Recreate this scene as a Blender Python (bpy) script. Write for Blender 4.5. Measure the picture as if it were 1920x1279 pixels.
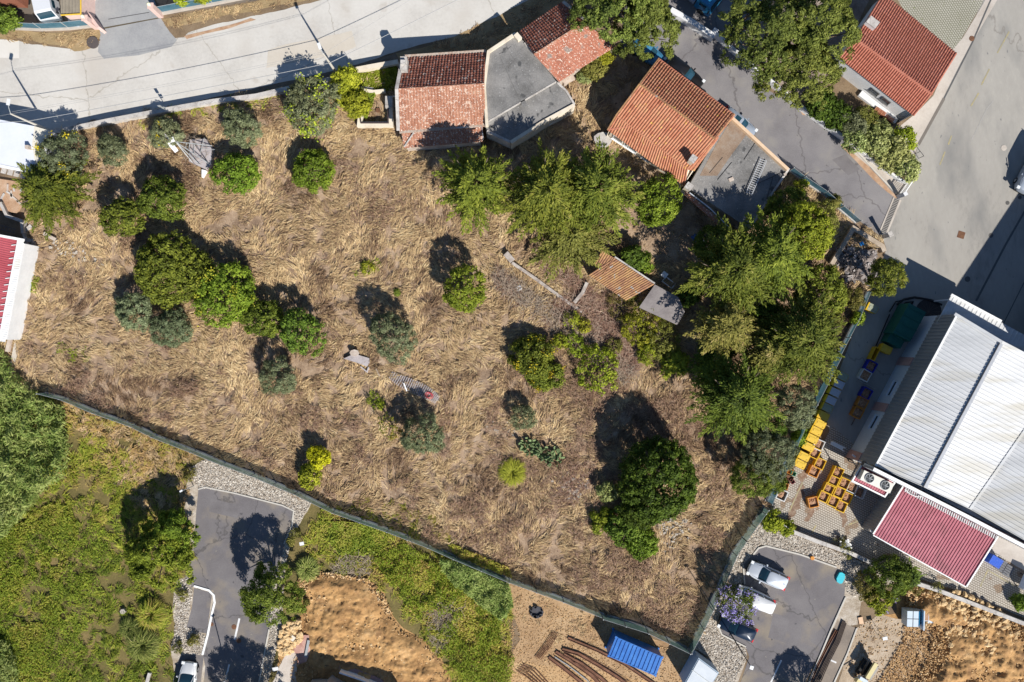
import bpy, math, random
import numpy as np
from mathutils import Vector, Matrix
R_ = math.radians
random.seed(7)
rng = np.random.default_rng(11)
sc = bpy.context.scene
for o in list(bpy.data.objects):
    bpy.data.objects.remove(o)
C = sc.collection
# ---------------------------------------------------------------- camera, sky, sun, exposure
CAMH = 83.0
FPX = 1494.0                      # focal length in photo pixels (photo 1920 wide)
cam = bpy.data.cameras.new('camera'); camo = bpy.data.objects.new('camera', cam); C.objects.link(camo)
camo.location = (0, 0, CAMH); camo.rotation_euler = (0, 0, 0)
cam.sensor_width = 36.0; cam.lens = FPX / 1920 * 36; cam.clip_end = 2000; cam.clip_start = 1
sc.camera = camo
SUN_EL = 41.0
sx, sy = 0.514, -0.857            # towards the sun, on the map
w = bpy.data.worlds.new('World'); sc.world = w; w.use_nodes = True
nt = w.node_tree; nt.nodes.clear()
sk = nt.nodes.new('ShaderNodeTexSky'); sk.sky_type = 'NISHITA'; sk.sun_disc = False
sk.ozone_density = 5.0; sk.dust_density = 0.2; sk.air_density = 1.0; sk.sun_elevation = R_(SUN_EL); sk.sun_rotation = math.atan2(sx, sy)
bg = nt.nodes.new('ShaderNodeBackground'); bg.inputs[1].default_value = 0.07
wo = nt.nodes.new('ShaderNodeOutputWorld')
nt.links.new(sk.outputs[0], bg.inputs[0]); nt.links.new(bg.outputs[0], wo.inputs[0])
sl = bpy.data.lights.new('sun', 'SUN'); sl.energy = 5.0; sl.angle = R_(0.5); sl.color = (1, 0.96, 0.89)
so = bpy.data.objects.new('sun', sl); C.objects.link(so); so.location = (30, -50, 60)
ce = math.cos(R_(SUN_EL))
so.rotation_euler = Vector((-sx*ce, -sy*ce, -math.sin(R_(SUN_EL)))).to_track_quat('-Z', 'Y').to_euler()
sc.view_settings.view_transform = 'Standard'; sc.view_settings.look = 'None'
sc.view_settings.exposure = 0.40; sc.view_settings.gamma = 1
try: sc.view_settings.use_curve_mapping = False
except Exception: pass

# ---------------------------------------------------------------- helpers
def P(x, y, h=0.0):
    k = (CAMH - h) / FPX
    return Vector(((x - 960) * k, (640 - y) * k, h))
def PL(pts, h=0.0): return [P(x, y, h) for x, y in pts]
def tag(o, label=None, cat=None, group=None, kind=None):
    if label: o['label'] = label
    if cat: o['category'] = cat
    if group: o['group'] = group
    if kind: o['kind'] = kind
    return o
def empty(name, loc, rz=0.0, label=None, cat=None, group=None):
    o = bpy.data.objects.new(name, None); C.objects.link(o)
    o.location = loc; o.rotation_euler = (0, 0, rz); o.empty_display_size = 0.3
    return tag(o, label, cat, group)
def rootloc(p):
    while p.parent: p = p.parent
    return Vector(p.location)
def lin(c):
    return c
MC = {}
def mat(name, cols, s1=0.6, s2=8.0, rough=0.85, bump=0.15, metal=0.0, spec=0.3, tint=False, specks=None, cracks=None, aniso=None, transl=0.0, vary=0.0, trans=0.0, bscale=None, tw=0.7, stretch=None):
    """noise-mixed procedural material; cols = list of 2-4 linear colours"""
    if name in MC: return MC[name]
    m = bpy.data.materials.new(name); m.use_nodes = True; n = m.node_tree; N = n.nodes; L = n.links
    N.clear()
    out = N.new('ShaderNodeOutputMaterial'); b = N.new('ShaderNodeBsdfPrincipled')
    b.inputs['Roughness'].default_value = rough; b.inputs['Metallic'].default_value = metal
    b.inputs['Specular IOR Level'].default_value = spec
    tc = N.new('ShaderNodeTexCoord'); src = tc.outputs['Object']
    if stretch:
        mp = N.new('ShaderNodeMapping'); mp.inputs['Scale'].default_value = stretch[:3]
        mp.inputs['Rotation'].default_value = (0, 0, stretch[3]); L.new(src, mp.inputs[0]); src = mp.outputs[0]
    n1 = N.new('ShaderNodeTexNoise'); n1.inputs['Scale'].default_value = s1; n1.inputs['Detail'].default_value = 5; n1.inputs['Roughness'].default_value = 0.62
    L.new(src, n1.inputs[0])
    n2 = N.new('ShaderNodeTexNoise'); n2.inputs['Scale'].default_value = s2; n2.inputs['Detail'].default_value = 6; n2.inputs['Roughness'].default_value = 0.7
    L.new(src, n2.inputs[0])
    a = N.new('ShaderNodeMath'); a.operation = 'MULTIPLY_ADD'; L.new(n2.outputs[0], a.inputs[0]); a.inputs[1].default_value = 0.55
    b2 = N.new('ShaderNodeMath'); b2.operation = 'MULTIPLY'; L.new(n1.outputs[0], b2.inputs[0]); b2.inputs[1].default_value = 1.0
    L.new(b2.outputs[0], a.inputs[2])
    mr = N.new('ShaderNodeMapRange'); L.new(a.outputs[0], mr.inputs[0]); mr.inputs[1].default_value = 0.52; mr.inputs[2].default_value = 1.04
    fac = mr.outputs[0]
    if tint:
        at = N.new('ShaderNodeAttribute'); at.attribute_name = 'tint'
        mx = N.new('ShaderNodeMix'); mx.data_type = 'FLOAT'; mx.inputs[0].default_value = tw
        L.new(fac, mx.inputs[2]); L.new(at.outputs['Fac'], mx.inputs[3]); fac = mx.outputs[0]
    cr = N.new('ShaderNodeValToRGB'); el = cr.color_ramp.elements
    while len(el) < len(cols): el.new(0.5)
    for i, c in enumerate(cols):
        el[i].position = i / (len(cols) - 1); el[i].color = (*c, 1)
    L.new(fac, cr.inputs[0]); col = cr.outputs[0]
    def over(colr, mask):
        nonlocal col
        mm = N.new('ShaderNodeMix'); mm.data_type = 'RGBA'; L.new(mask, mm.inputs[0]); L.new(col, mm.inputs[6]); mm.inputs[7].default_value = (*colr, 1); col = mm.outputs[2]
    if specks:                                 # (colour, scale, threshold)
        for sp in specks:
            sc_, ss, th = sp[:3]; wd_ = sp[3] if len(sp) > 3 else .04
            v = N.new('ShaderNodeTexNoise'); v.inputs['Scale'].default_value = ss; v.inputs['Detail'].default_value = 2 if wd_ < .1 else 6; L.new(src, v.inputs[0])
            g = N.new('ShaderNodeMapRange'); L.new(v.outputs[0], g.inputs[0]); g.inputs[1].default_value = th; g.inputs[2].default_value = th + wd_
            over(sc_, g.outputs[0])
    if cracks:                                 # (colour, scale, width)
        sc_, ss, wd = cracks
        nz = N.new('ShaderNodeTexNoise'); nz.inputs['Scale'].default_value = 1.3; nz.inputs['Detail'].default_value = 4; L.new(src, nz.inputs[0])
        ad = N.new('ShaderNodeVectorMath'); ad.operation = 'MULTIPLY_ADD'; L.new(nz.outputs[1], ad.inputs[0]); ad.inputs[1].default_value = (0.9, 0.9, 0.9); L.new(src, ad.inputs[2])
        v = N.new('ShaderNodeTexVoronoi'); v.feature = 'DISTANCE_TO_EDGE'; v.inputs['Scale'].default_value = ss; L.new(ad.outputs[0], v.inputs[0])
        g = N.new('ShaderNodeMapRange'); L.new(v.outputs[0], g.inputs[0]); g.inputs[1].default_value = wd; g.inputs[2].default_value = 0.0; g.inputs[3].default_value = 0; g.inputs[4].default_value = 0.75
        over(sc_, g.outputs[0])
    if vary:                                   # each plant keeps a tone of its own
        oi = N.new('ShaderNodeObjectInfo'); hs = N.new('ShaderNodeHueSaturation')
        m1 = N.new('ShaderNodeMapRange'); L.new(oi.outputs['Random'], m1.inputs[0]); m1.inputs[3].default_value = .5 - .022 * vary; m1.inputs[4].default_value = .5 + .022 * vary; L.new(m1.outputs[0], hs.inputs['Hue'])
        w1 = N.new('ShaderNodeTexWhiteNoise'); w1.noise_dimensions = '1D'; L.new(oi.outputs['Random'], w1.inputs['W']); m2 = N.new('ShaderNodeMapRange'); L.new(w1.outputs[0], m2.inputs[0]); m2.inputs[3].default_value = 1 - .2 * vary; m2.inputs[4].default_value = 1 + .2 * vary; L.new(m2.outputs[0], hs.inputs['Value'])
        L.new(col, hs.inputs['Color']); col = hs.outputs[0]
    L.new(col, b.inputs['Base Color'])
    if bump:
        bp = N.new('ShaderNodeBump'); bp.inputs['Strength'].default_value = bump; bp.inputs['Distance'].default_value = 0.06
        if bscale:
            n3 = N.new('ShaderNodeTexNoise'); n3.inputs['Scale'].default_value = bscale; n3.inputs['Detail'].default_value = 6; L.new(src, n3.inputs[0]); L.new(n3.outputs[0], bp.inputs['Height'])
        else: L.new(n2.outputs[0], bp.inputs['Height'])
        L.new(bp.outputs[0], b.inputs['Normal'])
    sh = b.outputs[0]
    if transl:
        t = N.new('ShaderNodeBsdfTranslucent'); L.new(col, t.inputs[0]); ms = N.new('ShaderNodeMixShader'); ms.inputs[0].default_value = transl
        L.new(sh, ms.inputs[1]); L.new(t.outputs[0], ms.inputs[2]); sh = ms.outputs[0]
    if trans:
        t = N.new('ShaderNodeBsdfTransparent'); ms = N.new('ShaderNodeMixShader'); ms.inputs[0].default_value = trans
        L.new(sh, ms.inputs[1]); L.new(t.outputs[0], ms.inputs[2]); sh = ms.outputs[0]
    L.new(sh, out.inputs[0]); MC[name] = m
    return m
def flat(name, c, rough=0.6, metal=0.0, spec=0.4, var=0.12, s=3.0, bump=0.03):
    a = tuple(max(0, v * (1 - var)) for v in c); b = tuple(min(1, v * (1 + var)) for v in c)
    return mat(name, [a, b], s1=s, s2=s * 9, rough=rough, metal=metal, spec=spec, bump=bump)
def finish(me, mt, smooth=False):
    if mt is not None: me.materials.append(mt)
    if smooth:
        me.polygons.foreach_set('use_smooth', [True] * len(me.polygons))
    me.update()
def link(me, name, parent, V=None, local=False):
    o = bpy.data.objects.new(name, me); C.objects.link(o)
    if parent is not None: o.parent = parent
    return o
class MB:
    def __init__(s): s.v = []; s.f = []; s.t = []
    def add(s, vs, fs, t=None):
        k = len(s.v); s.v += [Vector(v) for v in vs]
        for f in fs:
            s.f.append([i + k for i in f]); s.t.append(random.random() if t is None else t)
    def box(s, c, d, rz=0.0, t=None, M=None):
        x, y, z = d[0] / 2, d[1] / 2, d[2] / 2
        vs = [Vector((i, j, k)) for k in (-z, z) for j in (-y, y) for i in (-x, x)]
        M = M or Matrix.Rotation(rz, 3, 'Z'); vs = [M @ v + Vector(c) for v in vs]
        s.add(vs, [(0, 2, 3, 1), (4, 5, 7, 6), (0, 1, 5, 4), (2, 6, 7, 3), (0, 4, 6, 2), (1, 3, 7, 5)], t)
    def prism(s, top, z0, t=None):
        """closed prism under a polygon of 3-D points down to z0 (number or list)"""
        n = len(top); top = [Vector(p) for p in top]
        ar = sum(top[i].x * top[(i + 1) % n].y - top[(i + 1) % n].x * top[i].y for i in range(n))
        zz = z0 if isinstance(z0, (list, tuple)) else [z0] * n
        if ar < 0: top = top[::-1]; zz = list(zz)[::-1]
        bot = [Vector((p.x, p.y, z)) for p, z in zip(top, zz)]
        fs = [list(range(n)), list(range(2 * n - 1, n - 1, -1))] + [(i, i + n, (i + 1) % n + n, (i + 1) % n) for i in range(n)]
        s.add(top + bot, fs, t)
    def slab(s, quad, th, t=None):
        quad = [Vector(q) for q in quad]; n = (quad[1] - quad[0]).cross(quad[-1] - quad[0]).normalized()
        if n.z < 0: quad = quad[::-1]; n = -n
        k = len(quad); low = [q - n * th for q in quad]
        s.add(quad + low, [list(range(k)), list(range(2 * k - 1, k - 1, -1))] + [(i, i + k, (i + 1) % k + k, (i + 1) % k) for i in range(k)], t)
    def tube(s, pts, r, n=6, t=None, cap=True):
        pts = [Vector(p) for p in pts]; m = len(pts); rr = r if isinstance(r, (list, tuple)) else [r] * m
        vs = []
        for i, p in enumerate(pts):
            d = (pts[min(i + 1, m - 1)] - pts[max(i - 1, 0)]).normalized()
            u = d.cross(Vector((0, 0, 1)) if abs(d.z) < 0.9 else Vector((1, 0, 0))).normalized(); v = d.cross(u)
            for k in range(n):
                a = 2 * math.pi * k / n; vs.append(p + (u * math.cos(a) + v * math.sin(a)) * rr[i])
        fs = [(i * n + k, i * n + (k + 1) % n, (i + 1) * n + (k + 1) % n, (i + 1) * n + k) for i in range(m - 1) for k in range(n)]
        if cap: fs += [list(range(n))[::-1], list(range((m - 1) * n, m * n))]
        s.add(vs, fs, t)
    def beam(s, a, b, wd, ht, t=None):
        a = Vector(a); b = Vector(b); d = (b - a); L = d.length; d.normalize()
        u = d.cross(Vector((0, 0, 1))); u = u.normalized() if u.length > 1e-4 else Vector((1, 0, 0)); v = u.cross(d)
        M = Matrix((d, u, v)).transposed(); s.box((a + b) / 2, (L, wd, ht), M=M, t=t)
    def ribbon(s, pts, wd, z0, z1, closed=False, t=None):
        pts = [Vector((p[0], p[1])) for p in pts]; n = len(pts); Lf = []; Rt = []
        for i in range(n):
            a = pts[max(i - 1, 0)]; b = pts[min(i + 1, n - 1)]; p = pts[i]
            d1 = (p - a).normalized() if i > 0 else (b - p).normalized(); d2 = (b - p).normalized() if i < n - 1 else d1
            d = (d1 + d2).normalized(); nn = Vector((-d.y, d.x)); k = 1 / max(0.4, nn.dot(Vector((-d1.y, d1.x))))
            Lf.append(p + nn * wd / 2 * k); Rt.append(p - nn * wd / 2 * k)
        vs = [(q.x, q.y, z1) for q in Lf] + [(q.x, q.y, z1) for q in Rt] + [(q.x, q.y, z0) for q in Lf] + [(q.x, q.y, z0) for q in Rt]
        fs = []
        for i in range(n - 1):
            fs += [(n + i, n + i + 1, i + 1, i), (2 * n + i, 2 * n + i + 1, 3 * n + i + 1, 3 * n + i), (i, i + 1, 2 * n + i + 1, 2 * n + i), (n + i + 1, n + i, 3 * n + i, 3 * n + i + 1)]
        fs += [(0, 2 * n, 3 * n, n), (n - 1, 2 * n - 1, 4 * n - 1, 3 * n - 1)]
        s.add(vs, fs, t)
    def mesh(s, name, mt, smooth=False, off=Vector((0, 0, 0))):
        me = bpy.data.meshes.new(name); me.from_pydata([v - off for v in s.v], [], s.f)
        at = me.attributes.new('tint', 'FLOAT', 'FACE'); at.data.foreach_set('value', s.t)
        finish(me, mt, smooth); return me
    def obj(s, name, mt, parent=None, smooth=False, local=False, label=None, cat=None, group=None, kind=None):
        if parent is None:
            if kind == 'structure' or local: off = Vector((0, 0, 0))
            else:
                off = sum(s.v, Vector()) / len(s.v); off.z = min(v.z for v in s.v)
        else: off = Vector((0, 0, 0)) if local else rootloc(parent)
        o = link(s.mesh(name, mt, smooth, off), name, parent)
        if parent is None: o.location = off
        return tag(o, label, cat, group, kind)
def npobj(name, V, F, tint, mt, parent=None, off=None, **kw):
    """numpy quads -> one mesh object"""
    V = np.asarray(V, dtype=np.float32); F = np.asarray(F, dtype=np.int32)
    if off is not None: V = V - np.array(off, dtype=np.float32)
    me = bpy.data.meshes.new(name); k = F.shape[1]
    me.vertices.add(len(V)); me.vertices.foreach_set('co', V.ravel())
    me.loops.add(F.size); me.loops.foreach_set('vertex_index', F.ravel())
    me.polygons.add(len(F)); me.polygons.foreach_set('loop_start', np.arange(0, F.size, k, dtype=np.int32))
    me.update(calc_edges=True)
    at = me.attributes.new('tint', 'FLOAT', 'FACE'); at.data.foreach_set('value', np.asarray(tint, dtype=np.float32))
    if mt is not None: me.materials.append(mt)
    o = bpy.data.objects.new(name, me); C.objects.link(o)
    if parent is not None: o.parent = parent
    elif off is not None: o.location = off
    return tag(o, kw.get('label'), kw.get('cat'), kw.get('group'), kw.get('kind'))
def copy_tree(o, parent=None):
    c = o.copy(); C.objects.link(c); c.parent = parent
    for ch in list(o.children): copy_tree(ch, c)
    return c
_tab = rng.random((64, 64, 8))
def vn(x, y, s, seed=0):
    """smooth value noise 0..1, feature size s metres"""
    x = np.asarray(x, float) / s + 17.3 * seed; y = np.asarray(y, float) / s - 9.1 * seed
    xi = np.floor(x).astype(int); yi = np.floor(y).astype(int); fx = x - xi; fy = y - yi
    fx = fx * fx * (3 - 2 * fx); fy = fy * fy * (3 - 2 * fy); k = seed % 8
    g = lambda a, b: _tab[a % 64, b % 64, k]
    return (g(xi, yi) * (1 - fx) + g(xi + 1, yi) * fx) * (1 - fy) + (g(xi, yi + 1) * (1 - fx) + g(xi + 1, yi + 1) * fx) * fy
def fbm(x, y, s, seed=0): return vn(x, y, s, seed) * .55 + vn(x, y, s * .45, seed + 1) * .3 + vn(x, y, s * .2, seed + 2) * .15
def inpoly(x, y, poly):
    x = np.asarray(x); y = np.asarray(y); r = np.zeros(x.shape, bool); n = len(poly); j = n - 1
    for i in range(n):
        xi, yi = poly[i][0], poly[i][1]; xj, yj = poly[j][0], poly[j][1]
        c = ((yi > y) != (yj > y)) & (x < (xj - xi) * (y - yi) / (yj - yi + 1e-9) + xi); r ^= c; j = i
    return r
def sample(poly, n, excl=()):
    """n random points in a photo-pixel polygon -> world x,y"""
    Wp = [P(*p) for p in poly]; xs = [p.x for p in Wp]; ys = [p.y for p in Wp]
    X = np.empty(0); Y = np.empty(0)
    while len(X) < n:
        a = rng.uniform(min(xs), max(xs), n); b = rng.uniform(min(ys), max(ys), n); m = inpoly(a, b, [(p.x, p.y) for p in Wp])
        for e in excl: m &= ~inpoly(a, b, [(P(*p).x, P(*p).y) for p in e])
        X = np.append(X, a[m]); Y = np.append(Y, b[m])
        if m.sum() == 0: break
    return X[:n], Y[:n]
def area(poly):
    Wp = [P(*p) for p in poly]; n = len(Wp)
    return abs(sum(Wp[i].x * Wp[(i + 1) % n].y - Wp[(i + 1) % n].x * Wp[i].y for i in range(n))) / 2
def patch(name, poly, z, mt, jit=0.0, step=0.5, label=None):
    pts = PL(poly); out = []
    n = len(pts)
    for i in range(n):
        a = pts[i]; b = pts[(i + 1) % n]; L = (b - a).length; k = max(1, int(L / step)) if jit else 1
        d = (b - a).normalized(); nn = Vector((-d.y, d.x, 0))
        for q in range(k):
            p = a.lerp(b, q / k)
            if jit: p = p + nn * (float(fbm(p.x, p.y, 1.6, 3)) - 0.5) * 2 * jit
            out.append((p.x, p.y, z))
    me = bpy.data.meshes.new(name); 
    ar = sum(out[i][0] * out[(i + 1) % len(out)][1] - out[(i + 1) % len(out)][0] * out[i][1] for i in range(len(out)))
    if ar < 0: out = out[::-1]
    me.from_pydata(out, [], [list(range(len(out)))]); finish(me, mt)
    o = bpy.data.objects.new(name, me); C.objects.link(o); o['kind'] = 'structure'
    if label: o['label'] = label
    return o
# ---------------------------------------------------------------- ground materials
g_soil = mat('soil', [(.10,.07,.045),(.2,.14,.085),(.27,.2,.13)], .35, 6, bump=.5)
g_field = mat('field_soil', [(.13,.085,.06),(.25,.17,.11),(.38,.27,.18),(.46,.35,.25)], .7, 7, bump=1., specks=[((.5,.42,.33),6,.68),((.12,.075,.05),3,.68)])
g_conc = mat('road_concrete', [(.43,.405,.37),(.53,.505,.465),(.59,.565,.525)], .18, 3.5, rough=.8, bump=.06, cracks=((.3,.27,.22),.09,.006), specks=[((.42,.38,.33),.5,.64,.12),((.47,.43,.38),.15,.5,.2)])
g_apron = mat('drive_concrete', [(.24,.24,.25),(.31,.31,.31),(.37,.37,.36)], .4, 5, rough=.8, bump=.08)
g_asph = mat('lane_asphalt', [(.145,.135,.14),(.20,.188,.192),(.25,.235,.232)], .22, 9, rough=.9, bump=.2, specks=[((.27,.25,.225),.4,.52,.26),((.13,.12,.125),1.6,.71)], cracks=((.10,.09,.09),.10,.009))
g_park = mat('parking_asphalt', [(.115,.105,.108),(.155,.143,.147),(.2,.186,.184)], .25, 9, rough=.9, bump=.2, specks=[((.27,.225,.165),.35,.50,.26),((.09,.085,.09),1.3,.70),((.24,.22,.19),3,.72)], cracks=((.075,.07,.07),.13,.01))
g_yard = mat('yard_concrete', [(.235,.22,.20),(.315,.295,.265),(.34,.32,.288),(.39,.365,.32)], .16, 2.6, rough=.85, bump=.06, cracks=((.2,.18,.16),.05,.003), specks=[((.19,.185,.18),2.4,.70),((.2,.195,.185),.3,.5,.25)], stretch=(1,.45,1,.9))
g_path = mat('path_concrete', [(.38,.33,.28),(.46,.41,.36),(.52,.47,.41)], .4, 4, bump=.06)
g_gravel = mat('stone_sett', [(.24,.18,.12),(.40,.34,.27),(.56,.51,.45)], 1.1, 7, bump=.8)
g_clay = mat('orange_clay', [(.17,.09,.035),(.34,.19,.075),(.46,.27,.11),(.55,.35,.17)], .5, 4.5, bump=1., bscale=3.2, specks=[((.21,.115,.05),.8,.52,.2),((.2,.115,.055),2.6,.66),((.66,.5,.3),5,.7)])
g_claybrown = mat('brown_clay', [(.24,.14,.07),(.40,.26,.14),(.5,.35,.2)], .3, 5, bump=.8)
g_green = mat('green_soil', [(.07,.06,.02),(.15,.12,.04),(.26,.18,.08)], .3, 5, bump=.8)
g_verge = mat('verge_soil', [(.2,.14,.07),(.32,.23,.12),(.42,.3,.18)], .6, 7, bump=.8)
g_leaf = mat('leaf_litter', [(.3,.16,.09),(.42,.27,.17),(.5,.36,.26)], 1.4, 12, bump=.4)
g_dust = mat('light_dust', [(.42,.36,.31),(.52,.46,.41),(.6,.54,.48)], .8, 9, bump=.4)
def pavers(name, ca, cb, gap, scale, rot, stains):
    m = mat(name, [ca, cb], .35, 7, bump=0, specks=stains)
    n = m.node_tree; N = n.nodes; L = n.links
    b = [q for q in N if q.type == 'BSDF_PRINCIPLED'][0]; src = b.inputs['Base Color'].links[0].from_socket
    tc = N.new('ShaderNodeTexCoord'); mp = N.new('ShaderNodeMapping'); mp.inputs['Rotation'].default_value = (0, 0, rot); L.new(tc.outputs['Object'], mp.inputs[0])
    br = N.new('ShaderNodeTexBrick'); br.inputs['Scale'].default_value = scale; br.inputs['Mortar Size'].default_value = .055; br.inputs['Mortar Smooth'].default_value = .3
    br.inputs['Brick Width'].default_value = .5; br.inputs['Row Height'].default_value = .42; L.new(mp.outputs[0], br.inputs[0])
    mx = N.new('ShaderNodeMix'); mx.data_type = 'RGBA'; L.new(br.outputs['Fac'], mx.inputs[0]); L.new(src, mx.inputs[6]); mx.inputs[7].default_value = (*gap, 1)
    L.new(mx.outputs[2], b.inputs['Base Color'])
    bp = N.new('ShaderNodeBump'); bp.invert = True; bp.inputs['Strength'].default_value = .6; bp.inputs['Distance'].default_value = .03; L.new(br.outputs['Fac'], bp.inputs['Height']); L.new(bp.outputs[0], b.inputs['Normal'])
    return m
g_pave = pavers('yard_paver', (.36,.32,.27), (.5,.46,.4), (.15,.12,.09), 1.9, .45, [((.27,.19,.13),.5,.6),((.19,.2,.09),1.7,.71)])
g_pave2 = pavers('parking_paver', (.33,.31,.25), (.42,.4,.34), (.13,.13,.08), 1.9, .95, [((.2,.22,.1),3.5,.66)])
def mvar(c, n): return [tuple(v * k for v in c) for k in np.linspace(.75, 1.25, n)]
m_curb = flat('kerb_stone', (.5,.47,.42), .9, bump=.15)
m_white = flat('white_paint', (.8,.8,.79), .6)
m_yellowline = mat('yellow_line_paint', [(.27,.25,.2),(.33,.29,.18),(.48,.38,.14)], 2.5, 14)
m_whiteline = mat('white_line_paint', [(.5,.5,.5),(.78,.78,.78)], 2, 20)

# ---------------------------------------------------------------- the setting
gm = MB(); gm.add([(-400,-400,0),(400,-400,0),(400,400,0),(-400,400,0)], [(0,1,2,3)]); gm.obj('ground', g_soil, kind='structure')
FIELD = [(94,250),(200,232),(300,213),(480,180),(620,148),(745,140),(748,250),(800,282),(905,270),(1000,240),(1075,200),(1060,160),(1150,100),(1232,112),(1140,245),(1290,350),(1405,430),(1480,330),(1650,450),(1560,500),(1628,552),(1572,655),(1525,755),(1425,960),(1372,1034),(1312,1169),(1286,1212),(1210,1176),(1127,1150),(955,1084),(852,1041),(730,991),(630,956),(480,888),(370,845),(258,797),(128,747),(88,738),(-60,700),(-60,640),(15,640),(50,440),(60,330)]
# the field as an undulating sheet
def fz(x, y):
    h = .03 + .34 * vn(x, y, 2.6, 1) * vn(x, y, 7, 2) * 1.5 + .10 * vn(x, y, .9, 3)
    return h
x0, x1, y0, y1 = -57, 39, -32, 31.5; st = .34
gx = np.arange(x0, x1, st); gy = np.arange(y0, y1, st); GX, GY = np.meshgrid(gx, gy)
Wf = [(P(*p).x, P(*p).y) for p in FIELD]
GZ = fz(GX, GY)
ins = inpoly(GX, GY, Wf); nx = len(gx)
idx = np.arange(GX.size).reshape(GX.shape)
q = ins[:-1, :-1] & ins[1:, :-1] & ins[:-1, 1:] & ins[1:, 1:]
Fq = np.stack([idx[:-1, :-1][q], idx[:-1, 1:][q], idx[1:, 1:][q], idx[1:, :-1][q]], 1)
used, inv = np.unique(Fq, return_inverse=True)
V = np.stack([GX.ravel(), GY.ravel(), GZ.ravel()], 1)[used]
npobj('field', V, inv.reshape(-1, 4), rng.random(len(Fq)), g_field, kind='structure')
patch('field_margin', FIELD, .004, g_field)
patch('road', [(-60,72),(0,77),(35,77),(60,84),(140,92),(182,80),(330,72),(345,70),(352,62),(400,47),(480,30),(560,12),(620,-5),(700,-30),(1090,-60),(1010,0),(905,47),(850,70),(748,96),(640,130),(480,166),(300,206),(180,228),(94,248),(-60,250)], .008, g_conc, .12)
patch('road_patch', [(503,95),(520,88),(660,58),(668,88),(640,100),(500,128)], .012, mat('road_repair', [(.48,.43,.36),(.54,.49,.42)], .5, 4, bump=.05), .1)
patch('road_shoulder', [(-60,70),(36,77),(36,110),(-60,106)], .012, mat('pale_concrete', [(.58,.55,.5),(.64,.61,.57)], .4, 3, bump=.04), .05)
patch('driveway', [(160,-40),(275,-40),(300,32),(318,60),(332,76),(322,88),(260,104),(195,111),(184,98),(188,60),(186,50),(176,20)], .016, g_apron, .03)
patch('driveway_gap', [(190,53),(300,33),(300,35),(190,56)], .0175, flat('joint_dirt', (.1,.08,.05)))
patch('driveway_joint', [(203,36),(280,23),(280,24.5),(203,37.5)], .0175, flat('joint_dark', (.09,.09,.09)))
patch('grass_verge', [(-60,52),(0,55),(90,62),(185,57),(188,66),(182,86),(160,94),(140,97),(120,88),(90,84),(55,76),(35,72),(0,74),(-60,74)], .02, g_verge, .15)
patch('grass_verge', [(303,36),(400,18),(480,4),(620,-30),(640,-10),(545,6),(470,22),(400,34),(330,52),(318,50)], .02, g_verge, .15)
patch('leaf_drift', [(345,68),(380,60),(430,48),(470,35),(480,37),(432,53),(385,64),(350,74)], .0225, g_leaf, .1)
patch('dirt_shade_strip', [(742,100),(800,86),(830,80),(905,44),(985,2),(1060,-40),(1110,-40),(1060,8),(985,60),(930,98),(750,120)], .014, g_verge, .2)
patch('dirt_shade_strip', [(94,248),(180,229),(300,207),(480,167),(640,131),(745,100),(750,116),(640,146),(480,180),(300,214),(94,256)], .013, mat('strip_shade', [(.12,.09,.06),(.25,.2,.15)], 1, 8, bump=.4), .12)  # shadow along the road wall painted in as a dark ground strip
patch('forecourt', [(-60,-60),(160,-60),(178,20),(186,52),(90,58),(-60,52)], .006, mat('brown_concrete', [(.13,.105,.085),(.19,.16,.13)], .5, 4, bump=.1, cracks=((.04,.03,.03),.12,.01)))
patch('forecourt', [(275,-60),(620,-60),(480,2),(302,30)], .006, mat('brown_concrete', []))
# upper right
patch('lane', [(1180,-40),(1450,-60),(1420,30),(1385,95),(1440,170),(1505,203),(1585,258),(1600,285),(1640,322),(1697,352),(1655,446),(1480,322),(1380,218),(1240,106),(1160,95)], .008, g_asph)
patch('pine_yard', [(1310,-60),(1660,-60),(1600,60),(1560,150),(1500,195),(1440,165),(1390,90),(1370,75)], .006, mat('needle_soil', [(.14,.10,.08),(.26,.2,.16),(.42,.36,.3)], .8, 6, bump=.6))
patch('yard', [(1745,195),(1790,120),(1870,-60),(2400,-60),(2400,1060),(1880,1005),(1640,900),(1610,855),(1560,830),(1545,765),(1572,700),(1628,552),(1662,468),(1655,446),(1697,352)], .008, g_yard)
patch('path', [(1786,95),(1806,70),(1860,-20),(1872,-60),(1885,-60),(1870,0),(1800,120),(1760,200),(1722,272),(1697,330),(1640,300),(1660,260),(1690,235),(1715,215),(1750,180)], .012, g_path)
patch('parking_pavers', [(1650,-60),(1870,-60),(1840,10),(1806,68),(1788,96),(1700,30)], .010, g_pave2)
patch('leaf_drift', [(1495,200),(1515,205),(1522,218),(1505,216)], .0125, g_leaf, .06)
patch('leaf_drift', [(1575,272),(1590,274),(1620,300),(1640,325),(1675,362),(1684,368),(1680,374),(1662,360),(1630,330),(1600,298)], .0125, g_leaf, .08)
patch('pavement', [(1588,262),(1600,272),(1660,300),(1697,340),(1700,352),(1683,366),(1640,322),(1600,288)], .0165, g_path)
patch('paved_yard', [(1425,962),(1470,890),(1500,872),(1545,830),(1560,800),(1620,850),(1640,880),(1700,905),(1880,1003),(2200,1180),(2200,1260),(1925,1160),(1800,1110),(1600,1045),(1500,1005)], .0125, g_pave, .04)
patch('concrete_strip', [(1868,1006),(1960,1050),(1960,1090),(1905,1062),(1860,1032)], .0165, g_path)
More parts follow.
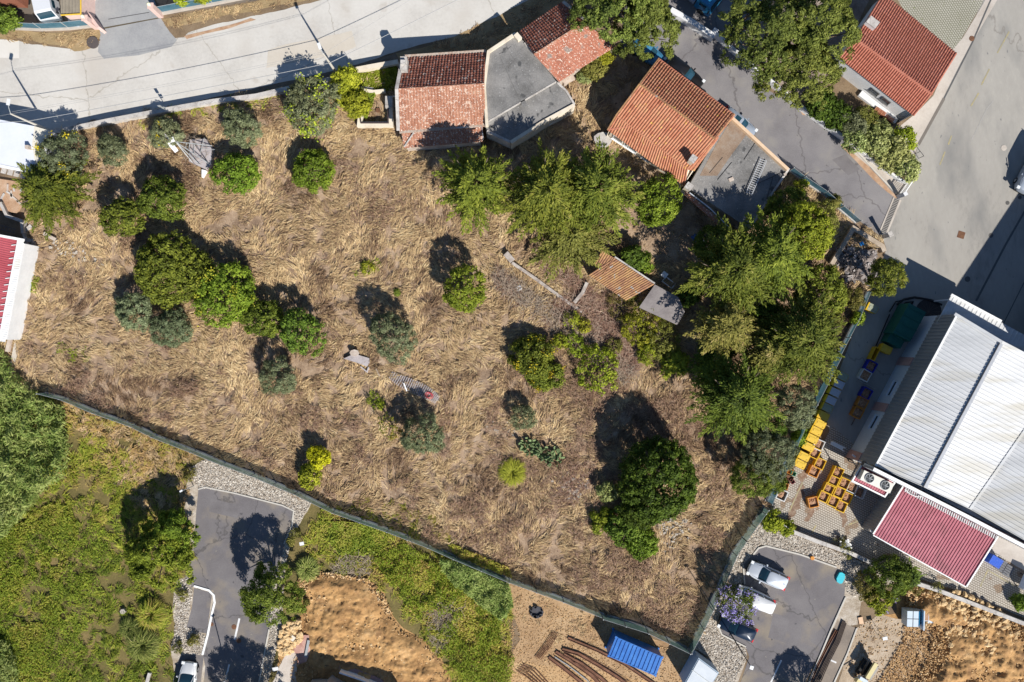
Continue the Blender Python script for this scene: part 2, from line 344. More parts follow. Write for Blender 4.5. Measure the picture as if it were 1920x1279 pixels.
# lower right
patch('gravel_pavement', [(1422,965),(1500,1008),(1600,1047),(1690,1085),(1640,1110),(1614,1130),(1608,1172),(1560,1178),(1580,1120),(1556,1060),(1500,1040),(1425,1022),(1405,1050),(1397,1100),(1350,1165),(1350,1190),(1395,1215),(1400,1235),(1380,1290),(1320,1400),(1250,1400),(1300,1290),(1330,1230),(1295,1212),(1315,1170),(1372,1034)], .008, g_gravel, .1)
patch('parking', [(1412,1040),(1422,1028),(1436,1024),(1500,1040),(1570,1065),(1585,1095),(1583,1120),(1558,1180),(1500,1300),(1470,1400),(1330,1400),(1385,1290),(1405,1232),(1397,1212),(1352,1190),(1345,1172),(1355,1130),(1395,1095),(1393,1060)], .0125, g_park)
patch('parking_strip', [(1570,1165),(1605,1178),(1585,1230),(1540,1330),(1510,1400),(1470,1400),(1512,1290)], .0165, mat('dusty_asphalt', [(.15,.125,.105),(.24,.2,.165),(.3,.24,.18)], .4, 9, bump=.1))
patch('clay_ground', [(1690,1088),(1750,1105),(1925,1180),(2300,1300),(2300,1500),(1520,1500),(1560,1330),(1600,1215),(1640,1160),(1680,1150)], .014, g_clay, .5)
patch('dusty_ground', [(1606,1176),(1650,1155),(1690,1160),(1745,1180),(1760,1220),(1700,1270),(1690,1330),(1540,1400),(1585,1240)], .018, mat('dusty_soil', [(.26,.2,.14),(.4,.31,.22),(.52,.44,.35)], .6, 6, bump=.7), .4)
# lower left
patch('meadow_soil', [(-200,700),(88,740),(258,800),(370,850),(480,895),(640,962),(730,996),(852,1046),(930,1080),(960,1120),(960,1210),(940,1500),(-200,1500)], .005, g_green, .1)
patch('gravel_pavement', [(352,880),(385,862),(480,892),(590,932),(575,960),(548,1010),(530,1060),(525,1180),(500,1290),(470,1400),(200,1400),(330,1280),(322,1210),(330,1180),(325,1140),(330,1090),(362,1080),(380,1130),(345,960)], .009, g_gravel, .2)
patch('parking', [(372,918),(385,914),(440,925),(530,948),(550,958),(540,1000),(512,1100),(505,1180),(482,1290),(440,1400),(370,1400),(385,1250),(380,1226),(402,1120),(400,1108),(365,1098),(352,1110),(345,1090),(362,1040),(368,960)], .0135, g_park)
patch('parking', [(350,1175),(360,1140),(364,1103),(398,1112),(388,1188),(370,1186),(352,1182)], .0142, g_park)
patch('parking', [(330,1245),(342,1228),(356,1225),(382,1230),(375,1300),(350,1400),(280,1400),(322,1290)], .0146, g_park)
patch('clay_ground', [(570,1080),(600,1072),(650,1074),(690,1085),(718,1112),(735,1150),(755,1180),(800,1200),(830,1240),(850,1290),(870,1400),(480,1400),(520,1270),(522,1215),(560,1160),(565,1120)], .018, g_clay, .35)
patch('clay_ground', [(960,1090),(1127,1156),(1285,1222),(1330,1232),(1300,1300),(1250,1400),(930,1400),(945,1250),(975,1200),(950,1120)], .018, g_claybrown, .4)
patch('clay_ground', [(945,1240),(1130,1260),(1240,1280),(1250,1400),(930,1400)], .022, mat('soft_clay', [(.32,.19,.09),(.47,.3,.15),(.54,.38,.21)], .4, 5, bump=.6), .4)
patch('grey_apron', [(540,1220),(560,1222),(545,1400),(480,1400),(500,1300)], .024, g_dust, .3)
# kerbs and painted lines
def kerb(pts, w=.14, h=.11, m=None, label=None):
    mb = MB(); mb.ribbon(PL(pts), w, 0, h); return mb.obj('kerb', m or m_curb, kind='structure')
kerb([(372,918),(385,914),(440,925),(530,948),(551,958),(548,985),(533,1020)])
kerb([(364,1099),(392,1107),(401,1116),(403,1130),(398,1150),(390,1190),(380,1228)], .2, .1, m_white)
kerb([(505,1180),(484,1290)], .15); kerb([(1585,1120),(1558,1180),(1512,1290)], .16, .12, m_curb)
kerb([(1606,1178),(1588,1226),(1545,1320)], .15); kerb([(1412,1040),(1422,1028),(1436,1024),(1500,1040),(1568,1064)], .16)
kerb([(1393,1060),(1396,1095)], .15); kerb([(1345,1172),(1353,1190),(1398,1213)], .15)
kerb([(1588,264),(1640,322),(1680,364)], .15)
def line(pts, w, m, name='painted_line', z=.02):
    mb = MB(); p = PL(pts)
    for a, b in zip(p[:-1], p[1:]):
        d = (b - a).normalized(); n = Vector((-d.y, d.x, 0)) * w / 2; mb.add([a - n + Vector((0,0,z)), b - n + Vector((0,0,z)), b + n + Vector((0,0,z)), a + n + Vector((0,0,z))], [(0,1,2,3)])
    return mb.obj(name, m, kind='structure')
line([(449,1160),(440,1200)], .2, m_whiteline); line([(430,1246),(423,1275)], .16, m_whiteline)
line([(1465,1238),(1443,1285)], .16, m_whiteline); line([(1550,1235),(1568,1243)], .16, m_whiteline); line([(1536,1228),(1543,1231)], .2, m_whiteline)
for a, b in (((1892,60),(1870,100)),((1855,130),(1840,160)),((1835,175),(1820,200)),((1784,255),(1778,272)),((1772,285),(1762,310))): line([a, b], .14, m_yellowline)
line([(1862,190),(1850,205),(1840,225),(1833,240),(1822,262)], .06, mat('pale_scratch', [(.3,.29,.27),(.42,.4,.38)], 2, 10))
for pts in ([(1505,905),(1495,925),(1480,960)], [(1853,1067),(1838,1100)], [(1853,1070),(1900,1098)], [(1590,985),(1615,975)], [(1530,985),(1522,1000)]): line(pts, .13, m_yellowline)
line([(1862,-10),(1823,80),(1770,185)], .16, flat('joint_dark', (1,1,1)), 'joint')
line([(1770,185),(1722,272)], .3, flat('rusty_channel', (.16,.14,.12)), 'drain_channel')
m_shadejoint = flat('joint_dark', (.1,.1,.1))
line([(1925,390),(1885,460),(1830,565)], .22, m_shadejoint, 'joint'); line([(1925,520),(1905,560),(1880,610)], .1, m_shadejoint, 'joint')
m_rust = mat('rusty_iron', [(.1,.045,.025),(.2,.1,.055)], 3, 20, bump=.2)
def stain(name, pts, w_, m, z):
    pp = PL(pts); Lp, Rp = [], []; k = 10; n = (len(pp) - 1) * k
    for i in range(n + 1):
        u = i / k; q = min(int(u), len(pp) - 2); c = pp[q].lerp(pp[q + 1], u - q); d = (pp[q + 1] - pp[q]).normalized(); s = Vector((-d.y, d.x, 0)); tp = math.sin(math.pi * min(1, max(0, i / n)) ) ** .5
        Lp.append(c + s * w_ * tp * (.15 + .8 * float(vn(c.x * 2, c.y * 2, .8, 2)) + .3 * random.random())); Rp.append(c - s * w_ * tp * (.15 + .8 * float(vn(c.x * 2, c.y * 2, .7, 5)) + .3 * random.random()))
    mb = MB(); vs = [(p.x, p.y, z) for p in Lp + Rp]; mb.add(vs, [(i, n + 1 + i, n + 2 + i, i + 1) for i in range(n)])
    return mb.obj(name, m, kind='structure')
def disc(name, c, r, m, n=16, h=.02, sq=False, rz=0):
    mb = MB(); p = P(*c)
    if sq: mb.box((p.x, p.y, .014 + h / 2), (2*r, 2*r, h), rz)
    else: mb.prism([(p.x + r*math.cos(2*math.pi*k/n), p.y + r*math.sin(2*math.pi*k/n), .018 + h) for k in range(n)], 0)
    return mb.obj(name, m)
tag(disc('manhole_cover', (1822,73), .28, m_rust), 'round rusty manhole cover on the pale path beside the red-roofed white house', 'manhole')
tag(disc('manhole_cover', (1802,441), .36, m_rust, sq=True, rz=-.3), 'square brown manhole cover in the sunny concrete yard', 'manhole')
tag(disc('manhole_cover', (439,1176), .26, m_rust), 'rusty round manhole cover left of the white dash on the lower parking road', 'manhole')
tag(disc('manhole_cover', (397,1171), .2, m_rust), 'small rusty drain cover beside the curved white kerb', 'manhole')
tag(disc('manhole_cover', (448,1202), .25, m_rust), 'rusty round manhole cover just below the white dash near the tree shade', 'manhole')
tag(disc('manhole_cover', (1882,278), .3, g_path), 'pale round cover in the sunny yard near the parked dark vehicle', 'manhole')
tag(disc('manhole_cover', (175,81), .62, flat('dark_lid', (.09,.075,.07)), h=.15), 'dark round lid in the dry verge beside the grey driveway', 'manhole')
def grate(a, b, wd, n, label):
    A = P(*a); B = P(*b); r = empty('drain_grate', (A + B) / 2, 0, label, 'drain grate')
    mb = MB(); mb.ribbon([A, B], wd, .0, .016); mb.obj('channel', flat('drain_black', (.02,.02,.02)), r)
    d = (B - A).normalized(); nn = Vector((-d.y, d.x, 0)); me = None
    for i in range(n):
        c = A.lerp(B, (i + .5) / n) + Vector((0, 0, .035))
        if me is None:
            q = MB(); q.box((0,0,0), ((B - A).length / n * .55, wd, .04)); me = q.mesh('bar', flat('worn_steel', (.26,.24,.22), .5))
        o = link(me, 'bar', r); o.location = c - r.location; o.rotation_euler = (0, 0, math.atan2(d.y, d.x))
    mb = MB(); mb.ribbon([A + nn*(wd/2+.12) , B + nn*(wd/2+.12)], .2, 0, .05); mb.ribbon([A - nn*(wd/2+.1), B - nn*(wd/2+.1)], .16, 0, .05); mb.obj('edging', g_path, r)
grate((1682,373), (1654,441), .5, 24, 'long slatted drain grate across the mouth of the asphalt lane at the gate')

for nm, pts, z in (('asphalt_patch', [(1300,75),(1318,68),(1372,120),(1356,130)], .0095), ('asphalt_patch', [(1560,300),(1585,290),(1612,318),(1590,330)], .0095), ('asphalt_patch', [(395,935),(450,948),(445,972),(392,960)], .015), ('asphalt_patch', [(1450,1150),(1480,1158),(1470,1205),(1440,1196)], .0138)):
    patch(nm, pts, z, mat('patch_asphalt', [(.12,.11,.112),(.165,.152,.155),(.2,.188,.188)], .5, 10, bump=.2), .05)
# ---------------------------------------------------------------- grass and foliage
def leafmat(name, cols, tr=.25, rough=.7):
    return mat(name, cols, s1=.5, s2=3, rough=rough, bump=0, spec=.25, tint=True, tw=.82, transl=tr, vary=1.0)
L_dry = mat('dry_grass', [(.11,.06,.037),(.32,.21,.12),(.60,.43,.225),(.80,.64,.38)], .3, 2, bump=0, tint=True, tw=.85, transl=.15, rough=.8)
L_green = leafmat('green_grass', [(.06,.085,.012),(.20,.27,.025),(.37,.38,.05),(.42,.30,.10),(.55,.36,.17)])
L_reed = leafmat('reed_leaf', [(.06,.10,.02),(.19,.25,.05),(.40,.42,.13),(.62,.58,.27)])
L_weed = leafmat('weed_leaf', [(.12,.16,.015),(.28,.33,.03),(.44,.46,.05)])
L = dict(
 olive=leafmat('olive_leaf', [(.06,.075,.035),(.16,.18,.085),(.27,.30,.16),(.40,.42,.26)]),
 broad=leafmat('orange_leaf', [(.035,.05,.008),(.11,.155,.018),(.21,.265,.03),(.34,.38,.06)]),
 bright=leafmat('bright_leaf', [(.07,.10,.01),(.17,.24,.02),(.30,.38,.035),(.45,.49,.065)]),
 lime=leafmat('lime_leaf', [(.10,.12,.01),(.25,.29,.02),(.43,.46,.035),(.6,.58,.07)]),
 dark=leafmat('dark_leaf', [(.02,.035,.006),(.06,.105,.01),(.125,.195,.018),(.21,.29,.035)]),
 conifer=leafmat('cypress_leaf', [(.035,.052,.008),(.115,.155,.018),(.23,.27,.035),(.41,.37,.10)]),
 conifer2=leafmat('soft_cypress_leaf', [(.035,.055,.01),(.115,.165,.02),(.22,.28,.03),(.36,.37,.07)]),
 coniferd=leafmat('dusty_cypress_leaf', [(.07,.065,.02),(.18,.175,.035),(.3,.27,.06),(.42,.31,.14)]),
 pine=leafmat('pine_needle', [(.045,.06,.015),(.125,.16,.028),(.23,.27,.05),(.38,.39,.12)]),
 pale=leafmat('pale_leaf', [(.10,.13,.03),(.28,.31,.10),(.46,.48,.19),(.6,.6,.3)]),
 yellow=leafmat('yellow_leaf', [(.2,.2,.01),(.42,.38,.01),(.64,.55,.02),(.72,.62,.05)]),
 autumn=leafmat('mottled_leaf', [(.08,.11,.015),(.2,.24,.03),(.4,.28,.03),(.46,.42,.05)]),
 jaca=leafmat('feathery_leaf', [(.07,.09,.015),(.18,.22,.035),(.32,.34,.06)]),
)
L_purple = leafmat('purple_blossom', [(.22,.17,.45),(.36,.3,.65),(.5,.45,.8)])
m_bark = mat('bark', [(.09,.065,.045),(.16,.12,.09),(.24,.19,.15)], 3, 18, bump=.5)
m_twig = mat('grey_twig', [(.2,.15,.11),(.42,.34,.26)], 3, 18, bump=.2)
m_bramble = mat('dead_bramble', [(.08,.035,.022),(.2,.105,.075),(.36,.24,.17),(.5,.38,.3)], 1, 6, bump=0, tint=True)

def unit(a): return a / (np.linalg.norm(a, axis=1, keepdims=True) + 1e-9)
def leaves(pts, nrm, size, tint, dirs=None, aspect=.5, jit=.6):
    n = len(pts); nr = unit(nrm + rng.normal(0, jit, (n, 3)))
    a = rng.normal(0, 1, (n, 3)) if dirs is None else dirs + rng.normal(0, .25, (n, 3))
    u = unit(a - nr * np.sum(a * nr, 1, keepdims=True)); v = np.cross(nr, u); s = np.asarray(size).reshape(-1, 1)
    V = np.stack([pts - u * s, pts - v * s * aspect, pts + u * s, pts + v * s * aspect], 1).reshape(-1, 3)
    return V, np.arange(4 * n).reshape(-1, 4), tint
def blades(X, Y, Z, ang, ln, wd, lift, curve, tint, z1=None):
    """bent blades: 2 quads each"""
    n = len(X); a0 = ang - curve / 2; a1 = ang + curve / 2
    p0 = np.stack([X, Y, Z], 1); d0 = np.stack([np.cos(a0), np.sin(a0), np.zeros(n)], 1); d1 = np.stack([np.cos(a1), np.sin(a1), np.zeros(n)], 1)
    p1 = p0 + d0 * (ln * .5)[:, None]; p1[:, 2] = Z + lift
    p2 = p1 + d1 * (ln * .5)[:, None]; p2[:, 2] = Z + (lift * .55 if z1 is None else z1)
    s0 = np.stack([-d0[:, 1], d0[:, 0], np.zeros(n)], 1) * (wd * .5)[:, None]; s1 = np.stack([-d1[:, 1], d1[:, 0], rng.uniform(-.5, .5, n)], 1) * (wd * .5)[:, None]
    V = np.stack([p0 - s0, p0 + s0, p1 + s1, p1 - s1, p2 + s1 * .3, p2 - s1 * .3], 1).reshape(-1, 3)
    b = np.arange(n)[:, None] * 6
    F = np.concatenate([b + np.array([0, 1, 2, 3]), b + np.array([3, 2, 4, 5])], 1).reshape(-1, 4)
    return V, F, np.repeat(tint, 2)
def tufts(name, poly, dens, per, mt, ln=(.7, 1.25), wd=.05, lift=(.12, .38), tint=None, label=None, excl=(), spread=.45, flow=3.2, fdir=0., zf=None, swirl=2.6, cat=None, rad=.16, tj=.16, curv=.9, mask=None):
    A = area(poly); nt_ = int(A * dens); X, Y = sample(poly, nt_, excl)
    if mask is not None: kp = mask(X, Y); X, Y = X[kp], Y[kp]
    nt_ = len(X)
    if nt_ == 0: return
    ang = fdir + (fbm(X, Y, flow, 4) - .5) * 2 * math.pi * swirl * .5 + rng.normal(0, .22, nt_)
    T = (tint(X, Y) if tint else fbm(X, Y, 3, 2)) + rng.normal(0, .06, nt_)
    lt = rng.uniform(lift[0], lift[1], nt_); ll = rng.uniform(ln[0], ln[1], nt_); cv = rng.normal(0, curv, nt_)
    r = lambda a: np.repeat(a, per); n = nt_ * per
    X2 = r(X) + rng.normal(0, rad, n); Y2 = r(Y) + rng.normal(0, rad, n); Z = (fz(X2, Y2) if zf is None else zf(X2, Y2))
    V, F, t = blades(X2, Y2, Z, r(ang) + rng.normal(0, spread, n) * .6, r(ll) * rng.uniform(.6, 1.1, n), wd * rng.uniform(.6, 1.4, n), r(lt) * rng.uniform(.5, 1.2, n), r(cv) + rng.normal(0, .2, n), np.clip(r(T) + rng.normal(0, tj, n), 0, 1))
    return npobj(name, V, F, t, mt, label=label, kind='stuff', cat=cat)
zero = lambda x, y: np.full(np.shape(x), .02)
# dark scrubby band towards the lower right of the field, golden elsewhere
def mead_dry(X, Y):
    px = X * 18 + 960; py = 640 - Y * 18
    return np.clip((px - 110) / 230 + (960 - py) / 200 * (px > 110) + 1.5 * (fbm(X, Y, 3.2, 6) - .5), 0, 1)
def dry_t(X, Y):
    t = .40 + .42 * fbm(X, Y, 2.4, 2) + .30 * (vn(X, Y, .7, 6) - .5) - .42 * np.clip((fbm(X, Y, 2.8, 4) - .55) * 5, 0, 1)
    dk = np.clip((fbm(X, Y, 5, 5) - .46) * 3.2, 0, 1) * np.clip((X * .45 - Y * .9 + 4) / 16, .15, 1)
    return np.clip(t - .27 * dk + .0, .06, .97)
tufts('dry_grass', FIELD, 4.9, 12, L_dry, tint=dry_t, label='tall dry golden grass lying in swirls over the fenced field', fdir=.6, ln=(.5, 1.15), wd=.047, lift=(.10, .36), swirl=2.0, spread=.4, curv=.7, tj=.2, mask=lambda X, Y: (fbm(X, Y, 3.4, 3) < .64) | (rng.random(len(X)) < .42), cat='dry grass', excl=([(1130,110),(1232,112),(1140,245),(1290,350),(1330,480),(1230,500),(1130,430),(1180,370)],))
tufts('dry_grass', [(1290,350),(1330,480),(1230,500),(1130,430),(1180,370)], 1, 14, L_dry, ln=(.2,.5), wd=.04, lift=(.03,.1), tint=lambda X, Y: .25 + .3 * fbm(X, Y, 2, 1), label='thin trampled dry weeds on the bare soil beside the small orange-roofed shed', cat='dry grass')
tufts('dry_grass', [(1060,170),(1150,105),(1225,115),(1130,240),(1290,350),(1240,380),(1120,300),(1040,290),(1010,262)], 1.6, 22, L_dry, ln=(.3,.7), wd=.045, lift=(.05,.15), tint=lambda X, Y: .2 + .5 * fbm(X, Y, 2, 1), label='short dry grass between the old grey-roofed house and the orange-roofed house', cat='dry grass')
# green weeds coming through along the margins
for poly, dn in (([(255,235),(330,208),(480,182),(520,172),(520,200),(440,205),(330,225),(258,250)], 2.2), ([(52,490),(62,490),(75,540),(60,560),(50,530)], 3), ([(110,640),(150,640),(180,670),(140,690),(115,670)], 1.2), ([(690,488),(712,492),(704,514),(668,518),(668,508)], 4), ([(610,955),(700,930),(800,960),(900,1030),(852,1042),(730,992)], 2.2), ([(690,735),(722,738),(722,765),(695,770)], 2), ([(1160,700),(1190,690),(1195,720)], 1), ([(590,680),(612,685),(605,705)], 4)):
    tufts('green_weeds', poly, dn, 18, L_green if dn == 2.2 else L_weed, ln=(.3, .6), wd=.07, lift=(.12, .3), spread=2.5, tint=lambda X, Y: .25 + .5 * fbm(X, Y, 1.4, 1), label='green weeds growing among the dry grass', cat='weeds')
# lower-left meadow
MEADOW = [(-60,730),(90,742),(258,800),(370,850),(352,880),(345,940),(362,1040),(330,1090),(325,1180),(322,1230),(330,1279),(300,1340),(-60,1340)]
def mead_t(X, Y):
    return np.clip(.18 + .68 * mead_dry(X, Y) + .45 * (fbm(X, Y, 2.2, 2) - .5) + .35 * (vn(X, Y, .6, 6) - .5), .0, 1)
tufts('meadow_grass', MEADOW, 2.8, 18, L_green, ln=(.35, .9), wd=.055, lift=(.08, .5), spread=1.1, tint=mead_t, mask=lambda X, Y: fbm(X, Y, 1.6, 5) > .30, label='rank green grass turning brown towards the road, in the lower left of the photo', cat='grass', zf=zero, fdir=.7)
tufts('verge_grass', [(130,760),(258,802),(372,852),(350,890),(340,960),(250,950),(160,830)], 2.4, 22, L_dry, ln=(.4,.9), wd=.055, lift=(.08,.28), tint=lambda X, Y: .3 + .5 * fbm(X, Y, 2, 1), label='orange-brown dry grass outside the green mesh fence', cat='dry grass', zf=zero, fdir=-.4)
MID = [(600,955),(640,965),(730,998),(852,1048),(955,1092),(960,1210),(950,1290),(870,1300),(850,1290),(830,1240),(800,1200),(760,1150),(740,1130),(700,1080),(650,1070),(590,1060),(570,1020)]
tufts('meadow_grass', MID, 3.6, 18, L_green, ln=(.35, .9), wd=.06, lift=(.12, .4), spread=1.6, tint=lambda X, Y: np.clip(.5 + .7 * (fbm(X, Y, 2.4, 3) - .5) + .5 * (fbm(X, Y, .9, 5) - .5) + .5 * np.clip((-X - 20) / 5, 0, 1), 0, 1), label='bright green grass between the mesh fence and the orange dug earth', cat='grass', zf=zero, fdir=-.5)
for poly in ([(655,1215),(700,1230),(702,1240),(660,1262),(600,1225),(602,1210)], [(768,1140),(765,1165),(752,1160),(750,1146)], [(660,1170),(690,1175),(685,1185),(668,1184)], [(775,1178),(785,1172),(784,1192),(772,1190)]):
    tufts('green_weeds', poly, 4, 18, L_green, ln=(.2, .5), wd=.07, lift=(.08, .2), spread=2.5, tint=lambda X, Y: .3 + .2 * fbm(X, Y, 1.4, 1), label='small patch of green weeds on the orange dug earth', cat='weeds', zf=lambda x, y: np.full(np.shape(x), .05))
for i, (poly, la) in enumerate((([(0,58),(90,64),(185,60),(188,68),(180,84),(158,92),(120,86),(60,78),(0,72)], 'dry verge grass left of the grey driveway'), ([(303,36),(400,18),(480,4),(600,-20),(570,4),(545,8),(470,24),(400,36),(330,54),(318,50)], 'dry verge grass right of the grey driveway'), ([(800,92),(905,52),(985,12),(1040,-10),(985,50),(930,90),(860,98)], 'dry scrub between the pale road and the old roofs'))):
    tufts('verge_grass', poly, 3.5, 18, L_dry, ln=(.2, .5), wd=.05, lift=(.05, .15), tint=lambda X, Y: .3 + .4 * fbm(X, Y, 1.5, 1), label=la, cat='dry grass', zf=zero)
tufts('strip_grass', [(185,224),(300,204),(345,195),(345,202),(300,212),(185,234)], 3, 12, L_dry, ln=(.15,.4), wd=.05, lift=(.04,.12), tint=lambda X, Y: .25 + .3*fbm(X, Y, 1, 1), label='dry grass at the road foot of the long low wall', cat='dry grass', zf=zero)
tufts('site_weeds', [(960,1095),(1127,1158),(1130,1200),(1060,1230),(990,1180),(950,1140)], 1.1, 14, L_dry, ln=(.2, .6), wd=.05, lift=(.04, .15), tint=lambda X, Y: .3 + .4 * fbm(X, Y, 1.5, 1), label='sparse dry weeds on the brown ground beside the rusty bars', cat='dry weeds', zf=zero)
tufts('site_weeds', [(1640,1165),(1700,1165),(1740,1200),(1690,1260),(1640,1300),(1600,1290),(1600,1230)], .5, 12, L_dry, ln=(.2, .5), wd=.05, lift=(.04, .12), tint=lambda X, Y: .2 + .4 * fbm(X, Y, 1.5, 1), label='thin grey weeds on the dusty ground by the small yellow machine', cat='dry weeds', zf=zero)
# tall cane thicket on the left edge
def thicket(name, poly, hmax, n, mt, label, cat, size=.2, aspect=.3, t0=.2, t1=.6, hs=3., dirs=None, keep=None):
    X, Y = sample(poly, n)
    if keep is not None: q = keep(X, Y); X, Y = X[q], Y[q]
    n = len(X)
    H = hmax * (.15 + .55 * fbm(X, Y, hs, 3) + .5 * vn(X, Y, .75, 6) ** 1.5) * rng.beta(3, 1.1, n)
    pts = np.stack([X, Y, H], 1); nrm = np.stack([rng.normal(0, .5, n), rng.normal(0, .5, n), np.ones(n)], 1)
    tt = np.clip(t0 + t1 * (.5 * fbm(X, Y, 1.2, 5) + .5 * rng.random(n)), 0, 1)
    V, F, t = leaves(pts, nrm, size * rng.uniform(.6, 1.3, n), tt, aspect=aspect)
    return npobj(name, V, F, t, mt, label=label, cat=cat, kind='stuff')
thicket('cane_thicket', [(-60,630),(5,640),(40,700),(88,745),(125,760),(140,830),(135,890),(90,920),(60,960),(10,1010),(-60,1040)], 3.2, 21000, L_reed, 'tall pale green cane thicket at the left edge of the photo', 'reeds', .26, .2, .0, .95)
thicket('cane_thicket', [(825,1042),(860,1048),(955,1090),(962,1130),(940,1160),(900,1130),(850,1090),(830,1062)], 2.0, 6500, L_reed, 'pale green canes against the outside of the mesh fence', 'reeds', .2, .22, .1, .8)
thicket('ground_cover', [(-60,980),(60,960),(130,930),(150,1000),(110,1090),(120,1180),(150,1290),(-60,1340)], .5, 30000, L_green, 'low leafy green cover in the lower left corner', 'ground cover', .13, .55, .12, .7, 2, keep=lambda X, Y: fbm(X, Y, 2.6, 1) < .58)
thicket('ground_cover', [(690,1050),(760,1030),(860,1090),(930,1170),(950,1240),(900,1250),(800,1180),(740,1110)], .6, 17000, L_green, 'low bushy green cover beside the orange dug earth', 'ground cover', .13, .5, .22, .75, 1.5, keep=lambda X, Y: fbm(X, Y, 2.2, 1) < .58)
thicket('ground_cover', [(600,975),(680,980),(730,1000),(720,1040),(640,1040),(610,1010)], .7, 5000, L_green, 'dark green scrub under the bend of the mesh fence', 'ground cover', .13, .5, .1, .7, 1.5)
thicket('cane_thicket', [(-60,1190),(20,1195),(45,1240),(40,1300),(-60,1340)], 2.2, 5000, L_reed, 'pale reeds in the bottom left corner of the photo', 'reeds', .2, .25, .3, .6)

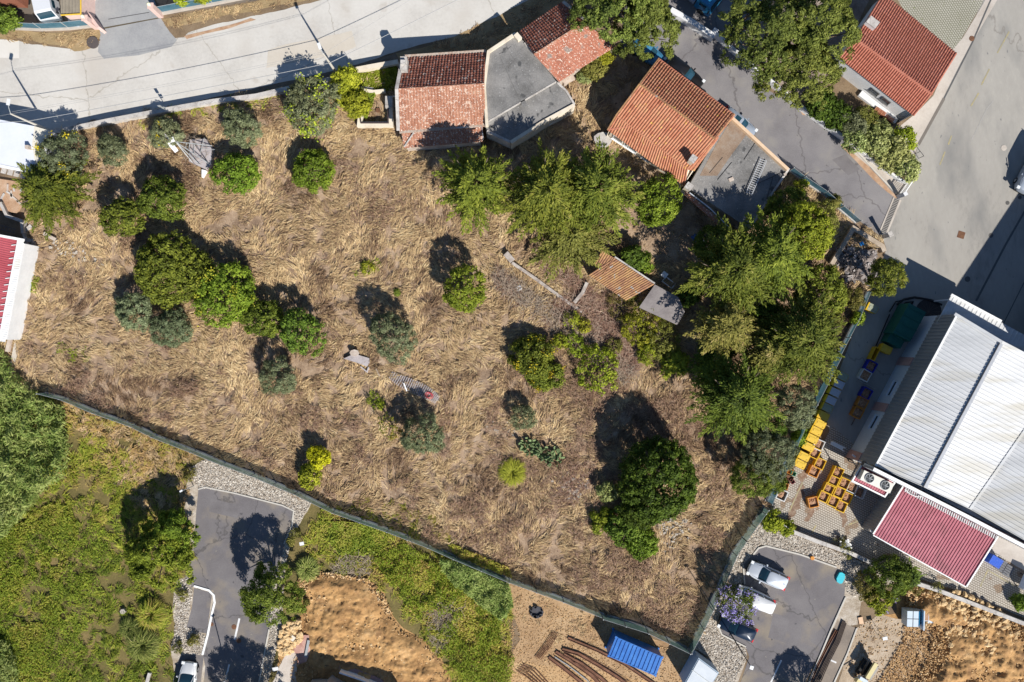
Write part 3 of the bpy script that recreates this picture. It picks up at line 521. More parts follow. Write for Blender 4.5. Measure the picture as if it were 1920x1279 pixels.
# ---- crowns
def crown(R, Rz, kind, s, dens=2.4, squash=1.0, gaps=.0):
    """leaf points for one crown, centred on the origin"""
    if kind in ('broad', 'olive', 'pine'):
        cl = {'broad': .34, 'olive': .27, 'pine': .30}[kind] * (1 + .06 * R)
        k = int({'broad': 2.2, 'olive': 1.9, 'pine': 2.3}[kind] * dens / 2.4 * 2 * math.pi * R * (R + Rz) * .5 / (math.pi * cl * cl) * (1.75 if kind != 'pine' and R > .9 and dens < 2.9 else 1)) + 6
        if kind == 'pine':                      # layered puffs on spreading limbs, with gaps
            k = int(k * .55); a = rng.uniform(0, 2 * math.pi, k); rr = np.sqrt(rng.uniform(0, 1, k))
            lob = 1 + .13 * np.sin(3 * a + R) + .09 * np.sin(7 * a + 2 * R); rr = rr * R * .96 * lob
            x, y = rr * np.cos(a), rr * np.sin(a) * squash
            m = (vn(x, y, R * .30 + .3, 3) > .30) | (rng.random(k) < .25); x, y, rr = x[m], y[m], rr[m]; k = len(x)
            z = Rz * (.85 * (1 - (rr / R) ** 2) - .1) + 1.3 * (vn(x, y, .9 + R * .1, 6) - .5) + rng.uniform(-.3, .2, k)
            c = np.stack([x, y, z], 1); lr = cl * rng.uniform(.6, 1.25, k)
        else:
            d = unit(rng.normal(0, 1, (k, 3))); d[:, 2] = np.abs(d[:, 2]) * 1.15 - .32; d = unit(d)
            am = (.22 if R < 3 else .15) if kind == 'broad' else .34
            lump = 1 - am * .75 + am * 1.3 * (vn(d[:, 0] * R * 1.1 + 40, d[:, 1] * R * 1.1 + d[:, 2] * R * .8, .8 + .2 * R, int(R * 10) % 7) - .25)
            rad = lump * rng.uniform(.86, 1.06, k) - cl * .35 / R
            nl = 1 if dens > 2.9 else 1 + int(R > .9) * 2 + int(R > 2.2); aa = rng.uniform(0, 6.28) + np.arange(nl) * 6.283 / nl + rng.normal(0, .4, nl); sh = rng.uniform(.16, .34, nl); sc_l = rng.uniform(.62, .84, nl) if nl > 1 else np.ones(1)
            wl = rng.integers(0, nl, k); offc = np.stack([np.cos(aa) * sh * R, np.sin(aa) * sh * R, rng.uniform(-.22, .16, nl) * Rz], 1) if nl > 1 else np.zeros((1, 3))
            c = d * rad[:, None] * np.array([R, R * squash, Rz]) * sc_l[wl][:, None] * 1.04 + offc[wl]; lr = cl * rng.uniform(.55, 1.25, k)
            inside = np.zeros(k, bool)
            for q_ in range(nl): inside |= (wl != q_) & (np.sum(((c - offc[q_]) / (np.array([R, R * squash, Rz]) * sc_l[q_] * .86)) ** 2, 1) < .9)
            c, lr = c[~inside], lr[~inside]; k = len(c)
        npc = np.maximum(6, (1.9 * math.pi * lr ** 2 / (s * s * {'broad': 1.1, 'olive': .8, 'pine': .85}[kind]) * dens / 2.4).astype(int)); tot = npc.sum(); cap = 17000
        if tot > cap: npc = np.maximum(4, (npc * cap / tot).astype(int))
        id_ = np.repeat(np.arange(k), npc); n = len(id_); dd = unit(rng.normal(0, 1, (n, 3))); dd[:, 2] = np.where(dd[:, 2] < -.4, -dd[:, 2], dd[:, 2])
        pts = c[id_] + dd * (lr[id_] * rng.uniform(.25, 1.12, n) ** .6)[:, None] * np.array([1, 1, .85])
        nr = dd + c[id_] / R * .5
        lt = rng.normal(0, .10, k) + .22 * (vn(c[:, 0], c[:, 1], 1.1, 5) - .5)
        t = np.clip(.44 + lt[id_] + rng.normal(0, .17, n), 0, 1)
        if kind != 'pine':                      # inner mass closes the crown
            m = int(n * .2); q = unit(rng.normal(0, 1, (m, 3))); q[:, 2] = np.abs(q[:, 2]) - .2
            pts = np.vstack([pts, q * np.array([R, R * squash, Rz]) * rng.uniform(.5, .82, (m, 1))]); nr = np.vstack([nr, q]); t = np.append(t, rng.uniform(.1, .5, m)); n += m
        return pts, nr, s * rng.uniform(.65, 1.3, n), t, None
    # conifers: plumes with finger-like side sprays, radiating from the stem in tiers
    k = int(34 + 27 * R); P_, N_, S_, T_, D_ = [], [], [], [], []
    for i in range(k):
        f = ((i + rng.random()) / k) ** .62; a = i * 2.39996 + rng.normal(0, .25)
        zt = Rz * (1 - 1.45 * f) + rng.normal(0, .25); reach = R * (.12 + .96 * f) * rng.uniform(.78, 1.08) * (1 + .12 * math.sin(3 * a + R * 5))
        tip = np.array([math.cos(a) * reach, math.sin(a) * reach * squash, zt]); base = tip * np.array([.22, .22, 0]) + np.array([0, 0, zt + .12 * reach])
        ax = tip - base; La = np.linalg.norm(ax) + .01; ad = ax / La; side = np.array([-math.sin(a), math.cos(a), 0]); bt = .42 + rng.normal(0, .15)
        nf = max(5, int(La / .215)); per = max(4, int(6.6 * dens / 2.4))
        for j in range(nf + 1):
            u = .12 + .88 * j / nf; sg = 1 if j % 2 else -1
            fl = min(.95, (.28 + .55 * (1 - u)) * (.7 + .12 * R)) * rng.uniform(.75, 1.2)
            fd = ad * (.75 + .3 * u) + side * sg * (.85 - .35 * u) if j < nf else ad; fd = fd / np.linalg.norm(fd); st = base + ax * u
            q = rng.uniform(.0, 1, per); pts = st + fd * (q * fl)[:, None] + rng.normal(0, .045, (per, 3)) + np.array([0, 0, -.22]) * (q * q * fl)[:, None]
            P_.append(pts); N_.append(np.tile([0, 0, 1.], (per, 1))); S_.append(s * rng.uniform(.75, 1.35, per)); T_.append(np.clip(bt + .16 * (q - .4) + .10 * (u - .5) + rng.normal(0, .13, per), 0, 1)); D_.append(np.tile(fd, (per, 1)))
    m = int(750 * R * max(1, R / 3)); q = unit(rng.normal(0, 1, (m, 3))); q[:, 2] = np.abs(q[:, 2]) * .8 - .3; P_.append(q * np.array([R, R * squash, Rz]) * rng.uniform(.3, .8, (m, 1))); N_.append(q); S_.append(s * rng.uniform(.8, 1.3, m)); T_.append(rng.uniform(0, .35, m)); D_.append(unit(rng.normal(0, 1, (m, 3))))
    return np.vstack(P_), np.vstack(N_), np.concatenate(S_), np.concatenate(T_), np.vstack(D_)
def tree(name, x, y, rpx, hc, kind, mt, label, cat, s=None, rz=.8, dens=2.4, squash=1., trunk=True, group=None, low=False, rzw=0., limbs=6, aspect=None, extra=None):
    c = P(x, y, hc); R = rpx * (CAMH - hc) / FPX; Rz = R * rz
    Rz = min(Rz, hc * .95 + .2) if not low else Rz
    s = s or {'broad': .115, 'olive': .095, 'pine': .10}.get(kind, .135)
    s *= 1.1
    if R > 3.2: s *= 1.12
    root = empty(name, (c.x, c.y, 0), rzw, label, cat, group)
    pts, nr, sz, t, dr = crown(R, Rz, kind, s, dens, squash)
    pts = pts + np.array([0, 0, hc]); ok = pts[:, 2] > .04; pts, nr, sz, t = pts[ok], nr[ok], sz[ok], t[ok]; dr = None if dr is None else dr[ok]
    asp = aspect or {'broad': .55, 'olive': .36, 'pine': .4}.get(kind, .32)
    V, F, tt = leaves(pts, nr, sz, t, dr, asp, .55 if dr is None else .35)
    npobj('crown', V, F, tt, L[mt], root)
    if extra:                                 # (material, count, size): blossom, vine or dead leaves on the surface
        em, cnt, es, nm = extra; top = np.where(pts[:, 2] > hc - Rz * .1)[0]
        ctr = pts[rng.choice(top, max(4, cnt // 26))]
        ii = ctr[rng.integers(0, len(ctr), cnt)] + rng.normal(0, R * .085, (cnt, 3)); ii[:, 2] += .12
        V, F, tt = leaves(ii, np.tile([0, 0, 1.], (cnt, 1)), es * rng.uniform(.6, 1.3, cnt), rng.uniform(.1, 1, cnt), None, .6, .7)
        o = npobj(nm, V, F, tt, em, root)
    if trunk:
        mb = MB(); r0 = .06 + R * .045
        mb.tube([(0, 0, 0), (.08 * R * .3, .02, hc * .45), (0, 0, hc + Rz * .3)], [r0, r0 * .8, r0 * .35], 7)
        mb.obj('trunk', m_bark, root, local=True)
        lm = MB()
        for i in range(limbs):
            a = 2 * math.pi * i / limbs + random.random(); z = hc * random.uniform(.35, .75)
            e = Vector((math.cos(a) * R * .72, math.sin(a) * R * .72 * squash, hc + Rz * random.uniform(-.1, .45)))
            lm.tube([(0, 0, z), (e.x * .45, e.y * .45, (z + e.z) / 2 + .1), e], [r0 * .55, r0 * .35, r0 * .12], 5)
        lm.obj('limb', m_bark, root, local=True)
    return root
T = tree
O, Bc = 'olive tree', 'fruit tree'
T('olive_tree', 122,290, 44, 2.6,'olive','olive','grey-green olive tree in the top left corner of the field, by the white flat roof',O, extra=(L['yellow'],260,.1,'vine'))
T('cypress_tree', 93,358, 72, 2.8,'conifer','conifer2','broad soft green conifer at the left edge, below the white flat roof','conifer',s=.13, rz=.6)
T('olive_tree', 213,282, 33, 1.8,'olive','olive','small round olive tree between the corner olive and the collapsed mast',O)
T('olive_tree', 312,252, 36, 1.8,'olive','olive','flattened olive tree directly behind the broken wind mast',O, extra=(L['yellow'],90,.1,'vine'))
T('olive_tree', 452,237, 40, 2.0,'olive','olive','olive tree between the broken mast and the large vine-covered olive',O)
T('olive_tree', 578,200, 60, 2.8,'olive','olive','largest olive tree by the road wall, with yellow vine growing through it',O, extra=(L['lime'],900,.12,'vine'))
T('orange_tree', 445,325, 43, 1.7,'broad','bright','bright green round fruit tree just below the broken mast shed',Bc)
T('orange_tree', 590,320, 40, 1.9,'broad','bright','lone lime-green fruit tree below the largest olive',Bc)
T('orange_tree', 305,374, 47, 2.6,'broad','broad','larger of the two round green trees right of the soft conifer',Bc)
T('orange_tree', 230,410, 41, 2.4,'broad','broad','smaller round green tree at the left, with its dark shadow above it',Bc)
T('orange_tree', 320,505, 78, 2.5,'broad','broad','widest dark green tree in the row crossing the left of the field',Bc)
T('orange_tree', 425,555, 59, 2.2,'broad','bright','yellowish green tree, second in the diagonal row on the left of the field',Bc, extra=(L['lime'],350,.12,'pale_leaves'))
T('olive_tree', 248,583, 40, 1.7,'olive','olive','left one of two olives under the widest dark green tree',O)
T('olive_tree', 323,614, 41, 1.7,'olive','olive','right one of two olives under the widest dark green tree',O)
T('orange_tree', 494,601, 40, 2.0,'broad','broad','small green tree squeezed into the middle of the diagonal row',Bc)
T('orange_tree', 563,627, 45, 2.3,'broad','broad','last round green tree at the right end of the diagonal row',Bc)
T('olive_tree', 520,713, 41, 2.1,'olive','olive','lone olive below the right end of the diagonal row of trees',O)
T('olive_tree', 736,632, 45, 2.9,'olive','olive','olive in the middle of the field, above the grey concrete slab',O)
T('orange_tree', 868,547, 46, 2.7,'broad','bright','bright green tree with two lobes in the centre of the field',Bc)
T('olive_tree', 796,820, 42, 2.7,'olive','olive','olive beside the half-bare tree, below the zigzag metal strip',O)
T('sparse_tree', 731,800, 26, 2.0,'olive','autumn','half-bare tree with orange and green leaves beside an olive','tree', dens=.9, s=.13)
T('lemon_tree', 597,860, 24, 1.6,'broad','yellow','yellow leafy bush, upper half of the yellow pair near the lower fence','bush')
T('lemon_tree', 580,893, 25, 1.4,'broad','lime','yellow-green leafy bush, lower half of the yellow pair near the lower fence','bush')
T('olive_tree', 981,784, 28, 1.7,'olive','olive','smallest olive, standing alone left of the big shadow',O)
T('bush', 1003,665, 46, 1.5,'broad','broad','round dark bush flecked with yellow, centre right of the field','bush', extra=(L['yellow'],350,.08,'yellow_leaves'))
T('bush', 1022,700, 34, 1.0,'broad','broad','lower lobe of green scrub flecked with yellow under the round dark bush','bush', extra=(L['yellow'],250,.08,'yellow_leaves'))
T('bush', 1078,650, 26, .9,'olive','lime','small lime bush at the edge of the dead brambles','bush', dens=1.4, s=.13)
T('bush', 1122,692, 44, 1.1,'broad','lime','sprawling lime-green bush below the dead brambles','bush', dens=1.6)
T('carob_tree', 1236,897, 72, 3.3,'broad','dark','biggest dense dark green tree on the right of the field, with a huge round shadow','tree', rz=.95, dens=3.0, squash=1.06)
T('carob_tree', 1205,950, 44, 2.4,'broad','dark','low dark lobe at the left foot of the biggest dark green tree','tree')
T('fig_bush', 1178,985, 42, 1.3,'broad','broad','broad-leaved green bush below the biggest dark tree','bush')
T('fig_bush', 1202,1020, 34, 1.1,'broad','bright','lowest bright lobe of the broad-leaved bush below the biggest dark tree','bush')
T('fig_bush', 1128,975, 24, .8,'broad','bright','small bright bush at the left of the broad-leaved bush','bush')
T('pale_bush', 1138,925, 23, 1.1,'olive','pale','pale yellowish bush left of the biggest dark tree','bush', s=.13)
T('weed_bush', 690,503, 14, .4,'olive','lime','tiny bright weed alone in the middle of the dry grass','weed', dens=1.2, s=.12, trunk=False, low=True)
T('weed_bush', 744,549, 7, .3,'olive','broad','tiny dark weed right below the centre of the dry field','weed', trunk=False, low=True)
T('weed_bush', 1072,600, 20, .8,'olive','lime','small yellow shrub among the dead brambles','bush', dens=1.2)
T('weed_bush', 705,755, 18, .5,'olive','lime','low yellow-green weed above the half-bare tree','weed', dens=1., trunk=False, low=True)
T('feathery_bush', 1267,680, 29, 1.4,'conifer','bright','small feathery bright green conifer by the big shade','conifer', s=.13)
T('cypress_tree', 893,350, 78, 6.8,'conifer','conifer2','spreading dark green conifer left of the yellowish one, below the grey roof','conifer', rz=.7)
T('cypress_tree', 1025,365, 88, 7.4,'conifer','conifer','yellow-green conifer, left half of the largest conifer mass','conifer', rz=.7)
T('cypress_tree', 1118,360, 86, 6.8,'conifer','conifer','yellow-green conifer, right half of the largest conifer mass','conifer', rz=.7)
T('cypress_tree', 1068,442, 80, 4.6,'conifer','coniferd','dusty brownish conifer above the small orange-roofed shed','conifer', rz=.6, dens=2.0)
T('avocado_tree', 1234,381, 49, 3.4,'broad','bright','bright green leafy tree under the corner of the orange-roofed house','tree')
T('bush', 1188,487, 27, 1.8,'broad','broad','dark green bush at the top corner of the small orange-roofed shed','bush')
T('bush', 1205,495, 22, 1.5,'broad','bright','bright green bush against the top wall of the small orange-roofed shed','bush')
T('bush', 1292,552, 25, 1.3,'broad','broad','green bush right of the small grey shed roof','bush')
T('cypress_tree', 1375,508, 88, 7.2,'conifer','conifer','large conifer right of the bare soil yard','conifer', rz=.7)
T('cypress_tree', 1445,482, 88, 6.6,'conifer','conifer2','dense conifer beside the lime-topped tree','conifer', rz=.7)
T('tall_tree', 1512,440, 56, 5.4,'broad','lime','lime-topped tree below the flat concrete roof','tree')
T('tall_tree', 1535,415, 44, 3.6,'olive','coniferd','brownish green tree against the lane fence','tree')
T('tall_tree', 1478,398, 48, 4.0,'olive','conifer2','dark tree tucked under the corner of the flat concrete roof','tree')
T('tall_tree', 1543,548, 52, 4.0,'broad','broad','green leafy tree left of the walled rubble heap','tree')
T('cypress_tree', 1362,612, 62, 6.4,'conifer','coniferd','brownish yellow conifer right of the small grey shed','conifer', rz=.8)
T('cypress_tree', 1505,640, 90, 6.6,'conifer','conifer','feathery conifer overhanging the upper yard fence','conifer', rz=.7)
T('cypress_tree', 1440,660, 54, 5.4,'conifer','coniferd','small conifer left of the feathery one by the fence','conifer', rz=.8)
T('cypress_tree', 1385,748, 86, 6.2,'conifer','conifer2','star-shaped dark green conifer casting the long shadow on the right','conifer', rz=.7)
T('cypress_tree', 1335,695, 44, 3.2,'conifer','conifer2','shaded conifer behind the star-shaped one','conifer')
T('olive_tree', 1489,766, 46, 3.8,'olive','olive','tall olive leaning on the yard fence above the bin row',O)
T('olive_tree', 1436,850, 54, 3.8,'olive','olive','large dim olive under the star-shaped conifer',O)
T('olive_tree', 1416,893, 48, 2.8,'olive','conifer2','green tree at the lower fence corner left of the crates','tree')
T('bush', 1455,905, 24, 1.6,'olive','broad','green scrub along the fence left of the crates','bush')
T('bramble_bush', 1200,612, 44, 1.2,'olive','lime','green bramble bush left of the small grey shed','bush', dens=1.6)
T('bramble_bush', 1240,635, 44, 1.3,'olive','coniferd','brownish green bramble bush below the small grey shed','bush', dens=1.8)
T('bramble_bush', 1165,575, 30, .9,'olive','coniferd','low dusty bramble below the orange tiled shed roof','bush', dens=1.2)
T('pine_tree', 1160,8, 80, 5.6,'pine','pine','broad pine above the old tiled house, left of the lane','pine', s=.12, dens=4.2)
T('pine_tree', 1212,52, 62, 5.0,'pine','pine','lower right lobe of pine hanging over the lane','pine', s=.12, dens=4.2)
T('pine_tree', 1125,-15, 56, 5.8,'pine','pine','pine at the top edge of the photo left of the lane','pine', s=.12, dens=3.6)
T('pine_tree', 1448,78, 86, 6.2,'pine','pine','left one of the big pines beside the white house','pine', s=.12, dens=4)
T('pine_tree', 1530,60, 82, 6.2,'pine','pine','big pine overhanging the red roof of the white house','pine', s=.12, dens=4)
T('pine_tree', 1498,135, 74, 5.6,'pine','pine','lower big pine reaching over the asphalt lane','pine', s=.12, dens=4)
T('pine_tree', 1400,30, 50, 6.4,'pine','pine','upper pine right of the blue truck','pine', s=.12, dens=2.6)
for x, y, r, h, k, m, la in ((1330,455,40,3.0,'olive','conifer2','dark low tree filling the gap right of the bare yard'),(1420,575,52,4.0,'olive','dark','shaded dark tree in the middle of the grove'),(1450,610,44,3.6,'olive','conifer2','shaded tree between the feathery conifer and the dense one'),(1560,600,32,2.6,'olive','coniferd','brownish scrub tree between the fence and the feathery conifer'),(1600,560,22,1.6,'olive','coniferd','brown-green shrub below the rubble pen'),(1345,640,40,3.0,'olive','dark','dark shaded tree left of the small conifer'),(1500,352,20,1.2,'olive','lime','yellow-green shrub at the corner of the flat annex roof'),(1430,800,40,3.0,'olive','dark','dark low tree under the star-shaped conifer'),(1562,382,20,1.0,'olive','coniferd','brownish shrub along the lane fence')):
    T('grove_tree', x, y, r, h, k, m, la, 'tree')
T('round_pine', 1661,522, 39, 4.2,'olive','conifer','rounded light green pine standing in the blue yard shade','pine', rz=.9)
for x, y, r, k, la in ((1540,200,30,'broad','green hedge bush below the big pines'),(1568,213,32,'dark','dark hedge bush left of the white house wall'),(1598,232,34,'olive','greyish hedge bush in front of the white wall'),(1604,262,26,'pale','small pale leaved hedge bush beside the lane kerb'),(1640,262,36,'pale','pale flowering hedge bush in the middle of the hedge'),(1675,288,34,'pale','pale flowering hedge bush next to the last one'),(1700,315,26,'pale','last pale hedge bush by the gate'),(1692,262,28,'lime','yellow-green hedge bush beside the concrete path'),(1620,222,26,'coniferd','brownish hedge bush by the orange tiles')):
    T('hedge_bush', x, y, r, 1.5, 'olive' if k in ('olive','coniferd') else 'broad', k, la, 'bush', group='hedge between the lane and the white house')
T('shrub', 650,150, 30, 1.5,'broad','lime','yellow-green shrub at the foot of the concrete lamp pole','shrub')
T('shrub', 668,196, 30, 1.2,'broad','lime','yellow-green shrub left of the small walled patio','shrub')
T('shrub', 642,178, 22, 1.4,'broad','lime','yellow-green shrub between the largest olive and the patio','shrub')
thicket('ivy', [(655,134),(745,118),(748,172),(700,170),(660,168)], .8, 5000, L_weed, 'bright green ivy over the ground between the cream wall and the patio', 'ivy', .12, .6, .1, .6, 1.2)
thicket('ivy', [(675,170),(705,180),(690,225),(664,215)], 1.2, 2600, L_weed, 'bright green ivy spilling over the left side of the patio', 'ivy', .12, .6, .1, .6, 1.2)
T('vine', 1112,127, 26, 1.6,'broad','coniferd','straggling vine at the lower eave of the old tiled house','vine', trunk=False, rz=.5)
T('vine', 1135,108, 20, 1.7,'olive','lime','upper straggling vine by the corner of the old tiled house','vine', trunk=False, rz=.5)
T('vine', 1094,146, 16, 1.0,'olive','pale','dry pale vine at the foot of the old tiled house','vine', trunk=False, rz=.5)
T('street_tree', 300,1040, 66, 2.9,'pine','bright','bright green street tree left of the lower left parking','tree', s=.12, dens=4.6)
T('street_tree', 330,1000, 42, 2.9,'pine','bright','upper lobe of green street tree at the parking edge','tree', s=.12, dens=4)
T('street_tree', 512,1118, 60, 3.6,'pine','conifer','feathery street tree right of the lower left road','tree', s=.11, dens=4.6)
T('jacaranda_tree', 1378,1128, 38, 3.0,'olive','jaca','jacaranda with purple blossom over the parked cars','tree', extra=(L_purple,1500,.075,'blossom'), dens=1.8)
T('street_tree', 490,1345, 56, 3.2,'olive','jaca','street tree just below the photo, shading the lower left road','tree')
T('street_tree', 455,1345, 50, 3.2,'olive','jaca','street tree at the bottom, left of the other shading tree','tree')
T('street_tree', 1555,1355, 46, 3.6,'olive','jaca','street tree just below the photo beside the rail bundle','tree')
T('scrub', 1665,1078, 44, 1.8,'olive','conifer2','dark green scrub between the yard wall and the blue skip','scrub')
T('scrub', 1698,1080, 30, 1.6,'conifer','conifer2','right end of dark green scrub by the yard wall','scrub', s=.12)
T('scrub', 1625,1098, 30, 1.0,'olive','coniferd','brownish scrub beside the parking edge','scrub', dens=1.5)
T('scrub', 1650,1125, 28, .9,'broad','lime','yellow-green scrub left of the blue skip','scrub', extra=(L_purple,60,.1,'blossom'))
T('bush', 8,38, 30, 1.5,'broad','broad','clipped green bush at the top left behind the blue mesh fence','bush')
T('bush', 340,-2, 14, 1.2,'broad','lime','small yellow-green bush behind the fence right of the driveway','bush')
T('bush', 378,-4, 16, 1.2,'broad','lime','second yellow-green bush behind the fence right of the driveway','bush')
T('yard_weed', 1609,597, 12, .9,'broad','bright','bright weed growing from the yard fence top','weed')
T('yard_weed', 1447,978, 20, .5,'broad','lime','yellow-green weeds in the lower corner of the crate yard','weed', trunk=False, low=True)
T('yard_weed', 1475,990, 14, .4,'broad','lime','small yellow-green weed beside the corner weeds of the crate yard','weed', trunk=False, low=True)
T('yard_weed', 1497,820, 16, .7,'broad','bright','green weeds behind the yellow bins','weed', trunk=False)
T('yard_weed', 1910,1130, 16, .6,'broad','bright','green weed at the right edge by the yard wall','weed', trunk=False, low=True)
for x, y, la in ((1575,1020,'thin weed against the yard wall beside the white plastic bags'),(1720,1105,'thin weed against the yard wall right of the dark scrub'),(1755,1100,'second thin weed against the yard wall, near the dug clay'),(1590,1035,'thin weed on the outside of the yard wall below the plastic bags')):
    T('yard_weed', x, y, 13, .5,'olive','coniferd',la,'weed', trunk=False, low=True, dens=.8, group='weeds along the yard wall' )
for x, y, r, la in ((355,890,16,'scrappy weed at the upper left corner of the lower left parking, by the lamp post'),(357,1205,9,'tiny weed in the pale verge above the white car'),(342,1115,12,'scrappy weed left of the curved white kerb'),(333,1214,12,'leftmost weed in the pale verge above the white car'),(366,1200,12,'rightmost weed of those in the pale verge above the white car'),(545,1015,10,'weed in the narrow stone strip right of the big tree shade, lower one'),(553,1000,11,'weed in the narrow stone strip right of the big tree shade, upper one'),(575,1130,8,'small weed at the left rim of the orange dug earth')):
    T('kerb_weed', x, y, r, .35,'olive','coniferd',la,'weed', trunk=False, low=True, dens=1.2, group='weeds in the pale stone verge')
def grass_tuft(x, y, rpx, h, mt, label, n=900, cat='tussock', t0=.3):
    c = P(x, y, h * .6); R = rpx / 18
    a = rng.uniform(0, 2 * math.pi, n); ln = R * rng.uniform(.6, 1.1, n)
    V, F, t = blades(rng.normal(0, .1, n), rng.normal(0, .1, n), np.full(n, .1), a, ln, np.full(n, .05), h * rng.uniform(.6, 1.1, n), rng.normal(0, .3, n), np.clip(t0 + rng.normal(0, .2, n), 0, 1), z1=h * rng.uniform(.2, .7, n))
    o = npobj('grass_tussock', V, F, t, mt, off=(0, 0, 0), label=label, cat=cat); o.location = (c.x, c.y, 0)
grass_tuft(961,886, 26, 1.0, L_weed, 'pale fountain-like grass tussock alone in the lower field', t0=.75)
grass_tuft(284,1152, 29, 1.2, L_green, 'topmost of three round green tussocks in the lower left', t0=.45)
grass_tuft(243,1178, 20, .8, L_reed, 'small bluish tussock left of the two larger ones', t0=.25)
grass_tuft(268,1210, 32, 1.2, L_reed, 'lowest and widest of three tussocks in the lower left', t0=.3)
grass_tuft(576,1068, 23, .9, L_reed, 'green tussock at the upper left corner of the orange dug earth', t0=.35)
grass_tuft(46,932, 22, 1.4, L_reed, 'spiky green palm-like tuft at the edge of the cane thicket', t0=.25)
grass_tuft(1167,752, 16, .4, L_dry, 'flattened straw-coloured tuft above the huge round shadow', 300, t0=.9)
# prickly pear
def cactus(x, y, n, r, label):
    c = P(x, y, .5); root = empty('prickly_pear', (c.x, c.y, 0), 0, label, 'cactus')
    q = MB(); ring = [(.16*math.cos(k*math.pi/4), .24*math.sin(k*math.pi/4)) for k in range(8)]
    q.add([(a, -.025, b+.24) for a, b in ring] + [(a, .025, b+.24) for a, b in ring], [list(range(8)), list(range(15, 7, -1))] + [(i, i+8, (i+1)%8+8, (i+1)%8) for i in range(8)])
    me = q.mesh('pad', mat('cactus_pad', [(.08,.12,.05),(.17,.23,.10),(.26,.32,.16)], 2, 9, bump=.1))
    for i in range(n):
        o = link(me, 'pad', root); a = random.uniform(0, 6.28); d = r * math.sqrt(random.random())
        o.location = (math.cos(a)*d, math.sin(a)*d*.8, random.uniform(0, .7)); o.rotation_euler = (random.uniform(-.9,.9), random.uniform(-.7,.7), random.uniform(0,3.1)); k = random.uniform(.8, 1.3); o.scale = (k, k, k)
cactus(992, 838, 60, 1.0, 'left clump of prickly pear with a ragged shadow')
cactus(1035, 856, 62, 1.1, 'right clump of prickly pear above the stony ground')
cactus(1012, 845, 26, .7, 'middle clump of prickly pear joining the other two')
# brambles: tangled dead stems
def twigs(name, poly, n, ln, mt, label, lift=.7, wd=.035, cat='brambles', zf=None):
    X, Y = sample(poly, n); n = len(X)
    V, F, t = blades(X, Y, rng.uniform(.05, lift, n), rng.uniform(0, 6.28, n), rng.uniform(ln*.4, ln, n), np.full(n, wd), rng.uniform(-.1, .3, n), rng.normal(0, .8, n), rng.random(n))
    npobj(name, V, F, t, mt, label=label, cat=cat, kind='stuff')
twigs('dead_brambles', [(1010,500),(1080,520),(1130,560),(1190,600),(1215,660),(1190,700),(1150,690),(1110,640),(1050,600),(1035,560),(1090,555)], 5200, 1.5, m_bramble, 'dark tangle of dead brambles below the long broken wall')
twigs('dead_brambles', [(930,500),(1000,560),(1060,600),(1100,650),(1060,640),(990,590),(930,540)], 3000, 1.1, m_bramble, 'thin brown brambles left of the long broken wall', .4)
twigs('dead_brambles', [(1070,870),(1120,860),(1110,905),(1075,950),(1040,930)], 1800, .7, m_bramble, 'brown bramble around the stony rubble left of the biggest tree', .4)
twigs('dead_brambles', [(640,1045),(700,1030),(695,1075),(630,1075),(620,1062)], 500, .8, m_twig, 'bleached dead grass at the top edge of the orange dug earth', .3)
twigs('dead_brambles', [(800,1125),(870,1140),(850,1155),(830,1215),(815,1210),(815,1160)], 420, 1.6, m_twig, 'fan of bleached cut branches on the green slope', .4)

thicket('fence_scrub', [(835,1012),(955,1062),(960,1082),(855,1040)], 1.1, 2600, L_green, 'brown-green scrub against the inside of the lower mesh fence', 'scrub', .12, .4, .2, .8, 1.2)
m_scrub = mat('brown_scrub', [(.09,.045,.03),(.21,.12,.08),(.34,.22,.145),(.46,.33,.23)], .8, 5, bump=0, tint=True)
def patchy(X, Y): return (fbm(X, Y, 3.2, 5) > .52) & (vn(X, Y, .9, 2) > .35)
def masked_twigs(poly, n, ln, label, mask, lift=.5):
    X, Y = sample(poly, n); m = mask(X, Y); X, Y = X[m], Y[m]; n = len(X)
    V, F, t = blades(X, Y, fz(X, Y) + rng.uniform(.0, lift, n), rng.uniform(0, 6.28, n), rng.uniform(ln*.35, ln, n), np.full(n, .035), rng.uniform(0, .3, n), rng.normal(0, .8, n), rng.random(n))
    npobj('brown_scrub', V, F, t, m_scrub, label=label, cat='scrub', kind='stuff')
masked_twigs([(860,640),(1060,620),(1300,760),(1400,980),(1300,1200),(1130,1140),(960,1070),(760,960),(820,800)], 50000, .6, 'rusty brown dead weeds in patches over the lower right of the field', patchy)
masked_twigs([(60,640),(300,640),(640,760),(900,960),(850,1030),(560,905),(300,800),(90,730)], 40000, .5, 'scattered brown dead weeds over the lower left of the field', lambda X, Y: (fbm(X, Y, 2.6, 1) > .6) & (vn(X, Y, .9, 2) > .4))
masked_twigs([(100,280),(520,220),(820,320),(900,480),(640,640),(300,640),(80,520)], 36000, .5, 'scattered greyish dead weeds over the upper left of the field', lambda X, Y: (fbm(X, Y, 2.4, 6) > .62) & (vn(X, Y, .9, 3) > .4), .3)

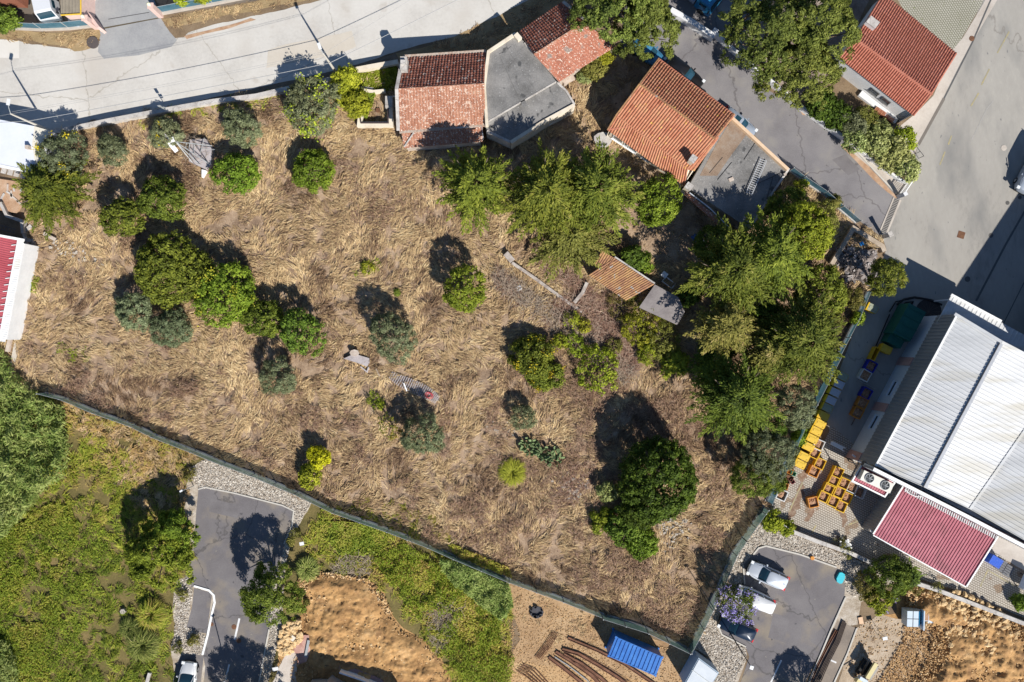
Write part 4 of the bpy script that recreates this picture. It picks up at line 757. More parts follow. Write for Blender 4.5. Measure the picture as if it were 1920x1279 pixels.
thicket('green_scrub', [(700,1045),(760,1015),(860,1080),(940,1160),(965,1230),(955,1290),(890,1290),(850,1250),(810,1190),(770,1140)], 1.3, 16000, L['bright'], 'tall fresh green scrub on the slope beside the orange dug earth', 'scrub', .10, .45, .05, .85, 1.6, keep=lambda X, Y: (fbm(X, Y, 2.4, 6) + .25 * (vn(X, Y, .9, 3) - .5)) < .58)
thicket('green_scrub', [(-60,950),(150,930),(215,1010),(190,1090),(150,1180),(200,1290),(-60,1340)], .9, 22000, L['bright'], 'bright green low scrub in the lower left corner', 'scrub', .085, .5, .0, .8, 1.8, keep=lambda X, Y: (fbm(X, Y, 3.2, 6) + .25 * (vn(X, Y, .9, 3) - .5)) < .55)
for x, y, r, m, la in ((1050,640,16,'lime','small lime shrub between the round dark bush and the brambles'),(1150,650,20,'coniferd','dusty shrub inside the brambles, right of the sprawling lime bush'),(1180,555,20,'coniferd','dusty shrub at the lower edge of the orange tiled shed'),(1095,612,14,'lime','tiny lime shrub between two rods in the brambles'),(1215,660,26,'lime','lime bramble below the green bramble bush')):
    T('bramble_bush', x, y, r, .9, 'olive', m, la, 'bush', dens=1.5, s=.12)
twigs('dead_branches', [(348,262),(392,262),(396,300),(384,316),(352,300)], 260, .9, m_twig, 'dead branches strewn over the ruined hut slab', 1.25)
twigs('hedge_twigs', [(930,500),(1030,570),(1120,640),(1200,700),(1170,720),(1080,640),(980,580),(925,530)], 1500, 1.4, m_twig, 'pale dead stalks standing through the brambles', .8)

tufts('green_weeds', [(150,830),(250,850),(330,930),(330,1000),(200,960)], 1.6, 20, L_weed, ln=(.3,.6), wd=.05, lift=(.1,.3), spread=2., tint=lambda X, Y: .3 + .4 * fbm(X, Y, 1.4, 1), label='yellow-green weeds in the dry grass left of the street tree shade', cat='weeds', zf=zero, mask=lambda X, Y: fbm(X, Y, 2, 2) > .5)
# ---------------------------------------------------------------- roofs and walls
t_old = mat('old_roof_tile', [(.07,.03,.022),(.17,.06,.04),(.28,.105,.07),(.38,.2,.15)], .7, 9, bump=.35, tint=True, tw=.4, specks=[((.55,.5,.45),6,.64),((.42,.34,.29),3,.64)])
t_worn = mat('worn_roof_tile', [(.17,.07,.045),(.30,.13,.08),(.38,.185,.12),(.42,.28,.19)], .7, 9, bump=.35, tint=True, tw=.4, specks=[((.62,.55,.48),8,.61),((.5,.36,.28),2.2,.62)])
t_orange = mat('orange_roof_tile', [(.28,.09,.05),(.44,.175,.10),(.5,.24,.14),(.5,.32,.14)], .8, 8, bump=.3, tint=True, tw=.5, specks=[((.66,.42,.1),2.2,.68),((.66,.6,.52),7,.74)])
t_red = mat('red_roof_tile', [(.36,.12,.08),(.45,.165,.11),(.52,.22,.16)], .6, 8, bump=.15, tint=True, tw=.5)
t_mossy = mat('lichen_roof_tile', [(.15,.075,.05),(.28,.14,.08),(.4,.23,.10),(.3,.21,.15)], .5, 7, bump=.35, tint=True, tw=.4, specks=[((.3,.28,.26),2,.66)])
m_flatroof = mat('weathered_roof_concrete', [(.10,.095,.09),(.17,.165,.16),(.24,.23,.22),(.3,.29,.28)], .4, 7, bump=.4, specks=[((.4,.4,.39),6,.68),((.08,.08,.08),.7,.64)])
m_cream = mat('cream_plaster', [(.5,.42,.32),(.66,.58,.46),(.72,.65,.54)], .8, 5, bump=.1)
m_wallwhite = mat('white_render', [(.6,.6,.6),(.75,.75,.75)], .7, 5, bump=.05)
m_stonecap = mat('stone_wall', [(.3,.27,.25),(.46,.43,.4),(.58,.55,.52)], 1.1, 6, bump=.4, cracks=((.2,.18,.16),.5,.02))
m_oldwall = mat('old_wall', [(.3,.24,.2),(.46,.38,.32),(.56,.5,.44)], 1.1, 6, bump=.4)
m_glass = flat('window_glass', (.03,.045,.06), .12, spec=.8)
def slope(A, B, Cc, D, mt, parent, pitch=.24, course=.4, amp=.07, step=.03, name='tile_course', jit=.01):
    """A-B ridge, D-C eave: barrel tiles in real geometry"""
    A, B, Cc, D = map(Vector, (A, B, Cc, D)); n = (B - A).cross(D - A).normalized()
    if n.z < 0: n = -n
    wl = max((B - A).length, (Cc - D).length); ll = ((D - A).length + (Cc - B).length) / 2
    nc = max(2, int(wl / pitch)); nr = max(2, int(ll / course)); Vv = []; Ff = []; Tt = []; k = 0
    prof = [(0, -.2), (.12, .72), (.35, 1), (.6, .8), (.76, -.1), (1, -.2)]
    def S(u, v): return A * (1-u)*(1-v) + B * u*(1-v) + Cc * u*v + D * (1-u)*v
    ct = np.random.default_rng(5).normal(0, .06, nc)
    for i in range(nc):
        for j in range(nr):
            jz = random.uniform(-jit, jit); ju = random.uniform(-.03, .03)
            rows = []
            for v, dz in ((j / nr, 0), ((j + 1.06) / nr, step)):
                rows.append([S((i + p + ju * 0) / nc, min(v, 1.01)) + n * (a * amp + dz + jz + .03) for p, a in prof])
            Vv += rows[0] + rows[1]
            for q in range(5): Ff.append((k+q, k+q+1, k+6+q+1, k+6+q))
            m = len(prof); low = [S((i + p) / nc, min((j+1.06)/nr, 1.01)) + n * (a * amp + jz - .01) for p, a in prof[1:4]]
            Vv += low; Ff.append((k+7, k+8, k+13, k+12)); Ff.append((k+8, k+9, k+14, k+13)); k += 15
            t = min(1, max(0, .5 + ct[i] + random.gauss(0, .2))); Tt += [t] * 7
    off = rootloc(parent); me_off = (off.x, off.y, off.z)
    o = npobj(name, [tuple(v) for v in Vv], Ff, Tt, mt, parent, off=None)
    me = o.data
    co = np.empty(len(me.vertices) * 3, dtype=np.float32); me.vertices.foreach_get('co', co); co = co.reshape(-1, 3) - np.array(me_off, dtype=np.float32); me.vertices.foreach_set('co', co.ravel()); me.update()
    o['kind'] = 'stuff'
    q = MB(); q.slab([A, B, Cc, D], .1); q.obj('roof_deck', m_oldwall, parent)
    return o
def ridge(pts, mt, parent, r=.11, name='ridge_cap'):
    mb = MB(); pts = [Vector(p) for p in pts]
    for a, b in zip(pts[:-1], pts[1:]):
        L_ = (b - a).length; n = max(1, int(L_ / .42))
        for i in range(n): mb.tube([a.lerp(b, i / n) + Vector((0,0,.05)), a.lerp(b, (i + 1.05) / n) + Vector((0,0,.07))], [r * .85, r], 6)
    return mb.obj(name, mt, parent)
def building(name, label, at, cat='house'):
    c = P(*at); return empty(name, (c.x, c.y, 0), 0, label, cat)
def walls(parent, pts, h, mt, inset=.25, name='wall'):
    """footprint under the eave polygon (3-D points), inset"""
    c = sum((Vector(p) for p in pts), Vector()) / len(pts); q = []
    for p in pts:
        p = Vector(p); d = (c - p); d.z = 0; q.append(Vector((p.x, p.y, 0)) + d.normalized() * inset * 1.3)
        q[-1].z = (p.z if h is None else h) - .12
    mb = MB(); mb.prism(q, 0); return mb.obj(name, mt, parent)
def blockpart(parent, px, h, size, z0, z1, mt, name, rz=0.):
    c = P(px[0], px[1], h); mb = MB(); mb.box((c.x, c.y, (z0 + z1) / 2), (size[0], size[1], z1 - z0), rz); return mb.obj(name, mt, parent)
def parapet(parent, pts, h, up, wd, mt, name='parapet', z0=None):
    mb = MB(); mb.ribbon(PL(pts, h + up), wd, (h - .3) if z0 is None else z0, h + up); return mb.obj(name, mt, parent)
def window(parent, a, b, z0, z1, mt=None, out=(0, 0)):
    """framed window on a wall between ground-plan points a, b (world)"""
    A = Vector((a[0], a[1], 0)); B = Vector((b[0], b[1], 0)); d = (B - A).normalized(); n = Vector((d.y, -d.x, 0)); Lw = (B - A).length; c = (A + B) / 2 + n * .02; rz = math.atan2(d.y, d.x)
    mb = MB(); zc = (z0 + z1) / 2
    for s_ in (-1, 1):
        mb.box(c + d * s_ * (Lw / 2) + Vector((0, 0, zc)), (.08, .12, z1 - z0 + .08), rz); mb.box(c + Vector((0, 0, zc + s_ * (z1 - z0) / 2)), (Lw - .08, .12, .08), rz)
    mb.box(c + Vector((0, 0, z0 - .07)) + n * .06, (Lw + .2, .2, .05), rz)
    f = mb.obj('window', mt or m_white, parent)
    q = MB(); q.box(c + Vector((0, 0, zc)), (Lw - .1, .05, z1 - z0 - .08), rz); q.obj('pane', m_glass, f)
# --- A: red tiled house by the road
hA, hAr = 2.7, 4.0
A = building('tiled_house', 'old house with dark red lichen-spotted tiles and a lean-to, beside the pale road', (830,190))
NW, NE = P(757,110,hA), P(911,100,hA); RW, RE = P(746,168,hAr), P(908,158,hAr); SW, SE = P(749,246,hA), P(911,233,hA)
slope(RW, RE, NE, NW, t_old, A, .30, .27, .03, .07, jit=.018); slope(RE, RW, SW, SE, t_worn, A, .30, .30, .028, .045, jit=.018)
ridge([RW, RE], t_worn, A, .1)
LW, LE = P(757,278,2.0), P(905,266,2.0)
slope(P(905,238,2.5), P(753,250,2.5), LW, LE, t_worn, A, .28, .28, .03, .05, 'lean_to_tile_course')
walls(A, [NW, NE, SE, SW], hA, m_oldwall, .3); walls(A, [P(756,252,2.3), P(905,242,2.3), LE, LW], 1.9, m_oldwall, .2, 'lean_to_wall')
mb = MB(); mb.prism([RW + Vector((.06,0,-.1)), NW + Vector((.1,-.1,-.12)), SW + Vector((.1,.1,-.12))], 0); mb.prism([RE + Vector((-.2,0,-.1)), NE + Vector((-.2,-.1,-.12)), SE + Vector((-.2,.1,-.12))], 0)
mb.obj('gable_wall', m_oldwall, A)
mb = MB()
for a, b in ((NW + Vector((-.1,0,0)), RW + Vector((-.1,0,0))), (RW + Vector((-.1,0,0)), SW + Vector((-.1,0,0)))): mb.beam(a + Vector((0,0,.08)), b + Vector((0,0,.08)), .34, .22)
mb.obj('verge_coping', m_stonecap, A)
blockpart(A, (757,120), 4.2, (.65,1.3), 2.2, 4.4, m_stonecap, 'chimney'); blockpart(A, (757,120), 4.2, (.5,.4), 4.4, 4.75, m_stonecap, 'chimney_cap')
mb = MB(); mb.tube([P(856,240,2.75), P(903,238,2.7), P(906,262,2.1)], .05); mb.obj('gutter_pipe', flat('grey_pipe', (.4,.42,.45), .5), A)
mb = MB(); mb.beam(P(758,276,2.2), P(776,249,2.7), .12, .1); mb.obj('hip_strip', m_stonecap, A)
mb = MB()
for i in range(62):
    u = (i + .5) / 62; p = NW.lerp(NE, u); mb.box(p + Vector((0, .16, .02)), (.11, .34, .1), .06)
mb.obj('eave_tile', mat('pale_tile_end', [(.34,.16,.1),(.5,.4,.32),(.55,.48,.42)], 2, 9), A, kind='stuff')
mb = MB()
for i in range(62):
    u = (i + .5) / 62; p = SW.lerp(SE, u); mb.box(p + Vector((0, -.1, .02)), (.11, .34, .1), .06)
mb.obj('eave_tile', MC['pale_tile_end'], A, kind='stuff')
# --- B: flat concrete roof house
hB = 3.0
B = building('flat_roof_house', 'old house with a grey flat concrete roof and cream parapet between two tiled roofs', (985,165))
pl = [(917,97),(966,64),(984,80),(1043,153),(913,229),(909,160)]; q = PL(pl, hB); mb = MB(); mb.prism(q, 0); mb.obj('main_block', m_flatroof, B)
pl2 = [(1044,155),(1062,172),(1076,197),(960,266),(912,243),(913,231)]; mb = MB(); mb.prism(PL(pl2, 2.6), 0); mb.obj('low_block', m_flatroof, B)
parapet(B, [(913,236),(908,160),(916,97),(967,63)], hB, .28, .3, m_cream, z0=0); parapet(B, [(984,80),(1003,104)], hB, .12, .25, m_stonecap)
parapet(B, [(1045,155),(1062,171),(1077,196)], 2.6, .2, .2, m_stonecap, z0=0); parapet(B, [(1077,197),(1020,228),(958,267)], 2.6, .18, .34, m_cream, z0=0); parapet(B, [(958,267),(913,246)], 2.6, .12, .25, m_stonecap, z0=0)
parapet(B, [(1043,153),(913,229)], hB, .04, .09, m_stonecap)
for a, b in ((940,100),(985,200)), ((955,90),(1010,170)): 
    mb = MB(); mb.beam(P(a[0], a[1], hB + .03), P(b[0], b[1], hB + .03), .5, .02); mb.obj('roof_ridge', m_flatroof, B)
mb = MB(); mb.box(P(967,67,hB) + Vector((.2,-.3,.25)), (.5,.7,.6), .7); mb.obj('chimney', m_cream, B)
wA, wB = P(958,267,2.6), P(1076,197,2.6)
for u in (.62,.74,.86):
    a = wA.lerp(wB, u); b = wA.lerp(wB, u + .07); window(B, (a.x, a.y), (b.x, b.y), 1.1, 1.9)
# --- B2: upper tiled house
h2, h2r = 2.9, 4.0
B2 = building('tiled_house', 'old house with patched red tiles at the top, partly under the big pine', (1065,80))
a1, a2 = P(1001,103,h2r), P(1098,41,h2r); n1, n2 = P(974,60,h2), P(1054,5,h2); s1_, s2_ = P(1048,154,h2), P(1155,87,h2)
slope(a1, a2, n2, n1, t_old, B2, .30, .28, .03, .06, jit=.018); slope(a2, a1, s1_, s2_, mat('patched_roof_tile', [(.2,.07,.045),(.36,.14,.09),(.44,.2,.13)], .6, 8, bump=.35, tint=True, tw=.4, specks=[((.24,.19,.165),.6,.60),((.6,.5,.42),7,.60)]), B2, .30, .30, .03, .05, jit=.018)
ridge([a1, a2], t_worn, B2); walls(B2, [n1, n2, s2_, s1_], h2, m_oldwall, .3)
mb = MB(); mb.prism([a1 + Vector((.1,.1,-.1)), n1 + Vector((.1,0,-.1)), s1_ + Vector((.1,.2,-.1))], 0); mb.prism([a2 - Vector((.2,.1,.1)), n2 - Vector((.2,0,.1)), s2_ - Vector((.2,.0,.1))], 0); mb.obj('gable_wall', m_oldwall, B2)
mb = MB(); mb.beam(n2 + Vector((.1,0,.1)), a2 + Vector((.1,0,.1)), .3, .15); mb.obj('verge_coping', m_stonecap, B2)
mb = MB(); mb.prism(PL([(1075,142),(1079,148),(1058,158),(1054,152)], .9), 0); mb.obj('step_wall', m_oldwall, B2)
# --- C: orange tiled house on the lane
h3, h3m, h3r = 3.4, 4.1, 5.2
Cc_ = building('orange_tiled_house', 'house with orange ribbed tiles and a chimney, beside the asphalt lane', (1255,235))
r1, r2 = P(1199,158,h3r), P(1340,261,h3r); e1, e2 = P(1235,111,h3), P(1376,216,h3); m1, m2 = P(1155,217,h3m), P(1290,318,h3m); w1, w2 = P(1139,244,h3), P(1284,350,h3)
slope(r1, r2, e2, e1, t_orange, Cc_, .27, .42, .10, .02); slope(r2, r1, m1, m2, t_orange, Cc_, .27, .42, .09, .02); slope(m2, m1, w1, w2, t_orange, Cc_, .27, .42, .09, .02)
m3, w3 = P(1300,320,h3m), P(1292,347,h3)
slope(r2, P(1343,262,h3r-.1), m3, m2, t_orange, Cc_, .25, .4, .08, .02)
ridge([r1, r2], t_mossy, Cc_, .12); ridge([m1, m2], t_orange, Cc_, .08); ridge([r1, e1], t_mossy, Cc_, .1); ridge([r1, m1, w1], t_mossy, Cc_, .1); ridge([w1, P(1178,238,h3m-.1)], t_red, Cc_, .1); ridge([r2 + Vector((.35,.2,-.1)), m3], t_orange, Cc_, .13); ridge([r2, e2], t_orange, Cc_, .13, 'verge_cap'); ridge([e1, e2], t_red, Cc_, .09, 'eave_cap')
walls(Cc_, [e1, e2, P(1292,345,h3), w1], h3, m_cream, .35)
mb = MB(); mb.prism([r1 + Vector((.2,-.1,-.2)), e1 + Vector((.1,-.2,-.1)), m1 + Vector((.2,0,-.2)), w1 + Vector((.2,0,-.1))], 0); mb.prism([r2 - Vector((.2,-.1,.2)), e2 - Vector((.2,.1,.1)), m2 - Vector((.2,0,.2)), w2 - Vector((.2,0,.1))], 0); mb.obj('gable_wall', m_cream, Cc_)
blockpart(Cc_, (1300,298), 5.6, (.5,.6), 4.3, 5.6, m_cream, 'chimney', -.63); blockpart(Cc_, (1300,298), 5.7, (.62,.72), 5.6, 5.7, m_stonecap, 'chimney_cap', -.63)
blockpart(Cc_, (1292,350), 3.9, (.6,.6), 0, 3.9, m_cream, 'chimney', -.63); blockpart(Cc_, (1292,350), 3.98, (.7,.7), 3.9, 3.98, m_stonecap, 'chimney_cap', -.63)
wa = P(1139,244,h3); wb = P(1284,350,h3); dd = (wb - wa).normalized(); nn = Vector((dd.y, -dd.x, 0)); nn = nn if nn.dot(Vector((-1,-1,0))) > 0 else -nn
c0 = sum((Vector(p) for p in (e1, e2, P(1292,345,h3), w1)), Vector()) / 4
def inset_pt(p, s=.35*1.3):
    d = c0 - p; d.z = 0; return p + d.normalized() * s
Wa, Wb = inset_pt(w1), inset_pt(P(1292,345,h3))
for u0, u1, z0, z1 in ((.05,.17,1.1,2.3),(.20,.235,1.1,2.3),(.26,.36,1.1,2.3),(.45,.53,1.1,2.3)):
    a = Wa.lerp(Wb, u0); b = Wa.lerp(Wb, u1); window(Cc_, (a.x, a.y), (b.x, b.y), z0, z1)
# flat annex with parapet
X1 = building('flat_annex', 'grey flat-roofed annex with a tan parapet and a ladder lying on top', (1390,320), 'building')
pl = [(1376,222),(1478,318),(1405,430),(1290,352),(1342,262)]; h4 = 3.1; mb = MB(); mb.prism(PL(pl, h4), 0); mb.obj('roof_block', m_flatroof, X1)
mb = MB(); mb.prism(PL([(1370,228),(1400,252),(1365,300),(1345,330),(1312,330),(1345,268)], h4 + .02), h4 - .05); mb.obj('dirt_layer', mat('roof_dirt', [(.15,.1,.07),(.25,.18,.13),(.3,.26,.22)], .8, 8, bump=.3), X1)
parapet(X1, [(1374,222),(1428,272),(1478,318)], h4, .5, .3, mat('tan_plaster', [(.6,.42,.27),(.72,.53,.36)], 1, 6), z0=0); parapet(X1, [(1480,316),(1440,375),(1407,428)], h4, .12, .2, m_stonecap, z0=0)
mb = MB(); mb.tube([P(1293,362,h4+.25), P(1330,390,h4+.25), P(1372,432,h4+.1)], .06); mb.obj('gutter', flat('zinc', (.5,.53,.58), .4), X1)
mb = MB(); mb.prism(PL([(1286,358),(1292,364),(1345,408),(1340,416),(1284,366)], 2.8), 2.6); mb.prism(PL([(1345,410),(1368,430),(1362,438),(1340,418)], 2.6), 2.45); mb.obj('tile_fringe', t_worn, X1)
for a, b in (((1330,325),(1355,295)),((1345,338),(1372,305)),((1420,345),(1470,322)),((1395,300),(1420,262)),((1450,330),(1430,400))):
    mb = MB(); mb.tube([P(*a, h4+.03), P(*b, h4+.03)], .025, 5); mb.obj('cable', flat('black_cable', (.03,.03,.03)), X1)
blockpart(X1, (1371,337), h4+.1, (.5,.35), h4, h4+.12, m_oldwall, 'brick_lump', .4); blockpart(X1, (1471,328), h4+.2, (.25,.25), h4, h4+.4, m_oldwall, 'brick_lump', .4)
def ladder(a, b, h, wd, n, label, m, z=.2):
    A_, B_ = P(*a, h), P(*b, h); r = empty('ladder', (A_ + B_) / 2, 0, label, 'ladder'); d = (B_ - A_).normalized(); nn = Vector((-d.y, d.x, 0)) * wd / 2; k = MB()
    for s_ in (-1, 1):
        k = MB(); k.beam(A_ + nn * s_ + Vector((0,0,z)), B_ + nn * s_ + Vector((0,0,z)), .05, .08); k.obj('rail', m, r)
    for i in range(n):
        k = MB(); c = A_.lerp(B_, (i + .5) / n) + Vector((0,0,z)); k.beam(c - nn, c + nn, .045, .03); k.obj('rung', m, r)
ladder((1431,300), (1403,365), h4, .62, 17, 'long aluminium ladder lying on the grey flat roof', flat('aluminium', (.62,.63,.64), .35, .3))
# --- D: white house top right
h5, h5r = 3.0, 4.3
D_ = building('white_house', 'white-walled house with a clean red tiled roof at the top right beside the paved parking', (1680,100))
r1, r2 = P(1602,73,h5r), P(1747,178,h5r); e1, e2 = P(1655,-12,h5), P(1794,102,h5); s1, s2 = P(1572,108,h5), P(1714,218,h5)
slope(r1, r2, e2, e1, t_red, D_, .25, .45, .09, .015); slope(r2, r1, s1, s2, t_red, D_, .25, .45, .09, .015); ridge([r1, r2], t_red, D_, .12)
walls(D_, [e1, e2, s2, s1], h5, m_wallwhite, .3)
mb = MB(); mb.prism([r2 - Vector((.3,-.1,.15)), e2 - Vector((.3,0,.12)), s2 - Vector((.2,-.1,.12))], 0); mb.prism([r1 + Vector((.3,-.1,-.15)), e1 + Vector((.3,0,-.12)), s1 + Vector((.2,-.1,-.12))], 0); mb.obj('gable_wall', m_wallwhite, D_)
blockpart(D_, (1637,42), 4.6, (1.1,.75), 3.2, 4.6, m_wallwhite, 'chimney', -.65); blockpart(D_, (1637,42), 4.66, (1.1,.78), 4.6, 4.68, m_stonecap, 'chimney_cap', -.65)
c0 = sum((Vector(p) for p in (e1, e2, s2, s1)), Vector()) / 4; Wa, Wb = inset_pt(s1, .39), inset_pt(s2, .39)
for u0, u1 in ((.5,.6),(.66,.76)):
    a = Wa.lerp(Wb, u0); b = Wa.lerp(Wb, u1); window(D_, (a.x, a.y), (b.x, b.y), 1.2, 1.9, flat('dark_frame', (.12,.12,.12)))
a = Wa.lerp(Wb, .45); b = Wa.lerp(Wb, .98); dd = (b - a).normalized(); nn = Vector((dd.y, -dd.x, 0)); mb = MB(); mb.beam(Vector((a.x, a.y, .18)) + nn * .35, Vector((b.x, b.y, .18)) + nn * .35, .6, .36); mb.obj('plinth', m_wallwhite, D_)
# roof tiles leaning in stacks behind the white house
for i, (x, y) in enumerate(((1644,205),(1650,209),(1656,213),(1665,219),(1672,224))):
    mb = MB(); c = P(x, y, .3)
    for k in range(4): mb.box(c + Vector((k * .1 - .2, k * -.06, 0)), (.07, .45, .5 if i < 3 else .22), -.65)
    o = mb.obj('roof_tile_stack', t_orange, label=['first orange tile stack at the foot of the white wall', 'second orange tile stack from the hedge end', 'middle orange tile stack at the foot of the white wall', 'low orange tile stack, next to last', 'low orange tile stack nearest the house corner'][i], cat='tile stack')
# --- E: white flat-roofed building at the left edge
E = building('flat_roof_building', 'white flat-roofed building at the left edge beside the pale road', (-10,275), 'building')
hE = 2.6; pl = [(-90,205),(0,225),(64,237),(92,245),(88,262),(84,300),(58,324),(0,311),(-90,292)]; mb = MB(); mb.prism(PL(pl, hE), 0); mb.obj('block', mat('bluish_roof_paint', [(.60,.63,.70),(.68,.70,.76)], .5, 3, bump=.05), E)
mb = MB(); mb.prism(PL([(64,237),(91,245),(87,262),(83,298),(66,310),(60,270)], hE + .02), hE - .1); mb.obj('roof_edge', mat('pale_screed', [(.58,.54,.45),(.68,.64,.56)], .8, 6, bump=.1), E)
mb = MB(); mb.ribbon(PL([(0,311),(57,323)], hE), .25, hE - .6, hE + .05); mb.obj('gutter', m_white, E)
blockpart(E, (50,276), hE + .5, (.35,.35), hE, hE + .55, m_oldwall, 'roof_vent')
mb = MB()
for i in range(5): mb.box(P(8 + i * 12, 318 + i * 3, 1.6), (.5, .9, .12), -.25)
mb.obj('eave_bracket', m_stonecap, E)
# --- F: red corrugated roof at left edge
def ribroof(A_, B_, C_, D2, mt, parent, pitch=.25, h=.05, name='roof_sheet', wr=.35):
    """ribbed sheet: ribs run from edge A-B to edge D-C"""
    A_, B_, C_, D2 = map(Vector, (A_, B_, C_, D2)); n = (B_ - A_).cross(D2 - A_).normalized(); n = n if n.z > 0 else -n
    wl = max((B_ - A_).length, (C_ - D2).length); nc = max(2, int(wl / pitch)); mb = MB(); vs = []; fs = []
    prof = [(0, 0), (1 - wr * 1.3, 0), (1 - wr, 1), (1 - wr * .3, 1)]; us = [((i + p) / nc, a) for i in range(nc) for p, a in prof] + [(1, 0)]
    for u, a in us: vs += [A_.lerp(B_, u) + n * a * h, D2.lerp(C_, u) + n * a * h]
    fs = [(2*i, 2*i+2, 2*i+3, 2*i+1) for i in range(len(us) - 1)]; mb.add(vs, fs); o = mb.obj(name, mt, parent)
    q = MB(); q.slab([A_ - n*.01, B_ - n*.01, C_ - n*.01, D2 - n*.01], .08); q.obj('roof_deck', mt, parent); return o
m_redsheet = mat('red_sheet', [(.36,.07,.085),(.46,.11,.13)], .3, 3, rough=.5, bump=.02)
m_pinksheet = mat('faded_red_sheet', [(.33,.085,.115),(.40,.12,.155),(.46,.16,.19)], .5, 4, rough=.5, bump=.02, specks=[((.29,.09,.11),.6,.5,.2)])
m_whitesheet = mat('white_sheet', [(.47,.475,.48),(.58,.585,.59),(.64,.64,.64)], .3, 2.5, rough=.5, bump=.01, stretch=(.25, 1.6, 1, .42), specks=[((.50,.48,.43),.5,.5,.2)])
m_greysheet = mat('grey_cladding', [(.24,.25,.27),(.32,.33,.35)], .3, 4, rough=.5, bump=.02)
Fb = building('red_roof_shed', 'shed with a red ribbed roof and white ribbed edge at the left border', (-20,540), 'shed')
hF = 3.0
ribroof(P(33,452,hF), P(0,632,hF), P(-90,612,hF+.6), P(-90,425,hF+.6), m_redsheet, Fb, .22, .04); ribroof(P(34,452,hF+.03), P(-2,640,hF+.03), P(10,642,hF-.25), P(45,453,hF-.25), m_whitesheet, Fb, .22, .04, 'edge_sheet')
walls(Fb, [P(-90,425,hF), P(45,453,hF), P(10,642,hF), P(-90,620,hF)], hF - .3, m_wallwhite, .2)
mb = MB(); mb.beam(P(-30,437,hF+.15), P(45,451,hF+.1), .25, .2); mb.beam(P(34,451,hF+.12), P(-2,640,hF+.12), .12, .1); mb.obj('flashing', m_white, Fb)
mb = MB()
for i in range(14):
    u = (i + .7) / 14.5; a = P(33,452,hF+.1).lerp(P(0,632,hF+.1), u); mb.box(a + Vector((-.3, .03, .02)), (.45, .07, .04), .12)
mb.obj('skylight_strip', m_white, Fb, kind='stuff')
# low structures between E and F
sh = building('ruined_shed', 'ruined low shed full of rubble between the white building and the red ribbed roof', (25,385), 'ruin')
mb = MB(); mb.prism(PL([(-40,330),(60,345),(30,400),(0,395),(-40,380)], .35), 0); mb.obj('rubble_floor', g_leaf, sh)
mb = MB(); mb.ribbon(PL([(0,380),(12,405),(40,415),(42,438)], .8), .3, 0, .8); mb.ribbon(PL([(58,423),(44,436),(48,450),(62,452)], .4), .35, 0, .4); mb.obj('wall', m_stonecap, sh)
for i in range(8):
    mb = MB(); c = P(5 + random.uniform(0, 40), 340 + random.uniform(0, 45), .4); mb.box(c, (random.uniform(.6, 1.4), .18, .08), random.uniform(0, 3)); mb.obj('broken_plank', m_stonecap if i % 2 else m_oldwall, sh)
ladder((-20,421), (30,434), .6, .4, 9, 'dark ladder lying in the shade above the red ribbed roof', flat('dark_metal', (.08,.08,.09), .5), .1)
mb = MB(); mb.ribbon(PL([(62,455),(54,520),(46,560),(38,600),(30,650),(20,700)], .3), .5, 0, .3); mb.obj('boundary_wall', mat('pale_footing', [(.3,.25,.2),(.5,.45,.38),(.58,.53,.46)], 1.2, 7, bump=.4), label='pale crumbling boundary wall at the left edge of the field, beside the red ribbed roof', cat='wall')
mb = MB(); mb.ribbon(PL([(50,455),(42,520),(26,600),(12,660)], .6), .35, 0, .6); mb.obj('boundary_wall', m_oldwall, label='grey inner wall right against the white ribbed roof edge', cat='wall')
# --- walls along the road
mb = MB(); mb.ribbon(PL([(94,247),(125,243),(200,227),(300,208),(400,190),(480,180),(540,166),(622,148)], .9), .45, -.02, .9); mb.obj('road_wall', m_stonecap, label='long low stone wall between the pale road and the dry field', cat='wall')
mb = MB(); mb.ribbon(PL([(653,133),(700,124),(746,116)], 1.1), .45, 0, 1.1); mb.obj('garden_wall', m_cream, label='short cream wall between the ivy and the road, left of the old tiled house', cat='wall')
# patio
pt = building('walled_patio', 'small roofless walled patio with a concrete floor left of the old tiled house', (705,205), 'patio')
mb = MB(); mb.prism(PL([(684,180),(723,180),(726,232),(680,232)], .12), 0); mb.obj('floor', g_path, pt); mb = MB(); mb.prism(PL([(686,190),(703,184),(706,200),(700,222),(688,222)], .16), .1); mb.obj('dirt_heap', g_leaf, pt)
mb = MB(); mb.ribbon(PL([(676,216),(674,233),(732,233),(731,184)], 1.0), .5, 0, 1.0); mb.obj('wall', m_cream, pt)
mb = MB(); mb.ribbon(PL([(675,219),(677,231),(728,231),(727,186)], 1.04), .12, .98, 1.1); mb.obj('dark_trim', flat('dark_trim', (.06,.04,.04)), pt)
mb = MB(); mb.ribbon(PL([(667,156),(668,167),(700,172),(722,170)], .8), .3, 0, .8); mb.obj('step_wall', m_cream, pt)
mb = MB(); mb.prism(PL([(674,162),(700,165),(700,170),(672,167)], .5), 0); mb.obj('stone_bench', m_stonecap, pt)
blockpart(pt, (729,191), 1.5, (.75,1.15), 0, 1.5, m_stonecap, 'pillar'); blockpart(pt, (708,207), .4, (.4,.4), 0, .4, m_rust, 'drain_box')
mb = MB(); mb.beam(P(733,182,1.4), P(744,181,1.4), .12, .1); mb.obj('beam', m_cream, pt)
